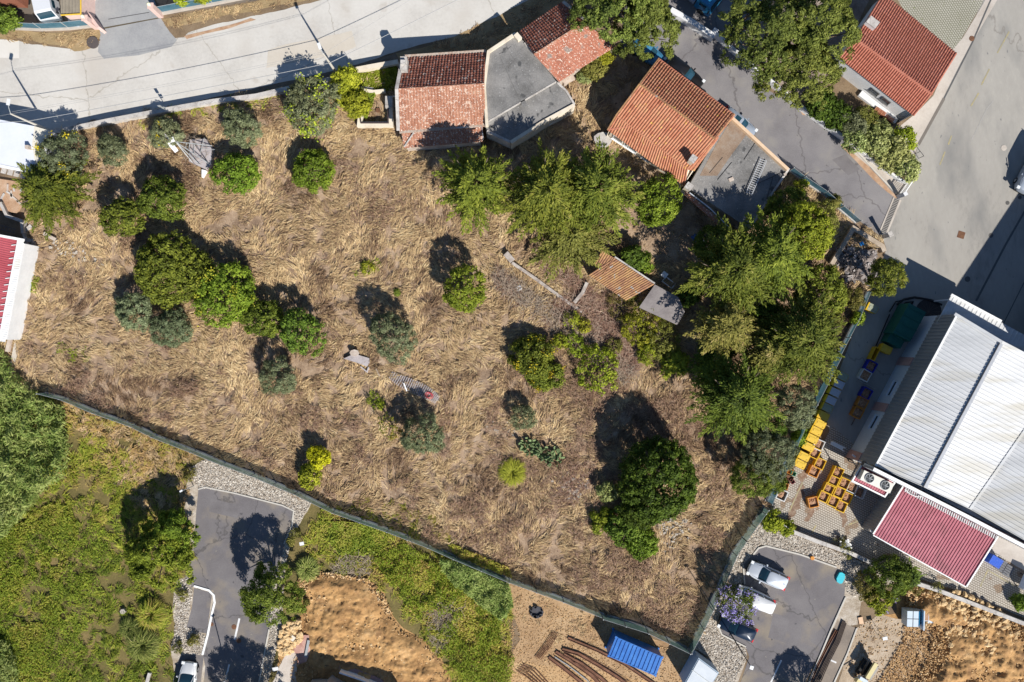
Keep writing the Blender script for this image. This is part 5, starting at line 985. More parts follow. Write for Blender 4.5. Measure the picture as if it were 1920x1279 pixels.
# --- small shed with orange tiles, grey shed
S1 = building('tiled_shed', 'small tiled shed with lichen-orange roof among the conifers', (1160,520), 'shed')
a = P(1152,484,2.3); b = P(1227,534,2.3); c_ = P(1174,564,1.8); d = P(1103,516,1.8)
slope(a, b, c_, d, t_mossy, S1, .24, .34, .05, .03); slope(P(1128,470,2.3), a, P(1131,512,1.9), P(1115,495,1.9), t_mossy, S1, .24, .34, .05, .03)
ridge([a, P(1131,514,2.0)], t_mossy, S1, .06); walls(S1, [a, b, c_, d], 1.7, m_oldwall, .2); parapet(S1, [(1153,482),(1228,532)], 2.3, .15, .14, m_stonecap, 'wall_coping', z0=0)
S2 = building('grey_shed', 'small shed with a plain grey sheet roof next to the tiled shed', (1240,572), 'shed')
mb = MB(); mb.prism(PL([(1228,534),(1272,558),(1284,585),(1270,610),(1198,577)], 2.0), 1.88); mb.obj('roof_sheet', mat('grey_felt', [(.16,.14,.14),(.24,.215,.21),(.3,.27,.25)], .5, 5, bump=.25, specks=[((.26,.17,.1),.5,.6)]), S2)
walls(S2, [P(1228,534,2), P(1272,558,2), P(1284,585,2), P(1270,610,2), P(1198,577,2)], 1.85, m_oldwall, .2)
for pts, w_, h_, la in (([(960,493),(1000,520),(1045,553),(1073,573),(1092,585)], .3, .6, 'long broken white-topped wall running through the dead brambles'), ([(1101,530),(1092,550),(1077,568)], .35, .9, 'short broken grey wall at the left end of the tiled shed'), ([(948,475),(961,490)], .6, .7, 'short stub wall at the upper end of the broken wall')):
    mb = MB(); mb.ribbon(PL(pts, h_), w_, 0, h_); mb.obj('ruined_wall', mat('ruin_cap', [(.22,.17,.15),(.4,.35,.31),(.6,.56,.52)], 1.4, 8, bump=.4), label=la, cat='wall')
def pole(pts_px, h0, h1, r, m, name, label, cat='pole'):
    mb = MB(); mb.tube([P(*pts_px[0], h0), P(*pts_px[1], h1)], r, 6); return mb.obj(name, m, label=label, cat=cat)
for a, b, la in (((1048,550),(1032,590),'thin leaning rod left of the broken wall end'),((1030,572),(1078,590),'long rod lying across the dead brambles'),((1137,596),(1118,618),'white rod upper in the brambles'),((1116,620),(1098,640),'white rod lower in the brambles'),((1098,618),(1088,634),'short white rod in the brambles'),((1192,684),(1178,704),'thin stick standing at the lower bramble edge'),((1061,566),(1046,605),'rusty rod crossing the broken wall')):
    pole((a, b), .5, .9, .03, m_twig, 'rod', la)
for x, y, la in ((791,436,'thin steel stake with a long shadow in the upper dry field'),(908,504,'thin stake right of the two-lobed bright tree'),(937,530,'stake at the left bramble edge'),(1313,1195,'stake near the lower field corner')):
    mb = MB(); c = P(x, y, 0); mb.tube([c, c + Vector((.06,.04,1.25))], .03, 5); mb.obj('stake', m_twig, label=la, cat='stake')
mb = MB(); mb.box(P(973,541,.35), (.55,.45,.25), .6); mb.box(P(976,543,.55), (.25,.15,.12), .6); mb.obj('white_box', m_white, label='small white box near the rods left of the broken wall', cat='box')
mb = MB(); c = P(1095,552,.3); mb.prism([(c.x + .12*math.cos(k), c.y + .12*math.sin(k), .35) for k in np.linspace(0, 5.5, 8)], 0); mb.obj('white_bucket', m_white, label='small white bucket below the short grey wall', cat='bucket')
# bathtub and white cabinet near sheds
r = empty('bathtub', P(1252,531,0), -.66, 'white bathtub standing behind the grey shed', 'bathtub'); mb = MB()
for s_ in (-1, 1): mb.box((0, s_*.3, .3), (1.3, .08, .6)); mb.box((s_*.61, 0, .3), (.08, .6, .6))
mb.obj('rim', m_white, r, local=True); mb = MB(); mb.box((0,0,.12), (1.2,.6,.2)); mb.obj('basin', flat('dark_water', (.02,.03,.04), .3), r, local=True)
r = empty('cabinet', P(1243,517,0), -.66, 'white square cabinet beside the bathtub', 'cabinet'); mb = MB(); mb.box((0,0,.45), (.55,.5,.9)); mb.obj('body', m_wallwhite, r, local=True); mb = MB(); mb.box((0,0,.92), (.6,.55,.05)); mb.obj('top', m_white, r, local=True)
for x, y, sx_, la in ((1317,462,1.0,'pale plastic sheet heap at the edge of the bare soil yard'),(1305,448,.6,'small blue and white junk heap by the bare soil yard')):
    mb = MB()
    for i in range(14): mb.box(P(x + random.gauss(0, 8*sx_), y + random.gauss(0, 5*sx_), .2), (random.uniform(.2,.7), random.uniform(.1,.4), random.uniform(.05,.4)), random.uniform(0,3))
    mb.obj('junk_heap', flat('pale_plastic', (.5,.52,.56), .5, var=.3) if sx_ == 1 else flat('blue_plastic', (.08,.16,.4), .5, var=.4), label=la, cat='junk')
mb = MB(); c = P(1131,262,.8); mb.prism([(c.x + .95*math.cos(k)*(1+.1*math.sin(3*k)), c.y + .8*math.sin(k), .7) for k in np.linspace(0, 5.9, 12)], 0); mb.obj('stone_block', m_stonecap, label='pale round stone slab at the west corner of the orange-tiled house', cat='stone')
# ---------------------------------------------------------------- warehouse
m_bluewhite = mat('painted_base_wall', [(.5,.56,.66),(.62,.68,.76)], .5, 4, bump=.03)
WH = building('warehouse', 'large warehouse with white ribbed roof beside the crate yard', (1830,780), 'warehouse')
hE_, hR = 6.4, 7.3
a0, a1 = P(1794,590,hE_), P(1641,874,hE_)            # west eave
b0, b1 = P(1876,643,hR), P(1732,914,hR)              # ridge
c0_, c1_ = P(1992,705,hE_), P(1818,955,hE_)          # valley
d0_, d1_ = P(2075,762,hR), P(1918,1012,hR)
def rr(A_, B_, C_, D2): return ribroof(A_, B_, C_, D2, m_whitesheet, WH, .40, .06, wr=.15)
# ribs run from eave to ridge
rr(a0, a1, b1, b0); rr(b0, b1, c1_, c0_); rr(c0_, c1_, d1_, d0_); rr(d0_, d1_, P(2010,1062,hE_), P(2170,822,hE_))
base = [P(1794,590,hE_), P(1641,874,hE_), P(2010,1062,hE_), P(2170,822,hE_)]
mb = MB(); mb.prism([Vector((p.x, p.y, 3.0)) for p in base], 0); mb.obj('base_wall', m_bluewhite, WH)
q = [Vector((p.x, p.y, hE_ - .12)) for p in base]; mb = MB(); mb.prism(q, 3.0); mb.obj('core_wall', m_greysheet, WH)
# ribbed cladding west face and south face
def cladding(A_, B_, z0, z1, mt, parent, pitch=.38, d=.06, name='wall_cladding'):
    A_ = Vector((A_.x, A_.y, 0)); B_ = Vector((B_.x, B_.y, 0)); t = (B_ - A_).normalized(); n = Vector((t.y, -t.x, 0)); L_ = (B_ - A_).length; nc = int(L_ / pitch); mb = MB(); pr = [(0,0),(.55,0),(.65,1),(.9,1)]
    us = [((i + p) / nc, a) for i in range(nc) for p, a in pr] + [(1, 0)]; vs = []
    for u, a in us:
        c = A_.lerp(B_, u) + n * (.02 + a * d); vs += [(c.x, c.y, z0), (c.x, c.y, z1)]
    mb.add(vs, [(2*i, 2*i+2, 2*i+3, 2*i+1) for i in range(len(us) - 1)]); return mb.obj(name, mt, parent)
cladding(base[0], base[1], 2.95, hE_ - .03, m_greysheet, WH); cladding(base[1], base[2], 2.95, hE_ - .03, m_greysheet, WH); cladding(base[3], base[0], 2.95, hE_ - .03, m_greysheet, WH)
mb = MB(); mb.beam(a0 + Vector((0,0,.06)), a1 + Vector((0,0,.06)), .16, .12); mb.obj('eave_gutter', m_white, WH)
mb = MB(); mb.beam(P(1790,589,hE_+.1), P(1878,642,hR+.1), .28, .14); mb.obj('north_verge', m_whitesheet, WH); mb = MB(); mb.beam(P(1878,642,hR+.1), P(1995,703,hE_+.1), .28, .14); mb.obj('north_verge', m_whitesheet, WH)
mb = MB(); mb.beam(b0 + Vector((.1,.0,.09)), b1 + Vector((.1,0,.09)), .3, .05); mb.obj('ridge_flashing', flat('galvanised', (.46,.47,.49), .4, .2), WH)
rd = (b1 - b0); nseg = 64; me = None; mb = MB()
for i in range(nseg):
    p = b0.lerp(b1, (i + .3) / nseg) + Vector((-.12, 0, .1)); mb.box(p, (.28, .07, .06), math.atan2(rd.y, rd.x))
mb.obj('ridge_closer', flat('dark_closer', (.05,.05,.06)), WH, kind='stuff')
mb = MB(); mb.beam(c0_ + Vector((0,0,.07)), c1_ + Vector((0,0,.07)), .25, .05); mb.obj('valley_gutter', m_whitesheet, WH)
par = [(1638,880),(1700,911),(1812,968),(2010,1072)]
mb = MB(); mb.ribbon(PL(par, 7.25), .22, hE_ - 1.2, 7.25); mb.obj('parapet', m_greysheet, WH); mb = MB(); mb.ribbon(PL(par, 7.33), .32, 7.23, 7.33); mb.obj('parapet_coping', m_white, WH)
Ab = Vector((base[0].x, base[0].y, 0)); Bb = Vector((base[1].x, base[1].y, 0)); tdir = (Bb - Ab).normalized(); nrm = Vector((tdir.y, -tdir.x, 0)); 
if nrm.x > 0: nrm = -nrm
m_dslot = flat('dark_slot', (.03,.035,.045), .3)
for u0, u1 in ((.46,.56),(.70,.79)):
    A_ = Ab.lerp(Bb, u0); B_ = Ab.lerp(Bb, u1); window(WH, (A_.x, A_.y), (B_.x, B_.y), 1.6, 2.15, m_bluewhite)
for u in (.32,.64,.98): 
    mb = MB(); c = Ab.lerp(Bb, u) + nrm * .06; mb.box((c.x, c.y, 1.45), (.9, .1, 2.9), math.atan2(tdir.y, tdir.x))
    mb.obj('pink_panel', mat('pink_panel', [(.42,.25,.24),(.52,.34,.32)], 2, 8, bump=.05), WH)
mb = MB(); mb.beam(P(1598,853,2.0), P(1614,866,2.0), .15, .1); mb.obj('base_trim', m_white, WH)
# lower canopy on the north side
CN = building('lean_to_canopy', 'ribbed lean-to canopy in the blue shade at the north end of the warehouse', (1840,600), 'canopy')
hC = 3.9; ribroof(P(1784,554,hC), P(2000,672,hC), P(1985,700,hC-.2), P(1755,608,hC-.2), m_whitesheet, CN, .45, .04)
mb = MB(); mb.beam(P(1783,553,hC+.1), P(1877,603,hC+.1), .22, .2); mb.obj('front_beam', m_white, CN)
for x, y in ((1788,562),(1835,588),(1885,615),(1950,650)):
    p = P(x, y, hC - .1); mb = MB(); mb.tube([(p.x, p.y, 0), (p.x, p.y, hC - .12)], .08, 8); mb.obj('post', m_bluewhite, CN)
# east wing outside the frame: shades the yard
EW = building('east_wing', 'tall warehouse wing beyond the right edge of the photo', (2050,560), 'warehouse')
mb = MB(); mb.prism([P(1889,696,0)+Vector((0,0,9.)), P(2290,92,0)+Vector((0,0,9.)), P(2560,260,0)+Vector((0,0,9.)), P(2110,830,0)+Vector((0,0,9.))], 0); mb.obj('wing_block', m_greysheet, EW)
# --- red-roofed annexe
AN = building('red_annexe', 'low annexe with a faded red ribbed roof below the white warehouse roof', (1750,1010), 'annexe')
hN = 3.1; ribroof(P(1694,912,hN+.35), P(1871,1005,hN+.35), P(1811,1100,hN), P(1638,1003,hN), m_pinksheet, AN, .29, .06, wr=.3)
walls(AN, [P(1694,912,hN), P(1871,1005,hN), P(1811,1100,hN), P(1638,1003,hN)], hN - .15, m_greysheet, .12)
mb = MB(); mb.beam(P(1694,911,hN+.42), P(1637,1002,hN+.08), .14, .1); mb.beam(P(1871,1006,hN+.42), P(1812,1100,hN+.08), .14, .1); mb.beam(P(1637,1004,hN), P(1811,1101,hN), .1, .08); mb.obj('roof_trim', m_white, AN)
cladding(P(1696,914,hN), P(1641,1001,hN), .02, hN - .1, m_greysheet, AN, .3, .05)
mb = MB(); mb.tube([P(1697,918,hN+.5), P(1705,926,hN+.5), P(1716,931,hN+.5), P(1730,932,hN+.6)], .04, 5); mb.obj('roof_cable', m_white, AN)
mb = MB(); mb.box(P(1636,997,2.2), (.7,.2,.4), -.5); mb.obj('corner_box', m_white, AN)
# --- air-conditioning platform
AC = building('cooling_platform', 'raised red platform with a white twin-fan cooling unit at the warehouse corner', (1640,900), 'cooling unit')
hP = 3.3; ribroof(P(1616,872,hP), P(1678,905,hP), P(1659,932,hP), P(1598,902,hP), m_pinksheet, AC, .25, .04)
mb = MB(); mb.ribbon(PL([(1616,872),(1598,902),(1659,932),(1678,905),(1616,872)], hP+.1), .14, hP-.1, hP+.14); mb.obj('platform_edge', m_white, AC)
mb = MB()
for x, y in ((1618,875),(1600,901),(1658,929),(1675,905)): mb.tube([Vector((P(x,y,hP).x, P(x,y,hP).y, 0)), P(x,y,hP)], .06, 6)
mb.obj('leg', m_greysheet, AC)
mb = MB(); mb.beam(P(1618,869,hP+.9), P(1650,887,hP+.9), .5, .6); mb.obj('duct', flat('dark_duct', (.05,.06,.07), .4), AC)
r = empty('cooling_unit', P(1637,901,hP), -.43, 'cream box with two big round fans on the red platform', 'fan unit')
mb = MB(); mb.box((0,0,.5), (3.25,1.02,.8)); mb.obj('casing', flat('casing', (.66,.64,.58), .5), r, local=True)
for sgn in (-1, 1):
    mb = MB(); n = 20; R1 = .46
    ring = [(sgn*.85 + R1*math.cos(2*math.pi*k/n), R1*math.sin(2*math.pi*k/n)) for k in range(n)]; ri = [(sgn*.85 + .4*math.cos(2*math.pi*k/n), .4*math.sin(2*math.pi*k/n)) for k in range(n)]
    vs = [(x, y, 1.0) for x, y in ring] + [(x, y, 1.0) for x, y in ri] + [(x, y, .9) for x, y in ring] + [(x, y, .905) for x, y in ri]
    fs = [(k, (k+1)%n, n+(k+1)%n, n+k) for k in range(n)] + [(2*n+k, 2*n+(k+1)%n, (k+1)%n, k) for k in range(n)] + [(n+k, n+(k+1)%n, 3*n+(k+1)%n, 3*n+k) for k in range(n)]
    mb.add(vs, fs); f = mb.obj('fan_guard', flat('guard', (.3,.31,.32), .4), r, local=True)
    mb = MB(); mb.prism([(x, y, .908) for x, y in ri], .85); mb.obj('fan_well', flat('well_black', (.02,.025,.03)), r, local=True)
    mb = MB()
    for k in range(6):
        a = k * math.pi / 3; M_ = Matrix.Rotation(a, 3, 'Z') @ Matrix.Rotation(.5, 3, 'X'); mb.box(Vector((sgn*.85 + .2*math.cos(a), .2*math.sin(a), .95)), (.3, .14, .015), M=M_)
    mb.prism([(sgn*.85 + .08*math.cos(k), .08*math.sin(k), .99) for k in np.linspace(0, 5.5, 8)], .9); mb.obj('fan_blade', flat('blade', (.2,.21,.22), .4), r, local=True)
# ---------------------------------------------------------------- fences
m_net = mat('green_shade_net', [(.07,.13,.11),(.12,.19,.165),(.2,.27,.24)], .8, 9, bump=.1, trans=.15, transl=.45)
m_bluenet = mat('blue_shade_net', [(.06,.17,.23),(.13,.27,.34)], .8, 9, bump=.1, trans=.15, transl=.35)
m_galv = flat('galvanised_post', (.42,.44,.44), .4, .3)
def fence(pts, label, step=2.9, h=1.75, base=.35, lean=0., net=None, bw=.25, cat='mesh fence', bmt=None):
    g = PL(pts); c = g[len(g) // 2]; r = empty('mesh_fence', c, 0, label, cat)
    if base > 0:
        mb = MB(); mb.ribbon(g, bw, 0, base); mb.obj('base_wall', bmt or m_stonecap, r)
    P0 = [g[0]]
    for a, b in zip(g[:-1], g[1:]):
        n = max(1, round((b - a).length / step)); P0 += [a.lerp(b, (i + 1) / n) for i in range(n)]
    for i, p in enumerate(P0):
        mb = MB(); mb.tube([p, p + Vector((0, 0, h + .12))], .05, 6); mb.obj('post', m_galv, r)
        if i:
            a = P0[i - 1]; mb = MB(); k = 5; d = (p - a); nn = Vector((-d.y, d.x, 0)).normalized(); vs = []
            for j in range(k + 1):
                for z in (base, base + (h - base) * .5, h - abs(j - k/2) * -.0 - random.uniform(0, .06)):
                    vs.append(a.lerp(p, j / k) + nn * random.uniform(-.05, .05) * (z > base) + Vector((0, 0, z)))
            mb.add(vs, [(3*j+q, 3*j+3+q, 3*j+4+q, 3*j+1+q) for j in range(k) for q in (0, 1)]); mb.obj('mesh_panel', net or m_net, r)
    mb = MB(); mb.tube([p + Vector((0, 0, h)) for p in P0], .022, 5); mb.obj('top_wire', m_galv, r)
    return r
fence([(88,737),(128,747),(190,773),(258,797),(298,817),(370,845),(425,868),(480,888),(560,922),(630,956),(730,991),(805,1020),(852,1041),(955,1084),(1055,1120),(1127,1149)], 'long green mesh fence running diagonally along the lower edge of the dry field', 2.9)
fence([(1127,1149),(1210,1175),(1286,1212)], 'darker stretch of green mesh fence behind the blue container', 2.2, 2.1)
fence([(1289,1212),(1312,1169),(1345,1099),(1372,1034),(1390,1007)], 'green mesh fence between the dry field and the car park', 2.6, 2.0)
fence([(1390,1007),(1425,957),(1430,950)], 'short green mesh fence at the corner of the crate yard', 1.8, 2.0)
fence([(1437,940),(1470,862),(1500,795),(1520,757),(1565,668)], 'pale topped mesh fence behind the row of yellow bins', 2.8, 1.9, net=m_bluenet)
fence([(1565,668),(1600,600),(1622,548)], 'thin mesh fence over a low wall beside the green waste container', 2.4, 1.5, .6, net=m_bluenet)
fence([(1478,322),(1500,338),(1540,365),(1570,392),(1602,419)], 'blue-green mesh fence between the asphalt lane and the trees', 2.2, 1.7, .5, net=m_bluenet)
fence([(-20,52),(36,54),(80,56),(130,54),(175,49)], 'blue mesh fence with white posts left of the grey driveway', 3.0, 1.6, .3, net=m_bluenet, bw=.4, bmt=g_path)
fence([(304,26),(345,18),(400,8),(460,-4),(520,-18)], 'blue mesh fence right of the grey driveway', 2.6, 1.6, .35, net=m_bluenet, bw=.4, bmt=g_path)
fence([(1365,66),(1395,110),(1425,150)], 'dark green mesh fence under the big pines', 2.4, 1.5, .3)
mb = MB(); mb.ribbon(PL([(1258,18),(1300,42),(1336,66),(1344,54)], 1.0), .55, 0, 1.0); mb.obj('lane_wall', m_wallwhite, label='thick white wall end between the lane and the blue truck', cat='wall')
mb = MB(); mb.ribbon(PL([(1340,60),(1420,130),(1505,200),(1585,258)], .9), .3, 0, .9); mb.obj('lane_wall', m_wallwhite, label='low white wall between the asphalt lane and the hedge', cat='wall')
mb = MB(); mb.ribbon(PL([(1588,262),(1640,302),(1690,338),(1702,342)], .6), .2, 0, .6); mb.obj('lane_wall', m_wallwhite, label='white wall behind the pavement by the last hedge bushes', cat='wall')
mb = MB(); mb.ribbon(PL([(1430,962),(1480,995),(1530,1015),(1600,1040),(1645,1062),(1710,1092),(1760,1108),(1830,1135),(1925,1172),(2100,1240)], .8), .4, 0, .8); mb.obj('yard_wall', m_stonecap, label='long grey low wall along the lower edge of the paved yard', cat='wall')
mb = MB(); mb.ribbon(PL([(1424,965),(1452,905),(1468,880)], .3), .2, 0, .3); mb.obj('yard_edge', g_path, label='low concrete edge at the lower left of the crate yard', cat='wall')
# walled rubble heap
HP = building('rubble_pen', 'walled pen full of rubble beside the lane end', (1605,480), 'rubble pen')
mb = MB(); mb.ribbon(PL([(1560,496),(1601,428),(1655,462),(1659,472)], .9), .45, 0, .9); mb.obj('wall', mat('brown_wall', [(.26,.2,.14),(.42,.34,.26),(.52,.44,.36)], 1, 7, bump=.4), HP)
m_junk = mat('grey_rubble', [(.05,.04,.04),(.24,.2,.18),(.42,.4,.4)], .9, 5, bump=.3, tint=True)
mb = MB(); 
for i in range(420):
    u = random.random(); v = random.random(); c = P(1572 + 66*u + 0*v, 0, 0); x = 1568 + 74 * u; y = 462 + 62 * v + (x - 1568) * .12
    if x + (y-462)*-.1 > 1652 or (x < 1585 and y > 500): continue
    hz = .5 * (1 - abs(u - .45)) * (1 - abs(v - .4)) + .15; M_ = Matrix.Rotation(random.uniform(0,6.28),3,'Z') @ Matrix.Rotation(random.uniform(-.6,.6),3,'X') @ Matrix.Rotation(random.uniform(-.6,.6),3,'Y')
    mb.box(P(x, y, hz + random.uniform(0, .3)), (random.uniform(.2,.9), random.uniform(.08,.35), random.uniform(.04,.15)), M=M_)
mb.obj('rubble', m_junk, HP, kind='stuff')
mb = MB(); mb.box(P(1615,458,1.1), (.35,.35,.3), .4); mb.obj('blue_tub', flat('blue_plastic_tub', (.03,.25,.6), .4), HP)
# gate posts and gates
gp = empty('gate', P(1694,360,0), 0, 'open white barred gate at the end of the pavement beside the lane', 'gate')
A_, B_ = P(1684,368,0), P(1703,340,0); dv = (B_ - A_)
mb = MB(); mb.beam(A_ + Vector((0,0,1.3)), B_ + Vector((0,0,1.3)), .1, .08); mb.beam(A_ + Vector((0,0,.15)), B_ + Vector((0,0,.15)), .1, .08); mb.obj('frame', m_white, gp)
for i in range(12):
    mb = MB(); c = A_.lerp(B_, (i + .5) / 12); mb.tube([c + Vector((0,0,.15)), c + Vector((0,0,1.3))], .03, 5); mb.obj('bar', m_white, gp)
mb = MB(); c = P(1684,369,0); mb.box(c + Vector((0,0,.8)), (.4,.4,1.6), .5); mb.obj('post', m_wallwhite, gp)
gp2 = empty('gate_post', P(1654,444,0), .5, 'white gate post with its long shadow on the lane end', 'post'); mb = MB(); mb.box((0,0,.9), (.35,.45,1.8)); mb.obj('post', m_wallwhite, gp2, local=True); mb = MB(); mb.box((0,0,1.84), (.45,.55,.08)); mb.obj('cap', m_stonecap, gp2, local=True)
r = empty('rack', P(1712,285,0), -.9, 'dark metal railing at the end of the concrete path by the hedge', 'railing'); mb = MB()
for i in range(4): mb.tube([(i*.6-.9, 0, 0), (i*.6-.9, 0, 1.1)], .03, 5)
mb.tube([(-.9,0,1.1),(.9,0,1.1)], .03, 5); mb.obj('railing', flat('dark_railing', (.05,.05,.05)), r, local=True)
m_pink = flat('pink_render', (.62,.45,.4), .8, bump=.1)
m_globe = flat('cream_globe', (.75,.72,.5), .3)
def pillar(x, y, h, label, bw=.5, ln=None):
    c = P(x, y, 0); r = empty('gate_pillar', c, 0, label, 'gate pillar'); mb = MB(); mb.box((0,0,h/2), (bw, bw, h)); mb.obj('shaft', m_pink, r, local=True); mb = MB(); mb.box((0,0,h+.04), (bw+.12, bw+.12, .08)); mb.obj('cap', m_pink, r, local=True)
    mb = MB(); mb.tube([(0,0,h+.08),(0,0,h+.3)], .05, 6); mb.obj('lamp_stem', m_white, r, local=True)
    mb = MB(); n = 10
    vs = [(.2*math.cos(2*math.pi*k/n)*math.sin(t), .2*math.sin(2*math.pi*k/n)*math.sin(t), h+.45+.2*math.cos(t)) for t in np.linspace(.15, 3.0, 7) for k in range(n)]
    mb.add(vs, [(i*n+k, i*n+(k+1)%n, (i+1)*n+(k+1)%n, (i+1)*n+k) for i in range(6) for k in range(n)] + [list(range(n))[::-1]]); mb.obj('globe', m_globe, r, local=True, smooth=True)
pillar(182,52,2.4,'pink gate pillar with a globe lamp left of the grey driveway'); pillar(302,30,2.4,'pink gate pillar with a globe lamp right of the grey driveway')
mb = MB(); mb.ribbon(PL([(184,52),(168,30),(152,14),(166,-20)], 1.5), .3, 0, 1.5); mb.obj('pink_wall', m_pink, label='pink garden wall left of the grey driveway', cat='wall')
kk = building('small_house', 'small pink-walled house with an olive tiled roof at the top edge', (135,-10), 'house')
ribroof(P(112,-60,3), P(151,-60,3), P(151,27,2.9), P(114,29,2.9), mat('olive_sheet', [(.2,.17,.13),(.3,.26,.2)], 1, 8), kk, .3, .03); walls(kk, [P(112,-60,3), P(151,-60,3), P(151,27,3), P(114,29,3)], 2.8, m_pink, .15)
mb = MB(); mb.beam(P(114,29,3), P(151,27,3), .1, .12); mb.beam(P(151.5,27,3), P(151.5,-60,3), .1, .12); mb.obj('fascia', flat('yellow_fascia', (.7,.45,.05)), kk)
# ---------------------------------------------------------------- vehicles
m_tyre = flat('tyre_rubber', (.02,.02,.02), .9); m_carglass = flat('car_glass', (.015,.05,.075), .06, spec=.9, var=.02); m_rim = flat('wheel_rim', (.45,.46,.48), .3, .6); m_trim = flat('black_trim', (.015,.015,.015), .5)
m_redlamp = flat('red_lamp', (.6,.02,.02), .25); m_headlamp = flat('head_lamp', (.75,.78,.8), .1)
def paint(name, c, rough=.28): return mat(name, [tuple(v*.93 for v in c), c], .5, 3, rough=rough, bump=0, spec=.6, metal=.15)
def car(x, y, hd, Ln, Wd, Ht, pm, label, van=False, cat='car', sunroof=False, plate=True):
    """heading hd: image angle of the nose, degrees clockwise from image right"""
    c = P(x, y, Ht * .5); r = empty('parked_car', (c.x, c.y, 0), -R_(hd), label, cat)
    n = 32
    def outline(f, w, z, nose=.0):
        pts = []
        for k in range(n):
            a = 2 * math.pi * (k + .5) / n; cx, sy_ = math.cos(a), math.sin(a); e = .42
            px = math.copysign(abs(cx) ** e, cx) * Ln / 2 * f; py = math.copysign(abs(sy_) ** (.5), sy_) * Wd / 2 * w
            py *= 1 - .10 * max(0, px / (Ln / 2)) ** 3; pts.append((px, py, z + nose * (-max(0, px / (Ln/2)) ** 2 * .12)))
        return pts
    def loft(rings, mt, name, cap=True, par=None, crown=0.):
        mb = MB(); vs = sum(rings, []); m = len(rings); k0 = len(rings[0])
        fs = [(i*k0+k, i*k0+(k+1)%k0, (i+1)*k0+(k+1)%k0, (i+1)*k0+k) for i in range(m-1) for k in range(k0)]
        if cap:
            cc = np.mean(np.array(rings[-1]), 0); vs = vs + [(cc[0], cc[1], cc[2] + crown)]; fs += [((m-1)*k0+k, (m-1)*k0+(k+1)%k0, len(vs)-1) for k in range(k0)]
        mb.add(vs, fs); return mb.obj(name, mt, par or r, smooth=True, local=True)
    hh = Ht * .62
    loft([outline(.97,.93,.2), outline(1,.99,.35), outline(1,1,.55,.3), outline(.985,.985,hh-.08,.8), outline(.95,.93,hh,1)], pm, 'body', crown=.03)
    x0_, x1_ = (-.47, .22) if not van else (-.48, .30); 
    def box4(xa, xb, w, z, k=.18):
        q = []; hx, cx = (xb - xa) / 2, (xa + xb) / 2
        for i in range(24):
            a = 2 * math.pi * (i + .5) / 24; cc_, ss = math.cos(a), math.sin(a); q.append((cx + math.copysign(abs(cc_) ** .3, cc_) * hx, math.copysign(abs(ss) ** .3, ss) * w / 2, z))
        return q
    gx0, gx1 = x0_ * Ln, x1_ * Ln; rx0, rx1 = ((x0_ + .06) * Ln, (x1_ - .17) * Ln) if not van else ((x0_ + .02) * Ln, (x1_ - .10) * Ln)
    loft([box4(gx0, gx1, Wd*.9, hh - .03), box4((gx0*.4+rx0*.6), (gx1*.45+rx1*.55), Wd*.82, (hh+Ht)/2), box4(rx0, rx1, Wd*.74, Ht-.03)], m_carglass, 'glasshouse')
    loft([box4(rx0 - .03, rx1 + .03, Wd*.765, Ht - .045), box4(rx0 + .02, rx1 - .02, Wd*.73, Ht)], pm, 'roof', crown=.03)
    for s_ in (-1, 1):
        for pa, pb, pw in (((gx1 - .05, s_*Wd*.42, hh), (rx1, s_*Wd*.37, Ht - .03), .07), ((gx0 + .05, s_*Wd*.42, hh), (rx0, s_*Wd*.37, Ht - .03), .09), (((rx0+rx1)/2, s_*Wd*.44, hh), ((rx0+rx1)/2, s_*Wd*.375, Ht - .04), .09)): mb = MB(); mb.beam(pa, pb, pw, .05); mb.obj('pillar', pm, r, local=True)
        mb = MB(); mb.box((gx1 - .35, s_*(Wd/2 + .09), hh + .03), (.14, .2, .13)); mb.obj('mirror', pm, r, local=True)
        for e_, nm, mt in ((1, 'headlight', m_headlamp), (-1, 'tail_light', m_redlamp)):
            mb = MB(); mb.box((e_*(Ln/2 - .13), s_*(Wd/2 - .24), hh - .17), (.28, .3, .16)); mb.obj(nm, mt, r, local=True)
        for xx in (.31, -.31):
            mb = MB(); mb.tube([(xx*Ln, s_*(Wd/2 - .2), .31), (xx*Ln, s_*(Wd/2 + .005), .31)], .31, 16); w_ = mb.obj('wheel', m_tyre, r, local=True)
            mb = MB(); mb.tube([(xx*Ln, s_*(Wd/2 - .02), .31), (xx*Ln, s_*(Wd/2 + .012), .31)], .19, 12); mb.obj('rim', m_rim, w_, local=True)
    mb = MB(); mb.box((Ln/2 - .04, 0, .38), (.1, Wd*.7, .16)); mb.obj('grille', m_trim, r, local=True)
    mb = MB(); mb.beam((gx1 - .12, .35, hh + .05), (gx1 - .3, -.25, hh + .16), .03, .02); mb.obj('wiper', m_trim, r, local=True)
    mb = MB(); mb.tube([(rx0 + .3, .05, Ht), (rx0 + .12, .05, Ht + .14)], .012, 4); mb.obj('aerial', m_trim, r, local=True)
    mb = MB(); mb.beam((Ln*.44, -Wd*.32, hh - .12), (gx1, -Wd*.40, hh + .006), .015, .012); mb.beam((Ln*.44, Wd*.32, hh - .12), (gx1, Wd*.40, hh + .006), .015, .012); mb.obj('bonnet_seam', m_trim, r, local=True)
    if sunroof:
        mb = MB(); mb.box((rx1 - .55, 0, Ht + .012), (.6, .8, .03)); mb.obj('sunroof', m_carglass, r, local=True)
    return r
car(1440,1080,204,4.3,1.72,1.45, paint('silver_paint', (.6,.64,.7)), 'silver estate car, topmost of the three cars in the small car park')
car(1415,1124,204,4.1,1.68,1.8, paint('white_car_paint', (.76,.76,.76)), 'white van half hidden by the purple-flowering tree', True, 'van')
car(1383,1178,204,4.0,1.66,1.42, paint('dark_blue_paint', (.008,.02,.045)), 'dark blue hatchback with red tail lights, lowest car in the small car park')
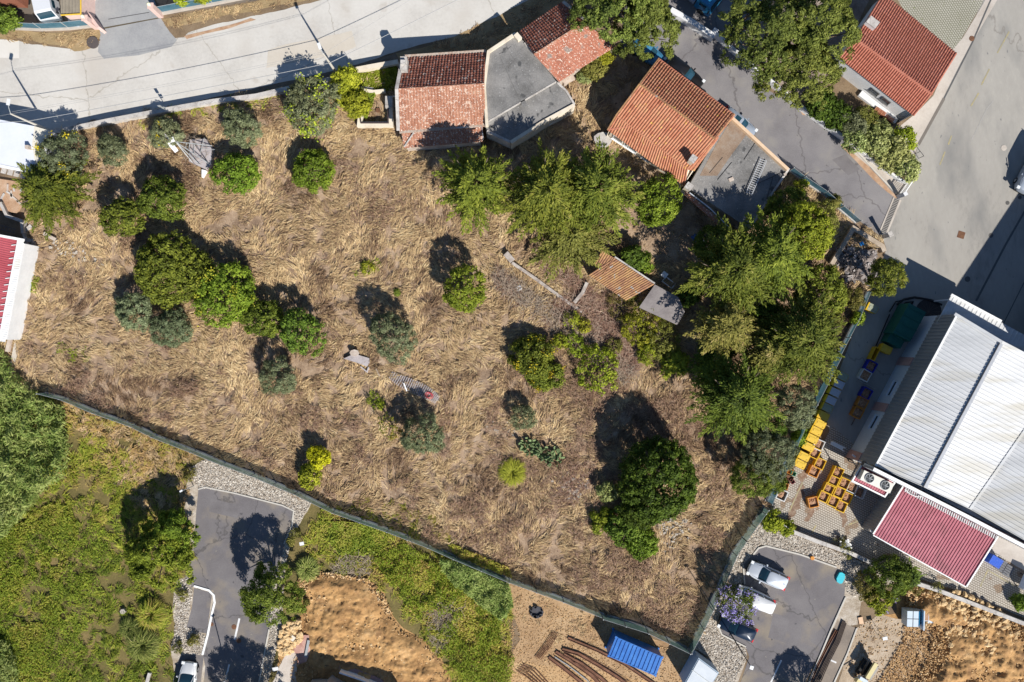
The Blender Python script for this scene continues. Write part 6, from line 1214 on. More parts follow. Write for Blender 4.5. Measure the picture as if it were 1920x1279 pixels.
car(350,1280,278,4.2,1.72,1.42, paint('white_car_paint', ()), 'white car cut by the bottom edge of the photo')
car(1282,138,38,4.5,1.72,1.65, paint('black_paint', (.012,.012,.014)), 'black car parked in the lane close against the orange-tiled house')
car(1384,232,38,4.1,1.66,1.35, paint('grey_paint', (.3,.34,.4)), 'grey car with a sunroof parked behind the tan parapet wall', sunroof=True)
car(1214,98,38,4.0,1.64,1.35, paint('teal_paint', (.05,.2,.34)), 'blue car in the shade between the pine and the orange-tiled house')
car(1941,318,118,5.2,1.9,2.1, paint('grey_paint', ()), 'vehicle cut by the right edge of the photo in the concrete yard', True, 'van')
def truck(x, y, hd, pm, label, bm, Ln=6.5, Wd=2.2, Hb=2.0, Hc=2.3):
    c = P(x, y, 1.1); r = empty('truck', (c.x, c.y, 0), -R_(hd), label, 'truck')
    mb = MB(); mb.box((-.9,0,.75), (Ln - 1.9, Wd*.5, .25)); mb.box((0,0,.62), (Ln - .4, Wd*.4, .15)); mb.obj('chassis', m_trim, r, local=True)
    mb = MB(); L2 = Ln - 2.1; x_ = -Ln/2 + L2/2
    mb.box((x_,0,.98), (L2, Wd, .1)); 
    for s_ in (-1,1): mb.box((x_, s_*(Wd/2-.03), 1.25), (L2, .06, .5)); mb.box((x_ + s_*(L2/2-.03), 0, 1.25), (.06, Wd-.14, .5))
    mb.obj('load_bed', bm, r, local=True)
    mb = MB(); xs = [Ln/2 - 1.95, Ln/2 - 1.9, Ln/2 - .5, Ln/2 - .02]; w2 = Wd*.95/2
    vs = []
    prof = [(xs[0],.5),(xs[3],.5),(xs[3],1.35),(xs[2]+.1,Hc-.05),(xs[2]-.1,Hc),(xs[0],Hc)]
    for s_ in (-1,1): vs += [(a, s_*w2*(1 if z < 1.5 else .93), z) for a, z in prof]
    k = len(prof); mb.add(vs, [list(range(k)), list(range(2*k-1,k-1,-1))] + [(i, i+k, (i+1)%k+k, (i+1)%k) for i in range(k)]); mb.obj('cab', pm, r, local=True)
    mb = MB(); mb.add([(xs[3]-.035,-w2*.85,1.45),(xs[3]-.035,w2*.85,1.45),(xs[2]+.14,w2*.82,Hc-.12),(xs[2]+.14,-w2*.82,Hc-.12)], [(0,1,2,3)]); mb.obj('windscreen', m_carglass, r, local=True)
    for s_ in (-1,1):
        mb = MB(); mb.box((xs[1]+.75, s_*w2*.975, 1.75), (.8,.05,.5)); mb.obj('side_window', m_carglass, r, local=True)
        mb = MB(); mb.box((xs[3]-.25, s_*(w2+.2), 1.7), (.12,.18,.35)); mb.obj('mirror', m_trim, r, local=True)
        for xx in (-Ln*.28, Ln*.34):
            mb = MB(); mb.tube([(xx, s_*(Wd/2-.32), .42), (xx, s_*(Wd/2-.02), .42)], .42, 14); mb.obj('wheel', m_tyre, r, local=True)
    return r
truck(1296,-22,38, paint('blue_truck_paint', (.03,.22,.42)), 'blue flatbed truck in the shade of the pines at the top edge', flat('grey_bed', (.3,.34,.42), .6))
truck(84,-12,78, paint('white_truck_paint', (.74,.75,.77)), 'white flatbed truck at the top left beside the brown trailer', flat('white_bed', (.6,.62,.66), .6), 5.6, 2.0)
r = empty('tarpaulin_trailer', P(25,-22,0), -.05, 'trailer under a rust-brown tarpaulin at the top left corner', 'trailer'); mb = MB(); mb.box((0,0,1.45), (3.9,4.4,1.9)); mb.obj('tarpaulin', mat('brown_tarp', [(.2,.07,.04),(.3,.12,.075)], 1, 5, bump=.5), r, local=True)
mb = MB(); [mb.tube([(s_*1.9,yy,.4),(s_*1.6,yy,.4)], .4, 12) for s_ in (-1,1) for yy in (-1.4,1.2)]; mb.obj('wheel', m_tyre, r, local=True); mb = MB(); mb.box((1.9,0,2.43), (.14,4.4,.08)); mb.box((1.6,0,2.42), (.06,4.4,.06)); mb.obj('strap', m_rust, r, local=True)
mb = MB()
mb.box(P(146,42,.12), (1.9,.9,.2), .1)
for i in range(14): mb.box(P(146 + random.gauss(0,6), 42 + random.gauss(0,2.5), .25), (random.uniform(.3,.8), random.uniform(.2,.4), random.uniform(.1,.4)), random.uniform(0,3))
mb.obj('scrap_heap', flat('pale_scrap', (.42,.44,.47), .5, var=.35), label='small heap of grey scrap behind the blue fence by the pink wall', cat='scrap')

mb = MB(); A_, B_ = P(1697,914,hN+.36), P(1870,1005,hN+.36); nT = 44
for i in range(nT):
    c = A_.lerp(B_, (i + .5) / nT); d = P(1755,1050,hN) - P(1783,960,hN); d.z = 0; d.normalize(); mb.box(c + d * .22 + Vector((0,0,.045)), (.42, .12, .03), math.atan2(d.y, d.x))
mb.obj('flashing_tooth', m_whitesheet, AN, kind='stuff')
# ---------------------------------------------------------------- crates and bins
m_ycrate = mat('yellow_plastic', [(.52,.30,.01),(.66,.40,.015),(.72,.47,.03)], 1.5, 8, rough=.5, bump=.05)
m_ocrate = mat('orange_plastic', [(.5,.19,.02),(.62,.26,.04)], 1.5, 8, rough=.5, bump=.05)
m_wcrate = mat('white_plastic', [(.5,.5,.5),(.66,.66,.65)], 1.5, 8, rough=.5, bump=.05)
m_bcrate = mat('blue_crate', [(.01,.02,.3),(.015,.03,.42)], 1.5, 8, rough=.5)
m_husk = mat('husk_load', [(.16,.08,.045),(.33,.18,.1),(.45,.27,.17),(.55,.37,.26)], 2.2, 12, bump=1., tint=True, tw=.5)
_proto = {}
def crate(x, y, mt, label, rz=-24.4, sz=(.98,1.05,.78), fill=.62, tilt=0):
    key = (mt.name, sz, fill); c = P(x, y, sz[2])
    if key in _proto: r = copy_tree(_proto[key]); r['label'] = label
    else:
        r = empty('crate', (0,0,0), 0, label, 'crate', 'open crates and boxes in the paved yard'); _proto[key] = r
        a, b, h = sz; t = .055
        for s_ in (-1, 1):
            mb = MB(); mb.box((0, s_*(b/2 - t/2), h/2), (a, t, h)); mb.box((0, s_*(b/2 - .01), h - .04), (a + .04, .07, .075)); mb.obj('side_panel', mt, r, local=True)
            mb = MB(); mb.box((s_*(a/2 - t/2), 0, h/2), (t, b - 2*t, h)); mb.box((s_*(a/2 - .01), 0, h - .042), (.07, b - .06, .075)); mb.obj('end_panel', mt, r, local=True)
        mb = MB(); mb.box((0, 0, .06), (a - 2*t, b - 2*t, .08)); mb.obj('floor', mt, r, local=True)
        if fill:
            n = 9; g = [[(-a/2 + t + (a-2*t)*i/(n-1), -b/2 + t + (b-2*t)*j/(n-1), h*fill + .13*math.exp(-((i-4)**2+(j-4)**2)/9) + random.uniform(-.045,.045)) for i in range(n)] for j in range(n)]
            mb = MB(); vs = sum(g, []); mb.add(vs, [(j*n+i, j*n+i+1, (j+1)*n+i+1, (j+1)*n+i) for j in range(n-1) for i in range(n-1)]); mb.t = [random.random() for _ in mb.f]
            mb.obj('load', m_husk, r, local=True, kind='stuff')
    r.location = (c.x, c.y, 0); r.rotation_euler = (tilt, 0, R_(rz)); return r
pos = 'husk-filled'
for x, y, la in ((1571.6,886.6,'yellow crate of brown husks at the top of the block of crates'),(1563.6,903.5,'yellow crate of husks just below the top one of the block'),(1554.7,917.2,'yellow crate of husks in the left column, third from the top'),(1583.6,907.4,'yellow crate of husks at the upper right of the block, beside the white-rimmed one'),(1574.4,924.3,'yellow crate of husks in the middle of the block'),(1544.9,932,'yellow crate of husks at the left corner of the block'),(1588.5,934.1,'yellow crate of husks at the right edge of the block, in half shade'),(1563.2,941.2,'yellow crate of husks in the bottom row, left one'),(1577.9,950.3,'lowest yellow crate of husks in the block'),(1537.8,870,'yellow crate of husks standing by itself beside the orange one'),(1528.7,850.4,'yellow crate of husks touching the row of lidded bins')):
    crate(x, y, m_ycrate, la)
crate(1527.3,884.9, m_ocrate, 'orange crate of husks just below the row of lidded bins'); crate(1525.2,942.6, m_ocrate, 'orange crate turned askew and standing alone on the pavers', 12)
crate(1535.7,834.9, m_wcrate, 'pale grey rimmed crate of husks beside the yellow bins'); crate(1599,915, m_wcrate, 'white-rimmed crate of husks beside the block of yellow crates'); crate(1613.8,924.3, m_wcrate, 'white-rimmed dark crate in the shade of the cooling platform', fill=.35); crate(1466.7,929.2, m_wcrate, 'white-rimmed crate standing alone near the lower left yard fence', sz=(.98,1.05,.55), fill=.4)
crate(1634,687, m_bcrate, 'blue crate of husks in the shade, upper one of two', -30); crate(1625,738, m_bcrate, 'blue crate of husks in the shade, lower one of two', -30)
crate(1623,704.5, m_wcrate, 'grey-rimmed crate of mixed scraps behind the blue crate', -30, fill=.8)
crate(1618,756, m_ocrate, 'upper of two brown husk crates in the shade by the wall', -28, fill=.8); crate(1609,774.5, m_ocrate, 'lower of two brown husk crates in the shade by the wall', -28, fill=.8)
m_husk2 = None
# lidded bins
m_gbin = mat('grey_green_plastic', [(.26,.28,.2),(.34,.36,.27)], 1.5, 8, rough=.5); m_gybin = mat('pale_grey_plastic', [(.42,.44,.5),(.5,.52,.58)], 1.5, 8, rough=.5)
def bin_(x, y, mt, lm, label, rz=-26):
    key = ('bin', mt.name, lm.name); c = P(x, y, 1.1)
    if key in _proto: r = copy_tree(_proto[key]); r['label'] = label
    else:
        r = empty('lidded_bin', (0,0,0), 0, label, 'bin', 'lidded bins along the yard fence'); _proto[key] = r; a, b, h = 1.15, .82, 1.0
        mb = MB(); vs = [(s*a/2*k, t*b/2*k, z) for z, k in ((.12,.86),(h,1.)) for s, t in ((-1,-1),(1,-1),(1,1),(-1,1))]; mb.add(vs, [(3,2,1,0),(4,5,6,7)] + [(i,(i+1)%4,(i+1)%4+4,i+4) for i in range(4)]); mb.obj('body', mt, r, local=True)
        mb = MB(); mb.box((.08,0,h+.05), (a*.88,b*.92,.07)); mb.box((.08,.0,h+.10), (a*.7,b*.36,.04)); mb.box((.45,.27,h+.1), (.16,.1,.05)); mb.box((.45,-.27,h+.1), (.16,.1,.05)); mb.obj('lid', lm, r, local=True)
        mb = MB(); mb.box((-a*.46,0,h+.06), (.12,b*.94,.14)); mb.obj('hinge_bar', mt, r, local=True); mb = MB(); mb.tube([(a*.5,-b*.4,h-.05),(a*.56,-b*.3,h-.02),(a*.56,b*.3,h-.02),(a*.5,b*.4,h-.05)], .02, 5); mb.obj('handle', mt, r, local=True)
        for s in (-1,1):
            for t in (-1,1): mb = MB(); mb.tube([(s*.4,t*.28-.03,.1),(s*.4,t*.28+.03,.1)], .1, 8); mb.obj('castor', m_tyre, r, local=True)
    r.location = (c.x, c.y, 0); r.rotation_euler = (0, 0, R_(rz)); return r
names = ['first','second','third','fourth','fifth','sixth','seventh','eighth']
seq = [(1580,706,m_gbin,'green-grey lidded bin at the shaded upper end of the bin row'),(1572.7,720.5,m_gybin,'lilac-grey lidded bin, second from the shaded end of the row'),(1565,735.7,m_gybin,'pale grey lidded bin, third from the shaded end of the row'),(1557.6,750.8,m_gybin,'pale grey lidded bin, fourth from the shaded end of the row'),(1550.8,765,m_gbin,'olive lidded bin in shade, just above the sunlit yellow ones'),(1544,780,m_ycrate,'uppermost bright yellow lidded bin, half in shade'),(1538,794.6,m_ycrate,'second bright yellow lidded bin from the shade edge'),(1530.5,808.6,m_ycrate,'third bright yellow lidded bin from the shade edge'),(1523.5,823,m_ycrate,'fourth bright yellow lidded bin from the shade edge'),(1516,838,m_ycrate,'fifth bright yellow lidded bin, beside the pale-rimmed crate'),(1507.6,856,m_ycrate,'next to last bright yellow lidded bin of the row'),(1500.5,870.5,m_ycrate,'last bright yellow lidded bin, at the lower end of the row')]
m_ylid = mat('yellow_lid', [(.60,.38,.03),(.7,.48,.08)], 1.5, 8, rough=.45, bump=.03)
for x, y, m, la in seq: bin_(x, y, m_ycrate if m in (m_ycrate, m_gbin) else m_ycrate, {m_ycrate: m_ylid}.get(m, m), la)
bin_(1636,578, m_ycrate, m_gbin, 'single olive-lidded bin beside the round pine in the shade', -26); bin_(1662,655, m_ycrate, m_ylid, 'yellow lidded bin just below the green waste container', -26)
crate(1641,664, m_ycrate, 'narrow yellow crate standing beside the green waste container', -26, sz=(.5,1.4,.9), fill=0)
r = empty('waste_container', P(1685,606,0), -.5, 'large dark green waste container in the shade beside the warehouse', 'container')
m_gc = mat('green_steel', [(.01,.09,.075),(.02,.13,.1)], 1, 5, rough=.6)
mb = MB(); mb.box((0,0,1.2), (1.95,3.4,2.2)); mb.obj('body', m_gc, r, local=True)
for i in range(4): mb = MB(); mb.box((0,-1.35+i*.9,2.33), (1.98,.1,.06)); mb.obj('roof_rib', m_gc, r, local=True)
mb = MB(); mb.box((0,-2.15,.8), (1.6,.9,1.4)); mb.obj('hopper', m_gc, r, local=True)
m_hose = flat('black_hose', (.01,.01,.012)); 
for i, (pts, la) in enumerate((([(1682,572),(1695,562),(1715,558),(1740,562),(1766,572)], 'thick black hose arching over the ground above the green container'), ([(1690,575),(1700,568),(1712,566),(1706,580),(1696,580)], 'coiled black hose loop by the green container'), ([(1668,585),(1680,566),(1712,560)], 'thin black hose left of the green container'), ([(1668,590),(1655,620),(1640,655)], 'black strip along the ground left of the green container'))):
    mb = MB(); mb.tube([P(x, y, .1) for x, y in pts], .11 if i < 2 else .06, 6); mb.obj('hose', m_hose, label=la, cat='hose')
disc('wheel_mat', (1741,585), 1.35, flat('dark_mat', (.035,.03,.03)), 22); tag(bpy.data.objects['wheel_mat'], 'large dark round ground plate with radial seams beside the canopy', 'ground plate')
for i in range(7):
    a = i * math.pi / 7; mb = MB(); c = P(1741,585,.05); mb.beam(c + Vector((math.cos(a)*1.3, math.sin(a)*1.3, 0)), c - Vector((math.cos(a)*1.3, math.sin(a)*1.3, 0)), .03, .012 + i*.001); o = mb.obj('seam', flat('seam', (.09,.08,.07)), bpy.data.objects['wheel_mat'])
for x, y, rr_, la in ((1889,381,.22,'dark oil spot'),(1912,371,.2,'dark oil spot'),(1858,442,.25,'dark oil spot'),(1814,524,.3,'dark oil spot')):
    o = disc('oil_spot', (x, y), rr_, flat('oil', (.09,.085,.08)), 10, .001); o['kind'] = 'structure'
for i, (pts, w_) in enumerate((([(1503,905),(1500,925),(1492,945),(1486,960),(1478,978)], .7), ([(1560,945),(1575,955),(1583,975),(1580,990)], .5), ([(1508,978),(1520,965),(1524,950)], .45), ([(1512,880),(1505,895),(1503,905)], .6))):
    stain('spill_stain', pts, w_, mat('brown_stain', [(.13,.075,.05),(.22,.145,.1),(.32,.25,.19)], 3, 12, bump=.1), .0145 + .0015*i)
# mixed boxes near the lower fence
for x, y, m, d, la, rz in ((1482,885,m_ocrate,(.5,.5,.4),'small orange tub at the lower end of the bin row',-.4),(1488,889,flat('green_tub',(.05,.25,.15)),(.5,.4,.4),'small green tub beside the orange tub',-.4),(1480,897,m_rust,(.8,.5,.4),'brown box among the small tubs',-.4),(1475,904,m_rust,(.5,.5,.5),'rusty box below the brown box',.3),(1466,911,m_trim,(.5,.6,.5),'black tub next to the orange one',-.4),(1474,913,m_ocrate,(.45,.6,.5),'orange tub next to the black one',-.3),(1486,903,flat('dark_red_tub',(.2,.04,.04)),(.4,.5,.3),'dark red tub among the small tubs',.6)):
    c = P(x, y, d[2]); r = empty('tub', (c.x, c.y, 0), rz, la, 'tub'); mb = MB(); a, b, h = d
    for s_ in (-1,1): mb.box((0, s_*b/2, h/2), (a+.04,.04,h)); mb.box((s_*a/2,0,h/2), (.04,b-.04,h))
    mb.box((0,0,h*.3), (a-.04,b-.04,.05)); mb.obj('tub_shell', m, r, local=True)
r = empty('pallet_gate', P(1564,838,0), -.48, 'white tubular barrow standing at the edge of the building shade', 'barrow'); mb = MB(); mb.tube([(-.7,0,.3),(-.7,0,.8),(.8,0,.8),(.8,0,.3)], .035, 6); mb.tube([(-.7,.35,.3),(-.7,.35,.8),(.8,.35,.8),(.8,.35,.3)], .035, 6); mb.obj('frame', m_white, r, local=True); mb = MB(); mb.box((0,.17,.5), (1.4,.32,.05)); mb.obj('deck', m_white, r, local=True)
for x, y, ln, w_, la, rz in ((1626,722,1.9,.06,'pale bar lying in the shade below the scrap crate',-.48),(1603,785,1.6,.05,'dark pipe along the ground below the husk crates',1.1),(1520,730,1.2,.35,'brown board behind the fence under the tall olive',-.5)):
    mb = MB(); c = P(x, y, .12); mb.box(c, (ln, w_, .05), rz); mb.obj('bar', m_galv if ln > 1.8 else m_rust, label=la, cat='bar')
r = empty('blue_skip', P(1857,1049,0), -.55, 'bright blue plastic-covered pallet beside the red annexe', 'pallet'); mb = MB(); mb.box((0,0,.5), (1.25,.95,1.0)); mb.obj('load', flat('blue_film', (.03,.10,.5), .3, bump=.3), r, local=True)
mb = MB(); [mb.box((0,s*.4,.06), (1.3,.12,.12)) for s in (-1,0,1)]; mb.obj('pallet', m_oldwall, r, local=True)
for i,(x, y) in enumerate(((1875,1060),(1888,1070))):
    r = empty('grey_pallet', P(x,y,0), -.55, ['grey plastic pallet next to the blue pallet','speckled dark grey pallet further from the blue one'][i], 'pallet')
    for k in range(5): mb = MB(); mb.box((0,-.5+k*.25,.2), (.85,.2,.08)); mb.obj('slat', flat('grey_plastic_pallet',(.12,.12,.13)) , r, local=True)
r = empty('tank_box', P(1917,1090,0), -.4, 'pale blue-grey box on a frame cut by the right edge', 'box'); mb = MB(); mb.box((0,0,1.0), (1.1,1.5,.9)); mb.obj('body', m_bluewhite, r, local=True); mb = MB(); [mb.box((s*.5,t*.65,.3),(.08,.08,.6)) for s in (-1,1) for t in (-1,1)]; mb.obj('leg', m_trim, r, local=True)
mb = MB()
for i in range(40): mb.box(P(1584 + random.gauss(0,5), 1024 + random.gauss(0,5), .2 + random.random()*.3), (.3,.2,.12), M=Matrix.Rotation(random.uniform(0,6),3,'Z') @ Matrix.Rotation(random.uniform(-.9,.9),3,'X'))
mb.obj('plastic_bags', m_white, label='heap of white plastic bags against the yard wall', cat='bags')
mb = MB(); c = P(1576,1084,.2); mb.prism([(c.x + .42*math.cos(k)*(1+.3*math.sin(2*k)), c.y + .6*math.sin(k), .3) for k in np.linspace(0,5.8,10)], 0); mb.obj('turquoise_toy_car', flat('turquoise', (.02,.45,.55), .4), label='turquoise plastic shell at the corner of the car park', cat='plastic shell')
mb = MB(); c = P(1523,1047,.2); mb.prism([(c.x + .22*math.cos(k), c.y + .2*math.sin(k), .3) for k in np.linspace(0,5.5,8)], 0); mb.obj('clay_pot', m_ocrate, label='small orange pot on the pale stone pavement', cat='pot')
# ---------------------------------------------------------------- street lamps and cables
m_cpole = mat('concrete_pole', [(.5,.46,.4),(.62,.58,.52)], 1, 8, bump=.1)
def lamp(base, top, h, label, m=m_cpole, arm=None, r0=.15, r1=.08, head=(.28,.6), hm=None):
    b = P(*base, 0); r = empty('street_lamp', b, 0, label, 'street lamp'); t = P(*top, h)
    mb = MB(); mb.tube([b, b.lerp(t, .5), t], [r0, (r0+r1)/2, r1], 8); mb.obj('pole', m, r)
    e = t
    if arm: e = P(*arm, h + .5); mb = MB(); mb.tube([t, t.lerp(e, .5) + Vector((0,0,.15)), e], .035, 6); mb.obj('arm', m_galv, r)
    d = (e - b); d.z = 0; a = math.atan2(d.y, d.x); mb = MB(); mb.box(e + Vector((0,0,.02)), (head[1], head[0], .14), a); mb.obj('lamp_head', hm or flat('lamp_shell', (.7,.71,.72), .4), r)
    return t
t1 = lamp((92,245), (20,214), 6.4, 'concrete lamp pole at the left, by the corner of the white flat roof', arm=(16,192))
t2 = lamp((630,136), (606,101), 6.4, 'concrete lamp pole above the yellow-green shrubs by the pale road', arm=(599,87))
lamp((1368,1186), (1409,1252), 8.0, 'thin dark lamp pole leaning into the car park road, with a round head', flat('dark_pole', (.05,.05,.05)), None, .07, .04, (.34,.34))
lamp((363,912), (340,921), 4.4, 'short pale lamp post at the upper corner of the lower left parking', m_galv, None, .05, .04, (.16,.3))
lamp((427,1262), (420,1281), 5.0, 'white lamp post in the tree shade at the bottom left road', m_galv, None, .06, .05, (.2,.3))
m_wire = flat('aluminium_wire', (.3,.3,.3), .5)
def cable(a, b, sag, label, r=.012):
    mb = MB(); n = 14; mb.tube([a.lerp(b, i/n) - Vector((0,0,sag*4*(i/n)*(1-i/n))) for i in range(n+1)], r, 4); return mb.obj('overhead_cable', m_wire, label=label, cat='cable')
far = P(1150,-250,6.4); far0 = P(-300,260,6.4)
cable(t1, t2, .55, 'upper overhead cable between the two concrete poles'); cable(t1 + Vector((.12,.2,0)), t2 + Vector((.12,.2,0)), .5, 'second overhead cable between the two concrete poles')
cable(t1 - Vector((0,0,2.6)), t2 - Vector((0,0,2.6)), .3, 'lower thick cable between the two concrete poles', .03); cable(t2 - Vector((0,0,2.6)), P(1150,-150,4), .3, 'lower cable running from the middle pole to the upper right', .03)
cable(t2, far, .5, 'upper cable running from the middle pole to the upper right'); cable(far0, t1, .5, 'cable running off the left edge of the photo'); cable(P(-300,235,4), t1 - Vector((0,0,2.6)), .3, 'low cable running off the left edge of the photo', .03)
r = empty('road_sign', P(318,212,0), .2, 'small twin sign seen edge-on behind the road wall by its shadow on the road', 'sign'); mb = MB(); mb.tube([(0,0,0),(0,0,2.5)], .035, 6); mb.obj('post', m_galv, r, local=True); mb = MB(); mb.box((0,0,2.35), (.3,.03,.5)); mb.box((.1,0,1.75), (.35,.03,.4)); mb.obj('plate', m_galv, r, local=True)
# ---------------------------------------------------------------- collapsed wind mast and hut
hut = building('ruined_hut', 'ruined hut roof slab under a collapsed steel mast in the upper left field', (370,285), 'hut'); m_slab = mat('pale_slab', [(.26,.23,.23),(.4,.36,.36),(.48,.44,.44)], 1, 7, bump=.3)
mb = MB(); mb.prism(PL([(356,262),(386,261),(397,280),(396,310),(385,318),(354,303)], 1.0), 0); mb.obj('slab', m_slab, hut)
mb = MB(); mb.prism(PL([(378,318),(386,320),(378,333)], .9), .3); mb.obj('white_panel', m_white, hut)
mast = empty('wind_mast', P(325,264,0), 0, 'collapsed steel wind mast with broken fan blades leaning over the ruined hut', 'mast')
apex = P(329,266,2.2)
for k, (x, y) in enumerate(((398,274),(391,307),(360,304),(375,310))):
    mb = MB(); mb.tube([apex, P(x, y, 1.1)], .045, 6); mb.obj('leg', m_galv, mast)
for a, b in (((383,259),(376,287)),((350,268),(348,279)),((356,269),(354,280)),((364,271),(363,292)),((377,279),(403,281))):
    mb = MB(); mb.tube([P(*a, 1.4), P(*b, 1.3)], .03, 5); mb.obj('brace', m_galv, mast)
mb = MB(); mb.tube([P(365,271,1.4), P(388,303,1.2)], .03, 5); mb.obj('dark_bar', m_hose, mast)
mb = MB(); mb.box(P(323,263,2.4), (.5,.4,.4), .4); mb.obj('hub', m_white, mast)
for a, b in (((321,261),(306,252)),((321,263),(309,257)),((324,266),(312,267)),((322,270),(333,284)),((318,272),(330,286)),((316,268),(322,276))):
    mb = MB(); mb.beam(P(*a, 2.4), P(*b, 2.2), .22, .03); mb.obj('fan_blade', m_white, mast)
# slab and zigzag strip in the middle of the field
r = empty('concrete_slab', P(670,676,0), 0, 'broken grey concrete slab with an open hatch in the middle of the dry field', 'slab'); mb = MB(); mb.prism(PL([(644,673),(664,664),(692,672),(693,680),(688,688),(670,681)], .55), 0); mb.obj('slab', m_slab, r)
mb = MB(); mb.ribbon(PL([(676,688),(688,698),(691,689)], .5), .12, 0, .5); mb.obj('hatch_frame', m_slab, r)
mb = MB(); mb.prism([(P(667,662,0).x + .5*math.cos(k), P(667,662,0).y + .35*math.sin(k), .75) for k in np.linspace(0,5.5,8)], .5); mb.obj('hatch_lump', m_oldwall, r)
zs = empty('corrugated_strip', P(776,732,0), 0, 'long ribbed grey metal strip lying in the dry grass', 'metal strip')
path = [(733,704),(752,715),(772,724),(790,732),(808,742),(822,752)]
pp = PL(path, .55); 
for i in range(26):
    u = i / 26 * (len(pp) - 1); k = int(u); c = pp[k].lerp(pp[min(k+1, len(pp)-1)], u - k); d = (pp[min(k+1, len(pp)-1)] - pp[k]).normalized(); wd_ = .35 + .35 * math.sin(math.pi * (i + 2) / 30)
    mb = MB(); mb.beam(c + Vector((-d.y*wd_, d.x*wd_, random.uniform(-.05,.05))) , c - Vector((-d.y*wd_, d.x*wd_, 0)), .09, .06); mb.obj('rib', m_slab, zs)
mb = MB(); mb.ribbon(pp, .25, .3, .42); mb.obj('strip', m_oldwall, zs)
mb = MB(); mb.beam(P(757,719,.75), P(763,734,.75), .12, .08); mb.obj('white_plank', m_white, label='white plank lying across the ribbed metal strip', cat='plank')
mb = MB()
for k0 in range(2): mb.tube([P(803 + k0*3 + 6*math.cos(a), 741 + k0*2 + 5*math.sin(a), .72 + .03*k0) for a in np.linspace(0, 6.28, 14)], .04, 5)
mb.obj('red_hose', flat('red_plastic', (.6,.08,.1)), label='coiled pink-red hose near the lower end of the ribbed strip', cat='hose')
mb = MB(); mb.beam(P(705,692,.6), P(712,706,.5), .12, .12); mb.obj('plank', m_twig, label='short dark plank right of the broken grey slab', cat='plank')
mb = MB(); mb.beam(P(82,438,.4), P(104,450,.4), .35, .1); mb.obj('plank', m_oldwall, label='weathered board below the soft green conifer on the left', cat='plank')
# ---------------------------------------------------------------- stones
def rockmesh(mt, seed):
    q = np.random.default_rng(seed); t = (1 + 5 ** .5) / 2; vs = np.array([(-1,t,0),(1,t,0),(-1,-t,0),(1,-t,0),(0,-1,t),(0,1,t),(0,-1,-t),(0,1,-t),(t,0,-1),(t,0,1),(-t,0,-1),(-t,0,1)]) / 1.9
    vs = vs * q.uniform(.75, 1.15, (12,1)) * np.array([.5,.36,.3]); fs = [(0,11,5),(0,5,1),(0,1,7),(0,7,10),(0,10,11),(1,5,9),(5,11,4),(11,10,2),(10,7,6),(7,1,8),(3,9,4),(3,4,2),(3,2,6),(3,6,8),(3,8,9),(4,9,5),(2,4,11),(6,2,10),(8,6,7),(9,8,1)]
    mb = MB(); mb.add([tuple(v) for v in vs], fs); return mb.mesh('stone', mt)
m_rock = mat('ochre_stone', [(.45,.29,.13),(.6,.42,.22),(.66,.52,.34)], 1.5, 8, bump=.2); m_rockg = mat('grey_stone', [(.3,.26,.22),(.5,.46,.4)], 1.5, 8, bump=.2)
RM = [rockmesh(m_rock, i) for i in range(4)]; RG = [rockmesh(m_rockg, i + 9) for i in range(3)]
def stones(poly, n, size, label, ms, zf=lambda x, y: .05, name='stone_pile', cat='stone pile'):
    X, Y = sample(poly, n); r = empty(name, (float(X.mean()), float(Y.mean()), 0), 0, label, cat)
    for i in range(len(X)):
        o = link(random.choice(ms), 'stone', r); s_ = random.uniform(*size); o.scale = (s_, s_*random.uniform(.8,1.2), s_)
        o.location = (X[i] - r.location.x, Y[i] - r.location.y, zf(X[i], Y[i]) + s_*.12); o.rotation_euler = (random.uniform(-.4,.4), random.uniform(-.4,.4), random.uniform(0,6.3))
stones([(538,1166),(562,1164),(568,1195),(560,1205),(545,1225),(528,1228),(522,1212),(528,1182)], 190, (.35,.85), 'pile of ochre stones at the left edge of the orange dug earth', RM, lambda x, y: .05 + .35 * random.random())
def claybump(name, poly, hmax, mt, step=.3, s=2.2, seed=2, lab=None, fall=1.2):
    """low mounds of dug earth, tapering to the ground at the edge"""
    Wp = [(P(*p).x, P(*p).y) for p in poly]; xs = [p[0] for p in Wp]; ys = [p[1] for p in Wp]
    gx = np.arange(min(xs), max(xs), step); gy = np.arange(min(ys), max(ys), step); X, Y = np.meshgrid(gx, gy); ins = inpoly(X, Y, Wp)
    dist = np.full(X.shape, 1e9)
    for i in range(len(Wp)):
        a = np.array(Wp[i]); b = np.array(Wp[(i+1) % len(Wp)]); ab = b - a; t = np.clip(((X-a[0])*ab[0] + (Y-a[1])*ab[1]) / (ab @ ab + 1e-9), 0, 1); dist = np.minimum(dist, np.hypot(X - a[0] - t*ab[0], Y - a[1] - t*ab[1]))
    Z = .026 + hmax * (fbm(X, Y, s, seed) ** 1.5 * 1.1 + .45 * np.abs(vn(X, Y, .9, 5) - .5) + .20 * vn(X + .4 * Y, Y, .42, 6) + .16 * rng.random(X.shape) ** 3 + .5 * np.abs(fbm(X * .6 + Y * .5, Y, 1.5, 1) - .5)) * np.clip(dist / fall, 0, 1)
    idx = np.arange(X.size).reshape(X.shape); q = ins[:-1,:-1] & ins[1:,:-1] & ins[:-1,1:] & ins[1:,1:]
    F = np.stack([idx[:-1,:-1][q], idx[:-1,1:][q], idx[1:,1:][q], idx[1:,:-1][q]], 1); V = np.stack([X.ravel(), Y.ravel(), Z.ravel()], 1); used, inv = np.unique(F, return_inverse=True)
    o = npobj(name, V[used], inv.reshape(-1, 4), rng.random(len(F)), mt, kind='structure'); return o
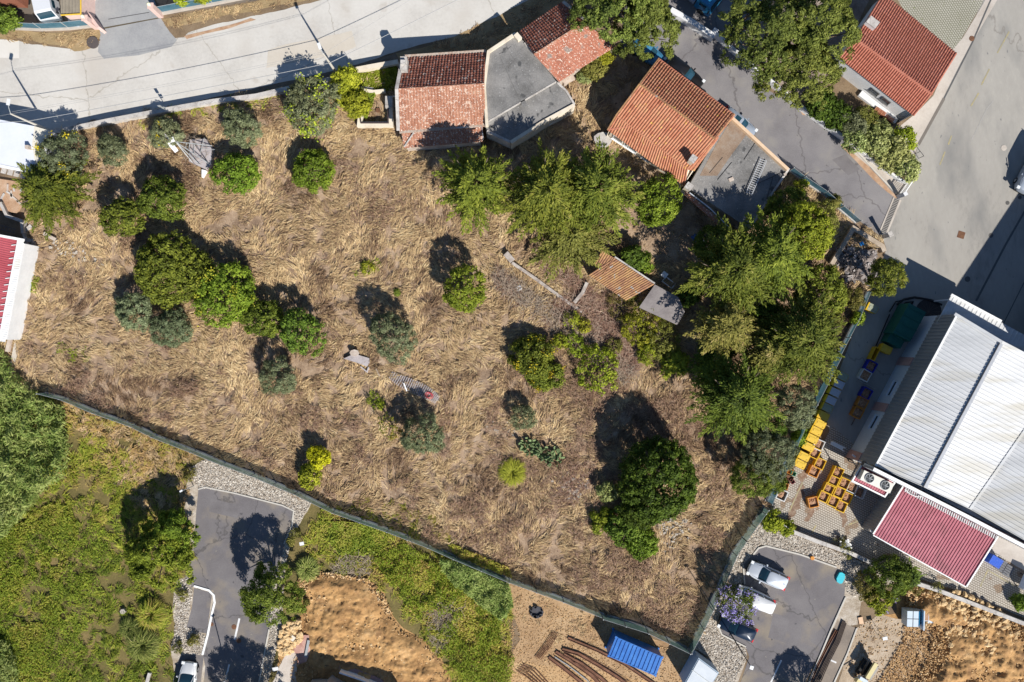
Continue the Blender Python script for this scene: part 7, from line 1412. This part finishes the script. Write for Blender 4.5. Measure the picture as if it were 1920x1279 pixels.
claybump('dug_earth', [(572,1082),(600,1074),(650,1076),(690,1087),(716,1113),(733,1150),(753,1180),(798,1200),(828,1240),(848,1290),(868,1390),(610,1390),(600,1270),(570,1240),(566,1200),(572,1165),(568,1120)], .75, g_clay, .13, 1.6)
claybump('dug_earth', [(1750,1110),(1925,1182),(2050,1230),(2050,1400),(1650,1400),(1700,1300),(1745,1250),(1770,1210),(1745,1180),(1700,1150),(1705,1110)], .95, g_clay, .14, 1.6, 4)
claybump('dug_earth', [(700,1002),(720,1000),(718,1004)], .1, g_clay)
stones([(1790,1105),(1870,1140),(1905,1190),(1850,1240),(1800,1225),(1760,1195),(1750,1150),(1760,1118)], 290, (.3,.95), 'field of ochre rubble stones on the orange earth at the lower right', RM, lambda x, y: .25 + .25 * random.random(), 'rubble_field')
stones([(1700,1105),(1760,1115),(1750,1160),(1700,1150)], 50, (.3,.8), 'ochre lumps on the clay above the blue-grey skip', RM, lambda x, y: .15, 'rubble_field')
stones([(1230,970),(1300,975),(1290,1010),(1240,1040),(1225,1010)], 110, (.2,.45), 'scatter of grey stones right of the lowest green bush', RG, lambda x, y: .12, 'stone_scatter')
stones([(1030,900),(1065,885),(1110,900),(1090,945),(1050,930)], 70, (.25,.6), 'stony rubble left of the biggest dark tree', RG + RM[:1], lambda x, y: .2, 'stone_scatter')
stones([(85,445),(140,450),(165,475),(200,500),(150,490),(100,470)], 60, (.2,.5), 'line of pale rubble at the left side of the dry field', RG, lambda x, y: .15, 'stone_scatter')
stones([(575,1090),(840,1250),(600,1250)], 70, (.2,.5), 'clods scattered over the orange dug earth', RM, lambda x, y: .3, 'clods')
stones([(870,770),(960,785),(975,830),(900,800)], 50, (.12,.3), 'small pale stones left of the smallest olive', RG, lambda x, y: .2, 'stone_scatter')
def gravelstuff(poly, n, size, mt, label, z=.03, cat='gravel'):
    X, Y = sample(poly, n); n = len(X); s_ = rng.uniform(*size, n); V, F, t = leaves(np.stack([X, Y, np.full(n, z) + rng.random(n)*.04], 1), np.tile([0,0,1.], (n,1)), s_, rng.random(n), None, .7, .45)
    npobj('gravel', V, F, t, mt, label=label, cat=cat, kind='stuff')
m_gr = mat('pale_gravel', [(.26,.2,.14),(.5,.44,.37),(.72,.68,.61)], 1, 8, bump=0, tint=True); m_clod = mat('clay_clod', [(.2,.1,.04),(.45,.27,.12),(.62,.42,.22)], 1, 8, bump=0, tint=True)
gravelstuff([(1422,965),(1500,1008),(1600,1047),(1680,1085),(1640,1105),(1600,1120),(1588,1110),(1575,1062),(1500,1036),(1436,1022),(1422,1022),(1408,1040),(1390,1060),(1390,1095),(1350,1130),(1340,1172),(1350,1192),(1398,1216),(1400,1235),(1370,1290),(1290,1290),(1330,1232),(1295,1212),(1315,1170),(1372,1034)], 14000, (.04,.13), m_gr, 'pale loose stone paving around the small car park')
gravelstuff([(352,880),(385,862),(480,892),(590,932),(575,960),(555,962),(530,945),(440,922),(372,915)], 6000, (.04,.13), m_gr, 'pale loose stone paving above the lower left parking')
gravelstuff([(553,962),(572,962),(548,1010),(535,1060),(528,1180),(500,1290),(486,1290),(508,1180),(514,1100),(542,1010)], 4500, (.04,.12), m_gr, 'pale stone strip right of the lower left road')
gravelstuff([(326,1090),(355,1085),(362,1110),(350,1175),(388,1195),(378,1228),(345,1228),(328,1220)], 2600, (.04,.12), m_gr, 'pale stone verge left of the lower left road')
gravelstuff([(572,1082),(650,1076),(716,1113),(753,1180),(828,1240),(868,1390),(540,1390),(545,1250),(566,1200)], 7000, (.03,.12), m_clod, 'crumbs of orange earth on the dug ground', .12, 'earth')
gravelstuff([(1700,1100),(1925,1180),(1925,1290),(1640,1290),(1690,1200)], 12000, (.04,.15), m_clod, 'crumbs of orange earth on the lower right ground', .16, 'earth')
gravelstuff([(960,1110),(1127,1160),(1290,1230),(1290,1290),(940,1290)], 4500, (.03,.09), m_clod, 'crumbs of brown earth around the rusty bars', .03, 'earth')
gravelstuff([(1300,370),(1330,480),(1260,520),(1180,430)], 2200, (.03,.1), m_gr, 'bright litter and crumbs on the bare soil yard', .06, 'litter')
# demolition brick slab by the stones
r = empty('brick_slab', P(560,1215,0), .6, 'tilted slab of crushed pinkish brick beside the ochre stone pile', 'brick slab')
mb = MB(); mb.prism(PL([(548,1232),(552,1210),(568,1192),(590,1208),(575,1235),(558,1246),(542,1242)], .35), 0); mb.obj('slab', mat('pink_brick', [(.3,.13,.1),(.46,.27,.22),(.58,.42,.36)], 1.2, 12, bump=.5), r)
mb = MB(); mb.beam(P(563,1238,.5), P(585,1216,.5), .25, .1); mb.obj('grey_profile', m_galv, r)
mb = MB(); mb.box(P(563,1196,.5), (.5,.45,.25), .3); mb.obj('pale_block', m_cream, r)
# ---------------------------------------------------------------- containers, bars, machines at the bottom
ct = empty('blue_container', P(1192,1215,0), 0, 'bright blue container with a ribbed roof below the dark fence', 'container'); hb = 2.4
A_, B_, C2, D2 = P(1155,1195,hb), P(1242,1233,hb), P(1229,1267,hb), P(1141,1230,hb)
m_blue = mat('blue_steel', [(.015,.10,.36),(.02,.14,.45),(.05,.2,.52)], .9, 4, rough=.4, bump=.05)
vs = []; mb = MB(); n = 14
ribroof(A_, B_, C2, D2, m_blue, ct, .42, .07, wr=.45); mb.prism([p - Vector((0,0,.1)) for p in (A_, B_, C2, D2)], .1); mb.obj('body', m_blue, ct)
mb = MB(); mb.ribbon([A_, B_, C2, D2, A_], .1, hb - .12, hb + .05); mb.obj('top_rail', m_blue, ct)
mb = MB()
for s_, (x, y) in enumerate(((1155,1195),(1242,1233),(1229,1267),(1141,1230))): p = P(x, y, hb); mb.box((p.x, p.y, hb - .02), (.2,.2,.2), -.42); mb.box((p.x, p.y, .1), (.2,.2,.2), -.42)
mb.obj('corner_casting', m_blue, ct)
wc = empty('white_cabin', P(1320,1270,0), 0, 'pale grey-blue site cabin at the bottom edge right of the blue container', 'cabin')
q = [P(1310,1234,2.4), P(1348,1262,2.4), P(1318,1310,2.4), P(1282,1284,2.4)]; mb = MB(); mb.prism(q, .1); mb.obj('body', mat('pale_blue_steel', [(.3,.38,.46),(.38,.46,.54)], .8, 5, bump=.05), wc)
mb = MB(); mb.prism([p.lerp(sum(q, Vector())/4, .08) + Vector((0,0,.06)) for p in q], 2.4); mb.obj('roof_panel', mat('cabin_roof', [(.5,.54,.58),(.6,.63,.66)], .8, 5, bump=.05, specks=[((.5,.15,.1),1.6,.74)]), wc)
mb = MB(); mb.beam(q[0].lerp(q[3], .45) + Vector((0,0,.09)), q[1].lerp(q[2], .45) + Vector((0,0,.09)), .05, .03); mb.obj('roof_seam', m_galv, wc)
m_beam = mat('rusted_steel', [(.07,.035,.022),(.16,.075,.045),(.26,.13,.08)], 1.5, 14, bump=.3)
def bars(pts_list, r_, label, name='steel_bar', m=m_beam, beam=False, cat='steel bar', z=.15):
    for pts, la in zip(pts_list, label):
        mb = MB(); pp = [P(x, y, z) for x, y in pts]
        if beam:
            for s_ in (-1, 0, 1):
                g = []
                for i, p in enumerate(pp):
                    d = (pp[min(i+1, len(pp)-1)] - pp[max(i-1, 0)]).normalized(); g.append(p + Vector((-d.y, d.x, 0)) * s_ * r_)
                mb.ribbon(g, r_*.35 if s_ else r_*1.5, z - .06 if s_ else z - .02, z + .09 if s_ else z + .0)
        else: mb.tube(pp, r_, 5)
        mb.obj(name, m, label=la, cat=cat)
bars([[(1065,1197),(1120,1220),(1170,1245),(1225,1282),(1260,1310)]], .13, ['longest single rusty beam curving past the blue container'], 'rusty_beam', beam=True, cat='steel beam')
bars([[(1054,1218),(1085,1227),(1120,1247),(1160,1272),(1200,1305)],[(1057,1228),(1090,1245),(1130,1275),(1165,1310)],[(1042,1223),(1070,1240),(1110,1268),(1140,1300)],[(1029,1233),(1055,1252),(1090,1280),(1120,1310)]], .15, ['upper rusty beam of the curved bundle','second rusty beam of the curved bundle','third rusty beam of the curved bundle','lowest rusty beam of the curved bundle'], 'rusty_beam', beam=True, cat='steel beam')
bars([[(1040,1232),(1065,1248),(1100,1275),(1130,1310)]], .06, ['silvery bar between the two lower rusty beams'], 'steel_bar', m_galv)
lb = lambda s_, n: [f'{w} {s_}' for w in ('leftmost','second','middle','fourth','rightmost')[:n]]
bars([[(1003 + i*2.6 + 0, 1234 + i*.9), (1020 + i*2.6, 1212 + i*.9), (1037 + i*2.6, 1185 + i*.9)] for i in range(5)], .035, lb('thin rusty bar of the short straight bundle', 5), 'rebar', cat='rebar')
bars([[(968 + i*3, 1258 - i*3),(985 + i*5, 1268 - i*3),(1025 + i*5, 1300)] for i in range(5)], .045, lb('thin rusty bar of the bundle at the bottom edge', 5), 'rebar', cat='rebar')
bars([[(1095,1228),(1140,1252),(1190,1285)],[(1100,1232),(1150,1262),(1180,1282)]], .025, ['upper thin wire beside the long beam','lower thin wire beside the long beam'], 'rebar', cat='rebar')
bars([[(1580 + i*1.7, 1164 + i*1.2),(1567 + i*1.9, 1200 + i),(1546 + i*2, 1240 + i),(1522 + i*2.6, 1290 + i)] for i in range(5)], .055, lb('dark rail of the bundle beside the dusty strip', 5), 'rail', cat='rail', m=mat('dark_rail', [(.04,.03,.03),(.12,.09,.07)], 1.5, 9))
bars([[(1568,1182),(1550,1214),(1532,1250),(1514,1290)]], .1, ['flat brown board along the parking kerb'], 'board', cat='board', beam=True, z=.08)
# pit retaining wall bottom
mb = MB(); mb.prism(PL([(636,1250),(668,1255),(705,1270),(740,1290),(735,1300),(634,1262)], .5), .02); mb.obj('pit_slab', mat('purple_slab', [(.25,.15,.14),(.36,.24,.22)], 1, 6, bump=.1), label='brownish concrete slab at the bottom edge of the dug earth', cat='slab')
mb = MB(); mb.ribbon(PL([(636,1262),(680,1277),(730,1300)], 1.4), .14, 0, 1.4); mb.obj('pit_wall', m_white, label='thin white-topped wall along the brownish slab', cat='wall')
mb = MB(); mb.ribbon(PL([(571,1302),(600,1300),(720,1330)], 3.2), .3, 0, 3.2); mb.obj('house_shell', m_oldwall, label='wall of a building just below the photo that shades the dug earth', cat='wall')
mb = MB(); mb.prism(PL([(570,1330),(610,1290),(650,1310),(760,1340),(700,1420),(560,1400)], 3.4), 0); mb.obj('site_building', m_oldwall, label='building just below the photo beside the orange dug earth', cat='building')
# blue-grey skip machine
sk_ = empty('waste_skip', P(1702,1152,0), -.03, 'small blue-grey machine with a sloped windscreen on the orange ground', 'machine')
m_bg = mat('bluegrey_paint', [(.42,.5,.58),(.55,.62,.68)], 1.5, 7, rough=.45, bump=.03)
mb = MB(); pr = [(-.8,.3),(.8,.3),(.8,.9),(.35,1.5),(-.8,1.5)]
vs = [(a, s_*.8, z) for s_ in (-1,1) for a, z in pr]; mb.add(vs, [[4,3,2,1,0],[5,6,7,8,9]] + [(i,(i+1)%5,(i+1)%5+5,i+5) for i in range(5)]); mb.obj('body', m_bg, sk_, local=True)
mb = MB(); mb.beam((.38,0,1.5), (.82,0,.95), 1.5, .04); mb.obj('windscreen', flat('blue_glass', (.02,.16,.32), .15), sk_, local=True); mb = MB(); mb.box((.95,-.15,.9), (.12,2.0,1.2)); mb.obj('tail_board', m_bg, sk_, local=True)
mb = MB(); mb.box((-.2,0,1.51), (.05,1.6,.03)); mb.box((-.2,0,1.512), (1.2,.04,.03)); mb.obj('seam', m_trim, sk_, local=True)
mb = MB(); mb.box((1.4,.1,.5), (.75,1.0,.7)); mb.obj('tray', m_bg, sk_, local=True); mb = MB(); mb.box((1.4,.1,.87), (.6,.85,.05)); mb.obj('tray_load', m_husk, sk_, local=True); mb = MB(); mb.box((2.15,-.25,.45), (.7,.95,.12)); mb.obj('ramp', m_bg, sk_, local=True)
mb = MB(); mb.box(P(1722,1137,.2), (.5,.35,.2), .6); mb.obj('white_block', m_white, label='small white block by the blue-grey machine', cat='block')
# small yellow machine
ym = empty('yellow_machine', P(1620,1250,0), 1.02, 'small pale yellow tracked machine with long shadows on the dusty ground', 'machine'); m_ym = mat('faded_yellow', [(.5,.42,.18),(.6,.52,.28)], 1.5, 7, rough=.5)
mb = MB(); mb.box((.2,.0,1.5), (1.8,.42,.25)); mb.obj('boom', m_ym, ym, local=True); mb = MB(); mb.box((.1,-.35,1.1), (1.5,.2,.9)); mb.obj('body', flat('machine_grey', (.3,.28,.25)), ym, local=True)
for s_ in (-1,1): mb = MB(); mb.box((-.1,s_*.42,.25), (1.7,.28,.5)); mb.obj('track', m_tyre, ym, local=True)
mb = MB(); mb.box((-1.1,-.05,.9), (.35,.9,.5)); mb.obj('engine', m_bg, ym, local=True); mb = MB(); mb.tube([(-.6,.2,1.2),(-1.5,.9,1.0)], .05, 6); mb.tube([(.6,-.3,1.2),(.9,-.7,1.0)], .03, 6); mb.obj('arm', m_trim, ym, local=True); mb = MB(); mb.box((-1.5,.1,.6), (.5,.5,.6)); mb.obj('bucket', m_ym, ym, local=True)
for x, y, w_, h_, la in ((1646,1187,.5,1.6,'small sign board on two legs on the dusty ground'),(525,1243,.6,1.6,'small sign board on two legs at the left of the dug earth'),(571,1015,.45,1.1,'tilted white sign by the stone strip of the lower left')):
    r = empty('sign_board', P(x, y, 0), .2, la, 'sign'); mb = MB(); mb.box((0,0,h_), (w_,.35,.06)); mb.obj('panel', m_wallwhite, r, local=True)
    for s_ in (-1,1): mb = MB(); mb.tube([(s_*w_*.35,0,0),(s_*w_*.35,0,h_)], .025, 5); mb.obj('leg', m_galv, r, local=True)
mb = MB(); mb.box(P(1614,1164,.1), (.45,.7,.1), .2); mb.obj('board', flat('peach_board', (.65,.42,.26)), label='peach-coloured board at the head of the dusty strip', cat='board')
mb = MB(); c = P(232,1146,.2); mb.prism([(c.x + .3*math.cos(k), c.y + .28*math.sin(k), .45) for k in np.linspace(0,5.2,6)], 0); mb.obj('boulder', m_rockg, label='single grey-white boulder left of the green tussocks', cat='boulder')
mb = MB(); mb.beam(P(274,1285,.5), P(281,1262,.5), .3, .25); mb.obj('kerb_block', m_stonecap, label='pale block at the bottom left by the white car', cat='block')
mb = MB(); mb.tube([P(1358,1262,.02), P(1372,1238,.02)], .03, 5); mb.obj('wire', m_twig, label='short wire on the pale stones', cat='wire')
mb = MB()
mb.prism([(P(1006,1148).x + .75*math.cos(k), P(1006,1148).y + .65*math.sin(k), .1) for k in np.linspace(0, 5.6, 9)], 0)
for i in range(16):
    a = rng.uniform(0, 6.28); mb.box(P(1006 + 11*math.cos(a), 1148 + 9*math.sin(a), .2), (random.uniform(.1,.35), random.uniform(.1,.25), .2), random.uniform(0,3))
mb.obj('burnt_heap', flat('soot', (.05,.05,.06), .8, var=.5), label='small dark burnt heap near the bend of the lower fence', cat='ash heap')

def rockstuff(poly, n, size, mt, label, z=.1, cat='clods', edge=None):
    """thousands of small clods as one mesh"""
    X, Y = sample(poly, n); n = len(X); base = np.array([v.co[:] for v in RM[0].vertices]); tri = np.array([list(p.vertices) for p in RM[0].polygons])
    s_ = rng.uniform(size[0], size[1], n) ** 1.0; a = rng.uniform(0, 6.28, n); ca, sa = np.cos(a), np.sin(a); B = base[None] * s_[:, None, None] * rng.uniform(.7, 1.3, (n, 1, 3))
    V = np.stack([B[..., 0] * ca[:, None] - B[..., 1] * sa[:, None] + X[:, None], B[..., 0] * sa[:, None] + B[..., 1] * ca[:, None] + Y[:, None], B[..., 2] + z * rng.uniform(.4, 1.5, n)[:, None]], 2).reshape(-1, 3)
    F = (tri[None] + (np.arange(n) * 12)[:, None, None]).reshape(-1, 3)
    npobj('clods', V, F, np.repeat(rng.random(n), len(tri)), mt, label=label, cat=cat, kind='stuff')
m_clod2 = mat('earth_clod', [(.16,.085,.04),(.36,.21,.09),(.55,.37,.18),(.68,.52,.33)], .7, 6, bump=.2, tint=True)
rockstuff([(572,1082),(600,1074),(650,1076),(690,1087),(716,1113),(733,1150),(753,1180),(798,1200),(828,1240),(848,1290),(690,1270),(600,1240),(572,1165)], 1500, (.06,.26), m_clod2, 'loose clods over the orange dug earth at the bottom', .28)
rockstuff([(560,1085),(590,1070),(600,1085),(575,1110),(565,1130),(555,1120)], 260, (.15,.5), m_clod2, 'dark rim of clods at the upper left of the orange dug earth', .15)
rockstuff([(600,1070),(690,1084),(722,1118),(735,1150),(722,1150),(705,1118),(680,1098),(600,1082)], 420, (.12,.42), m_clod2, 'dark rim of clods along the upper right of the orange dug earth', .15)
rockstuff([(1700,1100),(1760,1112),(1925,1182),(1925,1285),(1700,1285),(1740,1230),(1745,1180),(1700,1150)], 3400, (.07,.34), m_clod2, 'loose clods over the orange earth at the lower right', .4)
rockstuff([(1606,1176),(1650,1155),(1745,1180),(1760,1220),(1700,1275),(1640,1290),(1580,1260)], 900, (.05,.2), m_clod2, 'small stones on the dusty ground by the yellow machine', .04)
rockstuff([(960,1095),(1127,1160),(1285,1225),(1290,1290),(950,1290)], 900, (.05,.2), m_clod2, 'small stones on the brown ground by the rusty beams', .04)
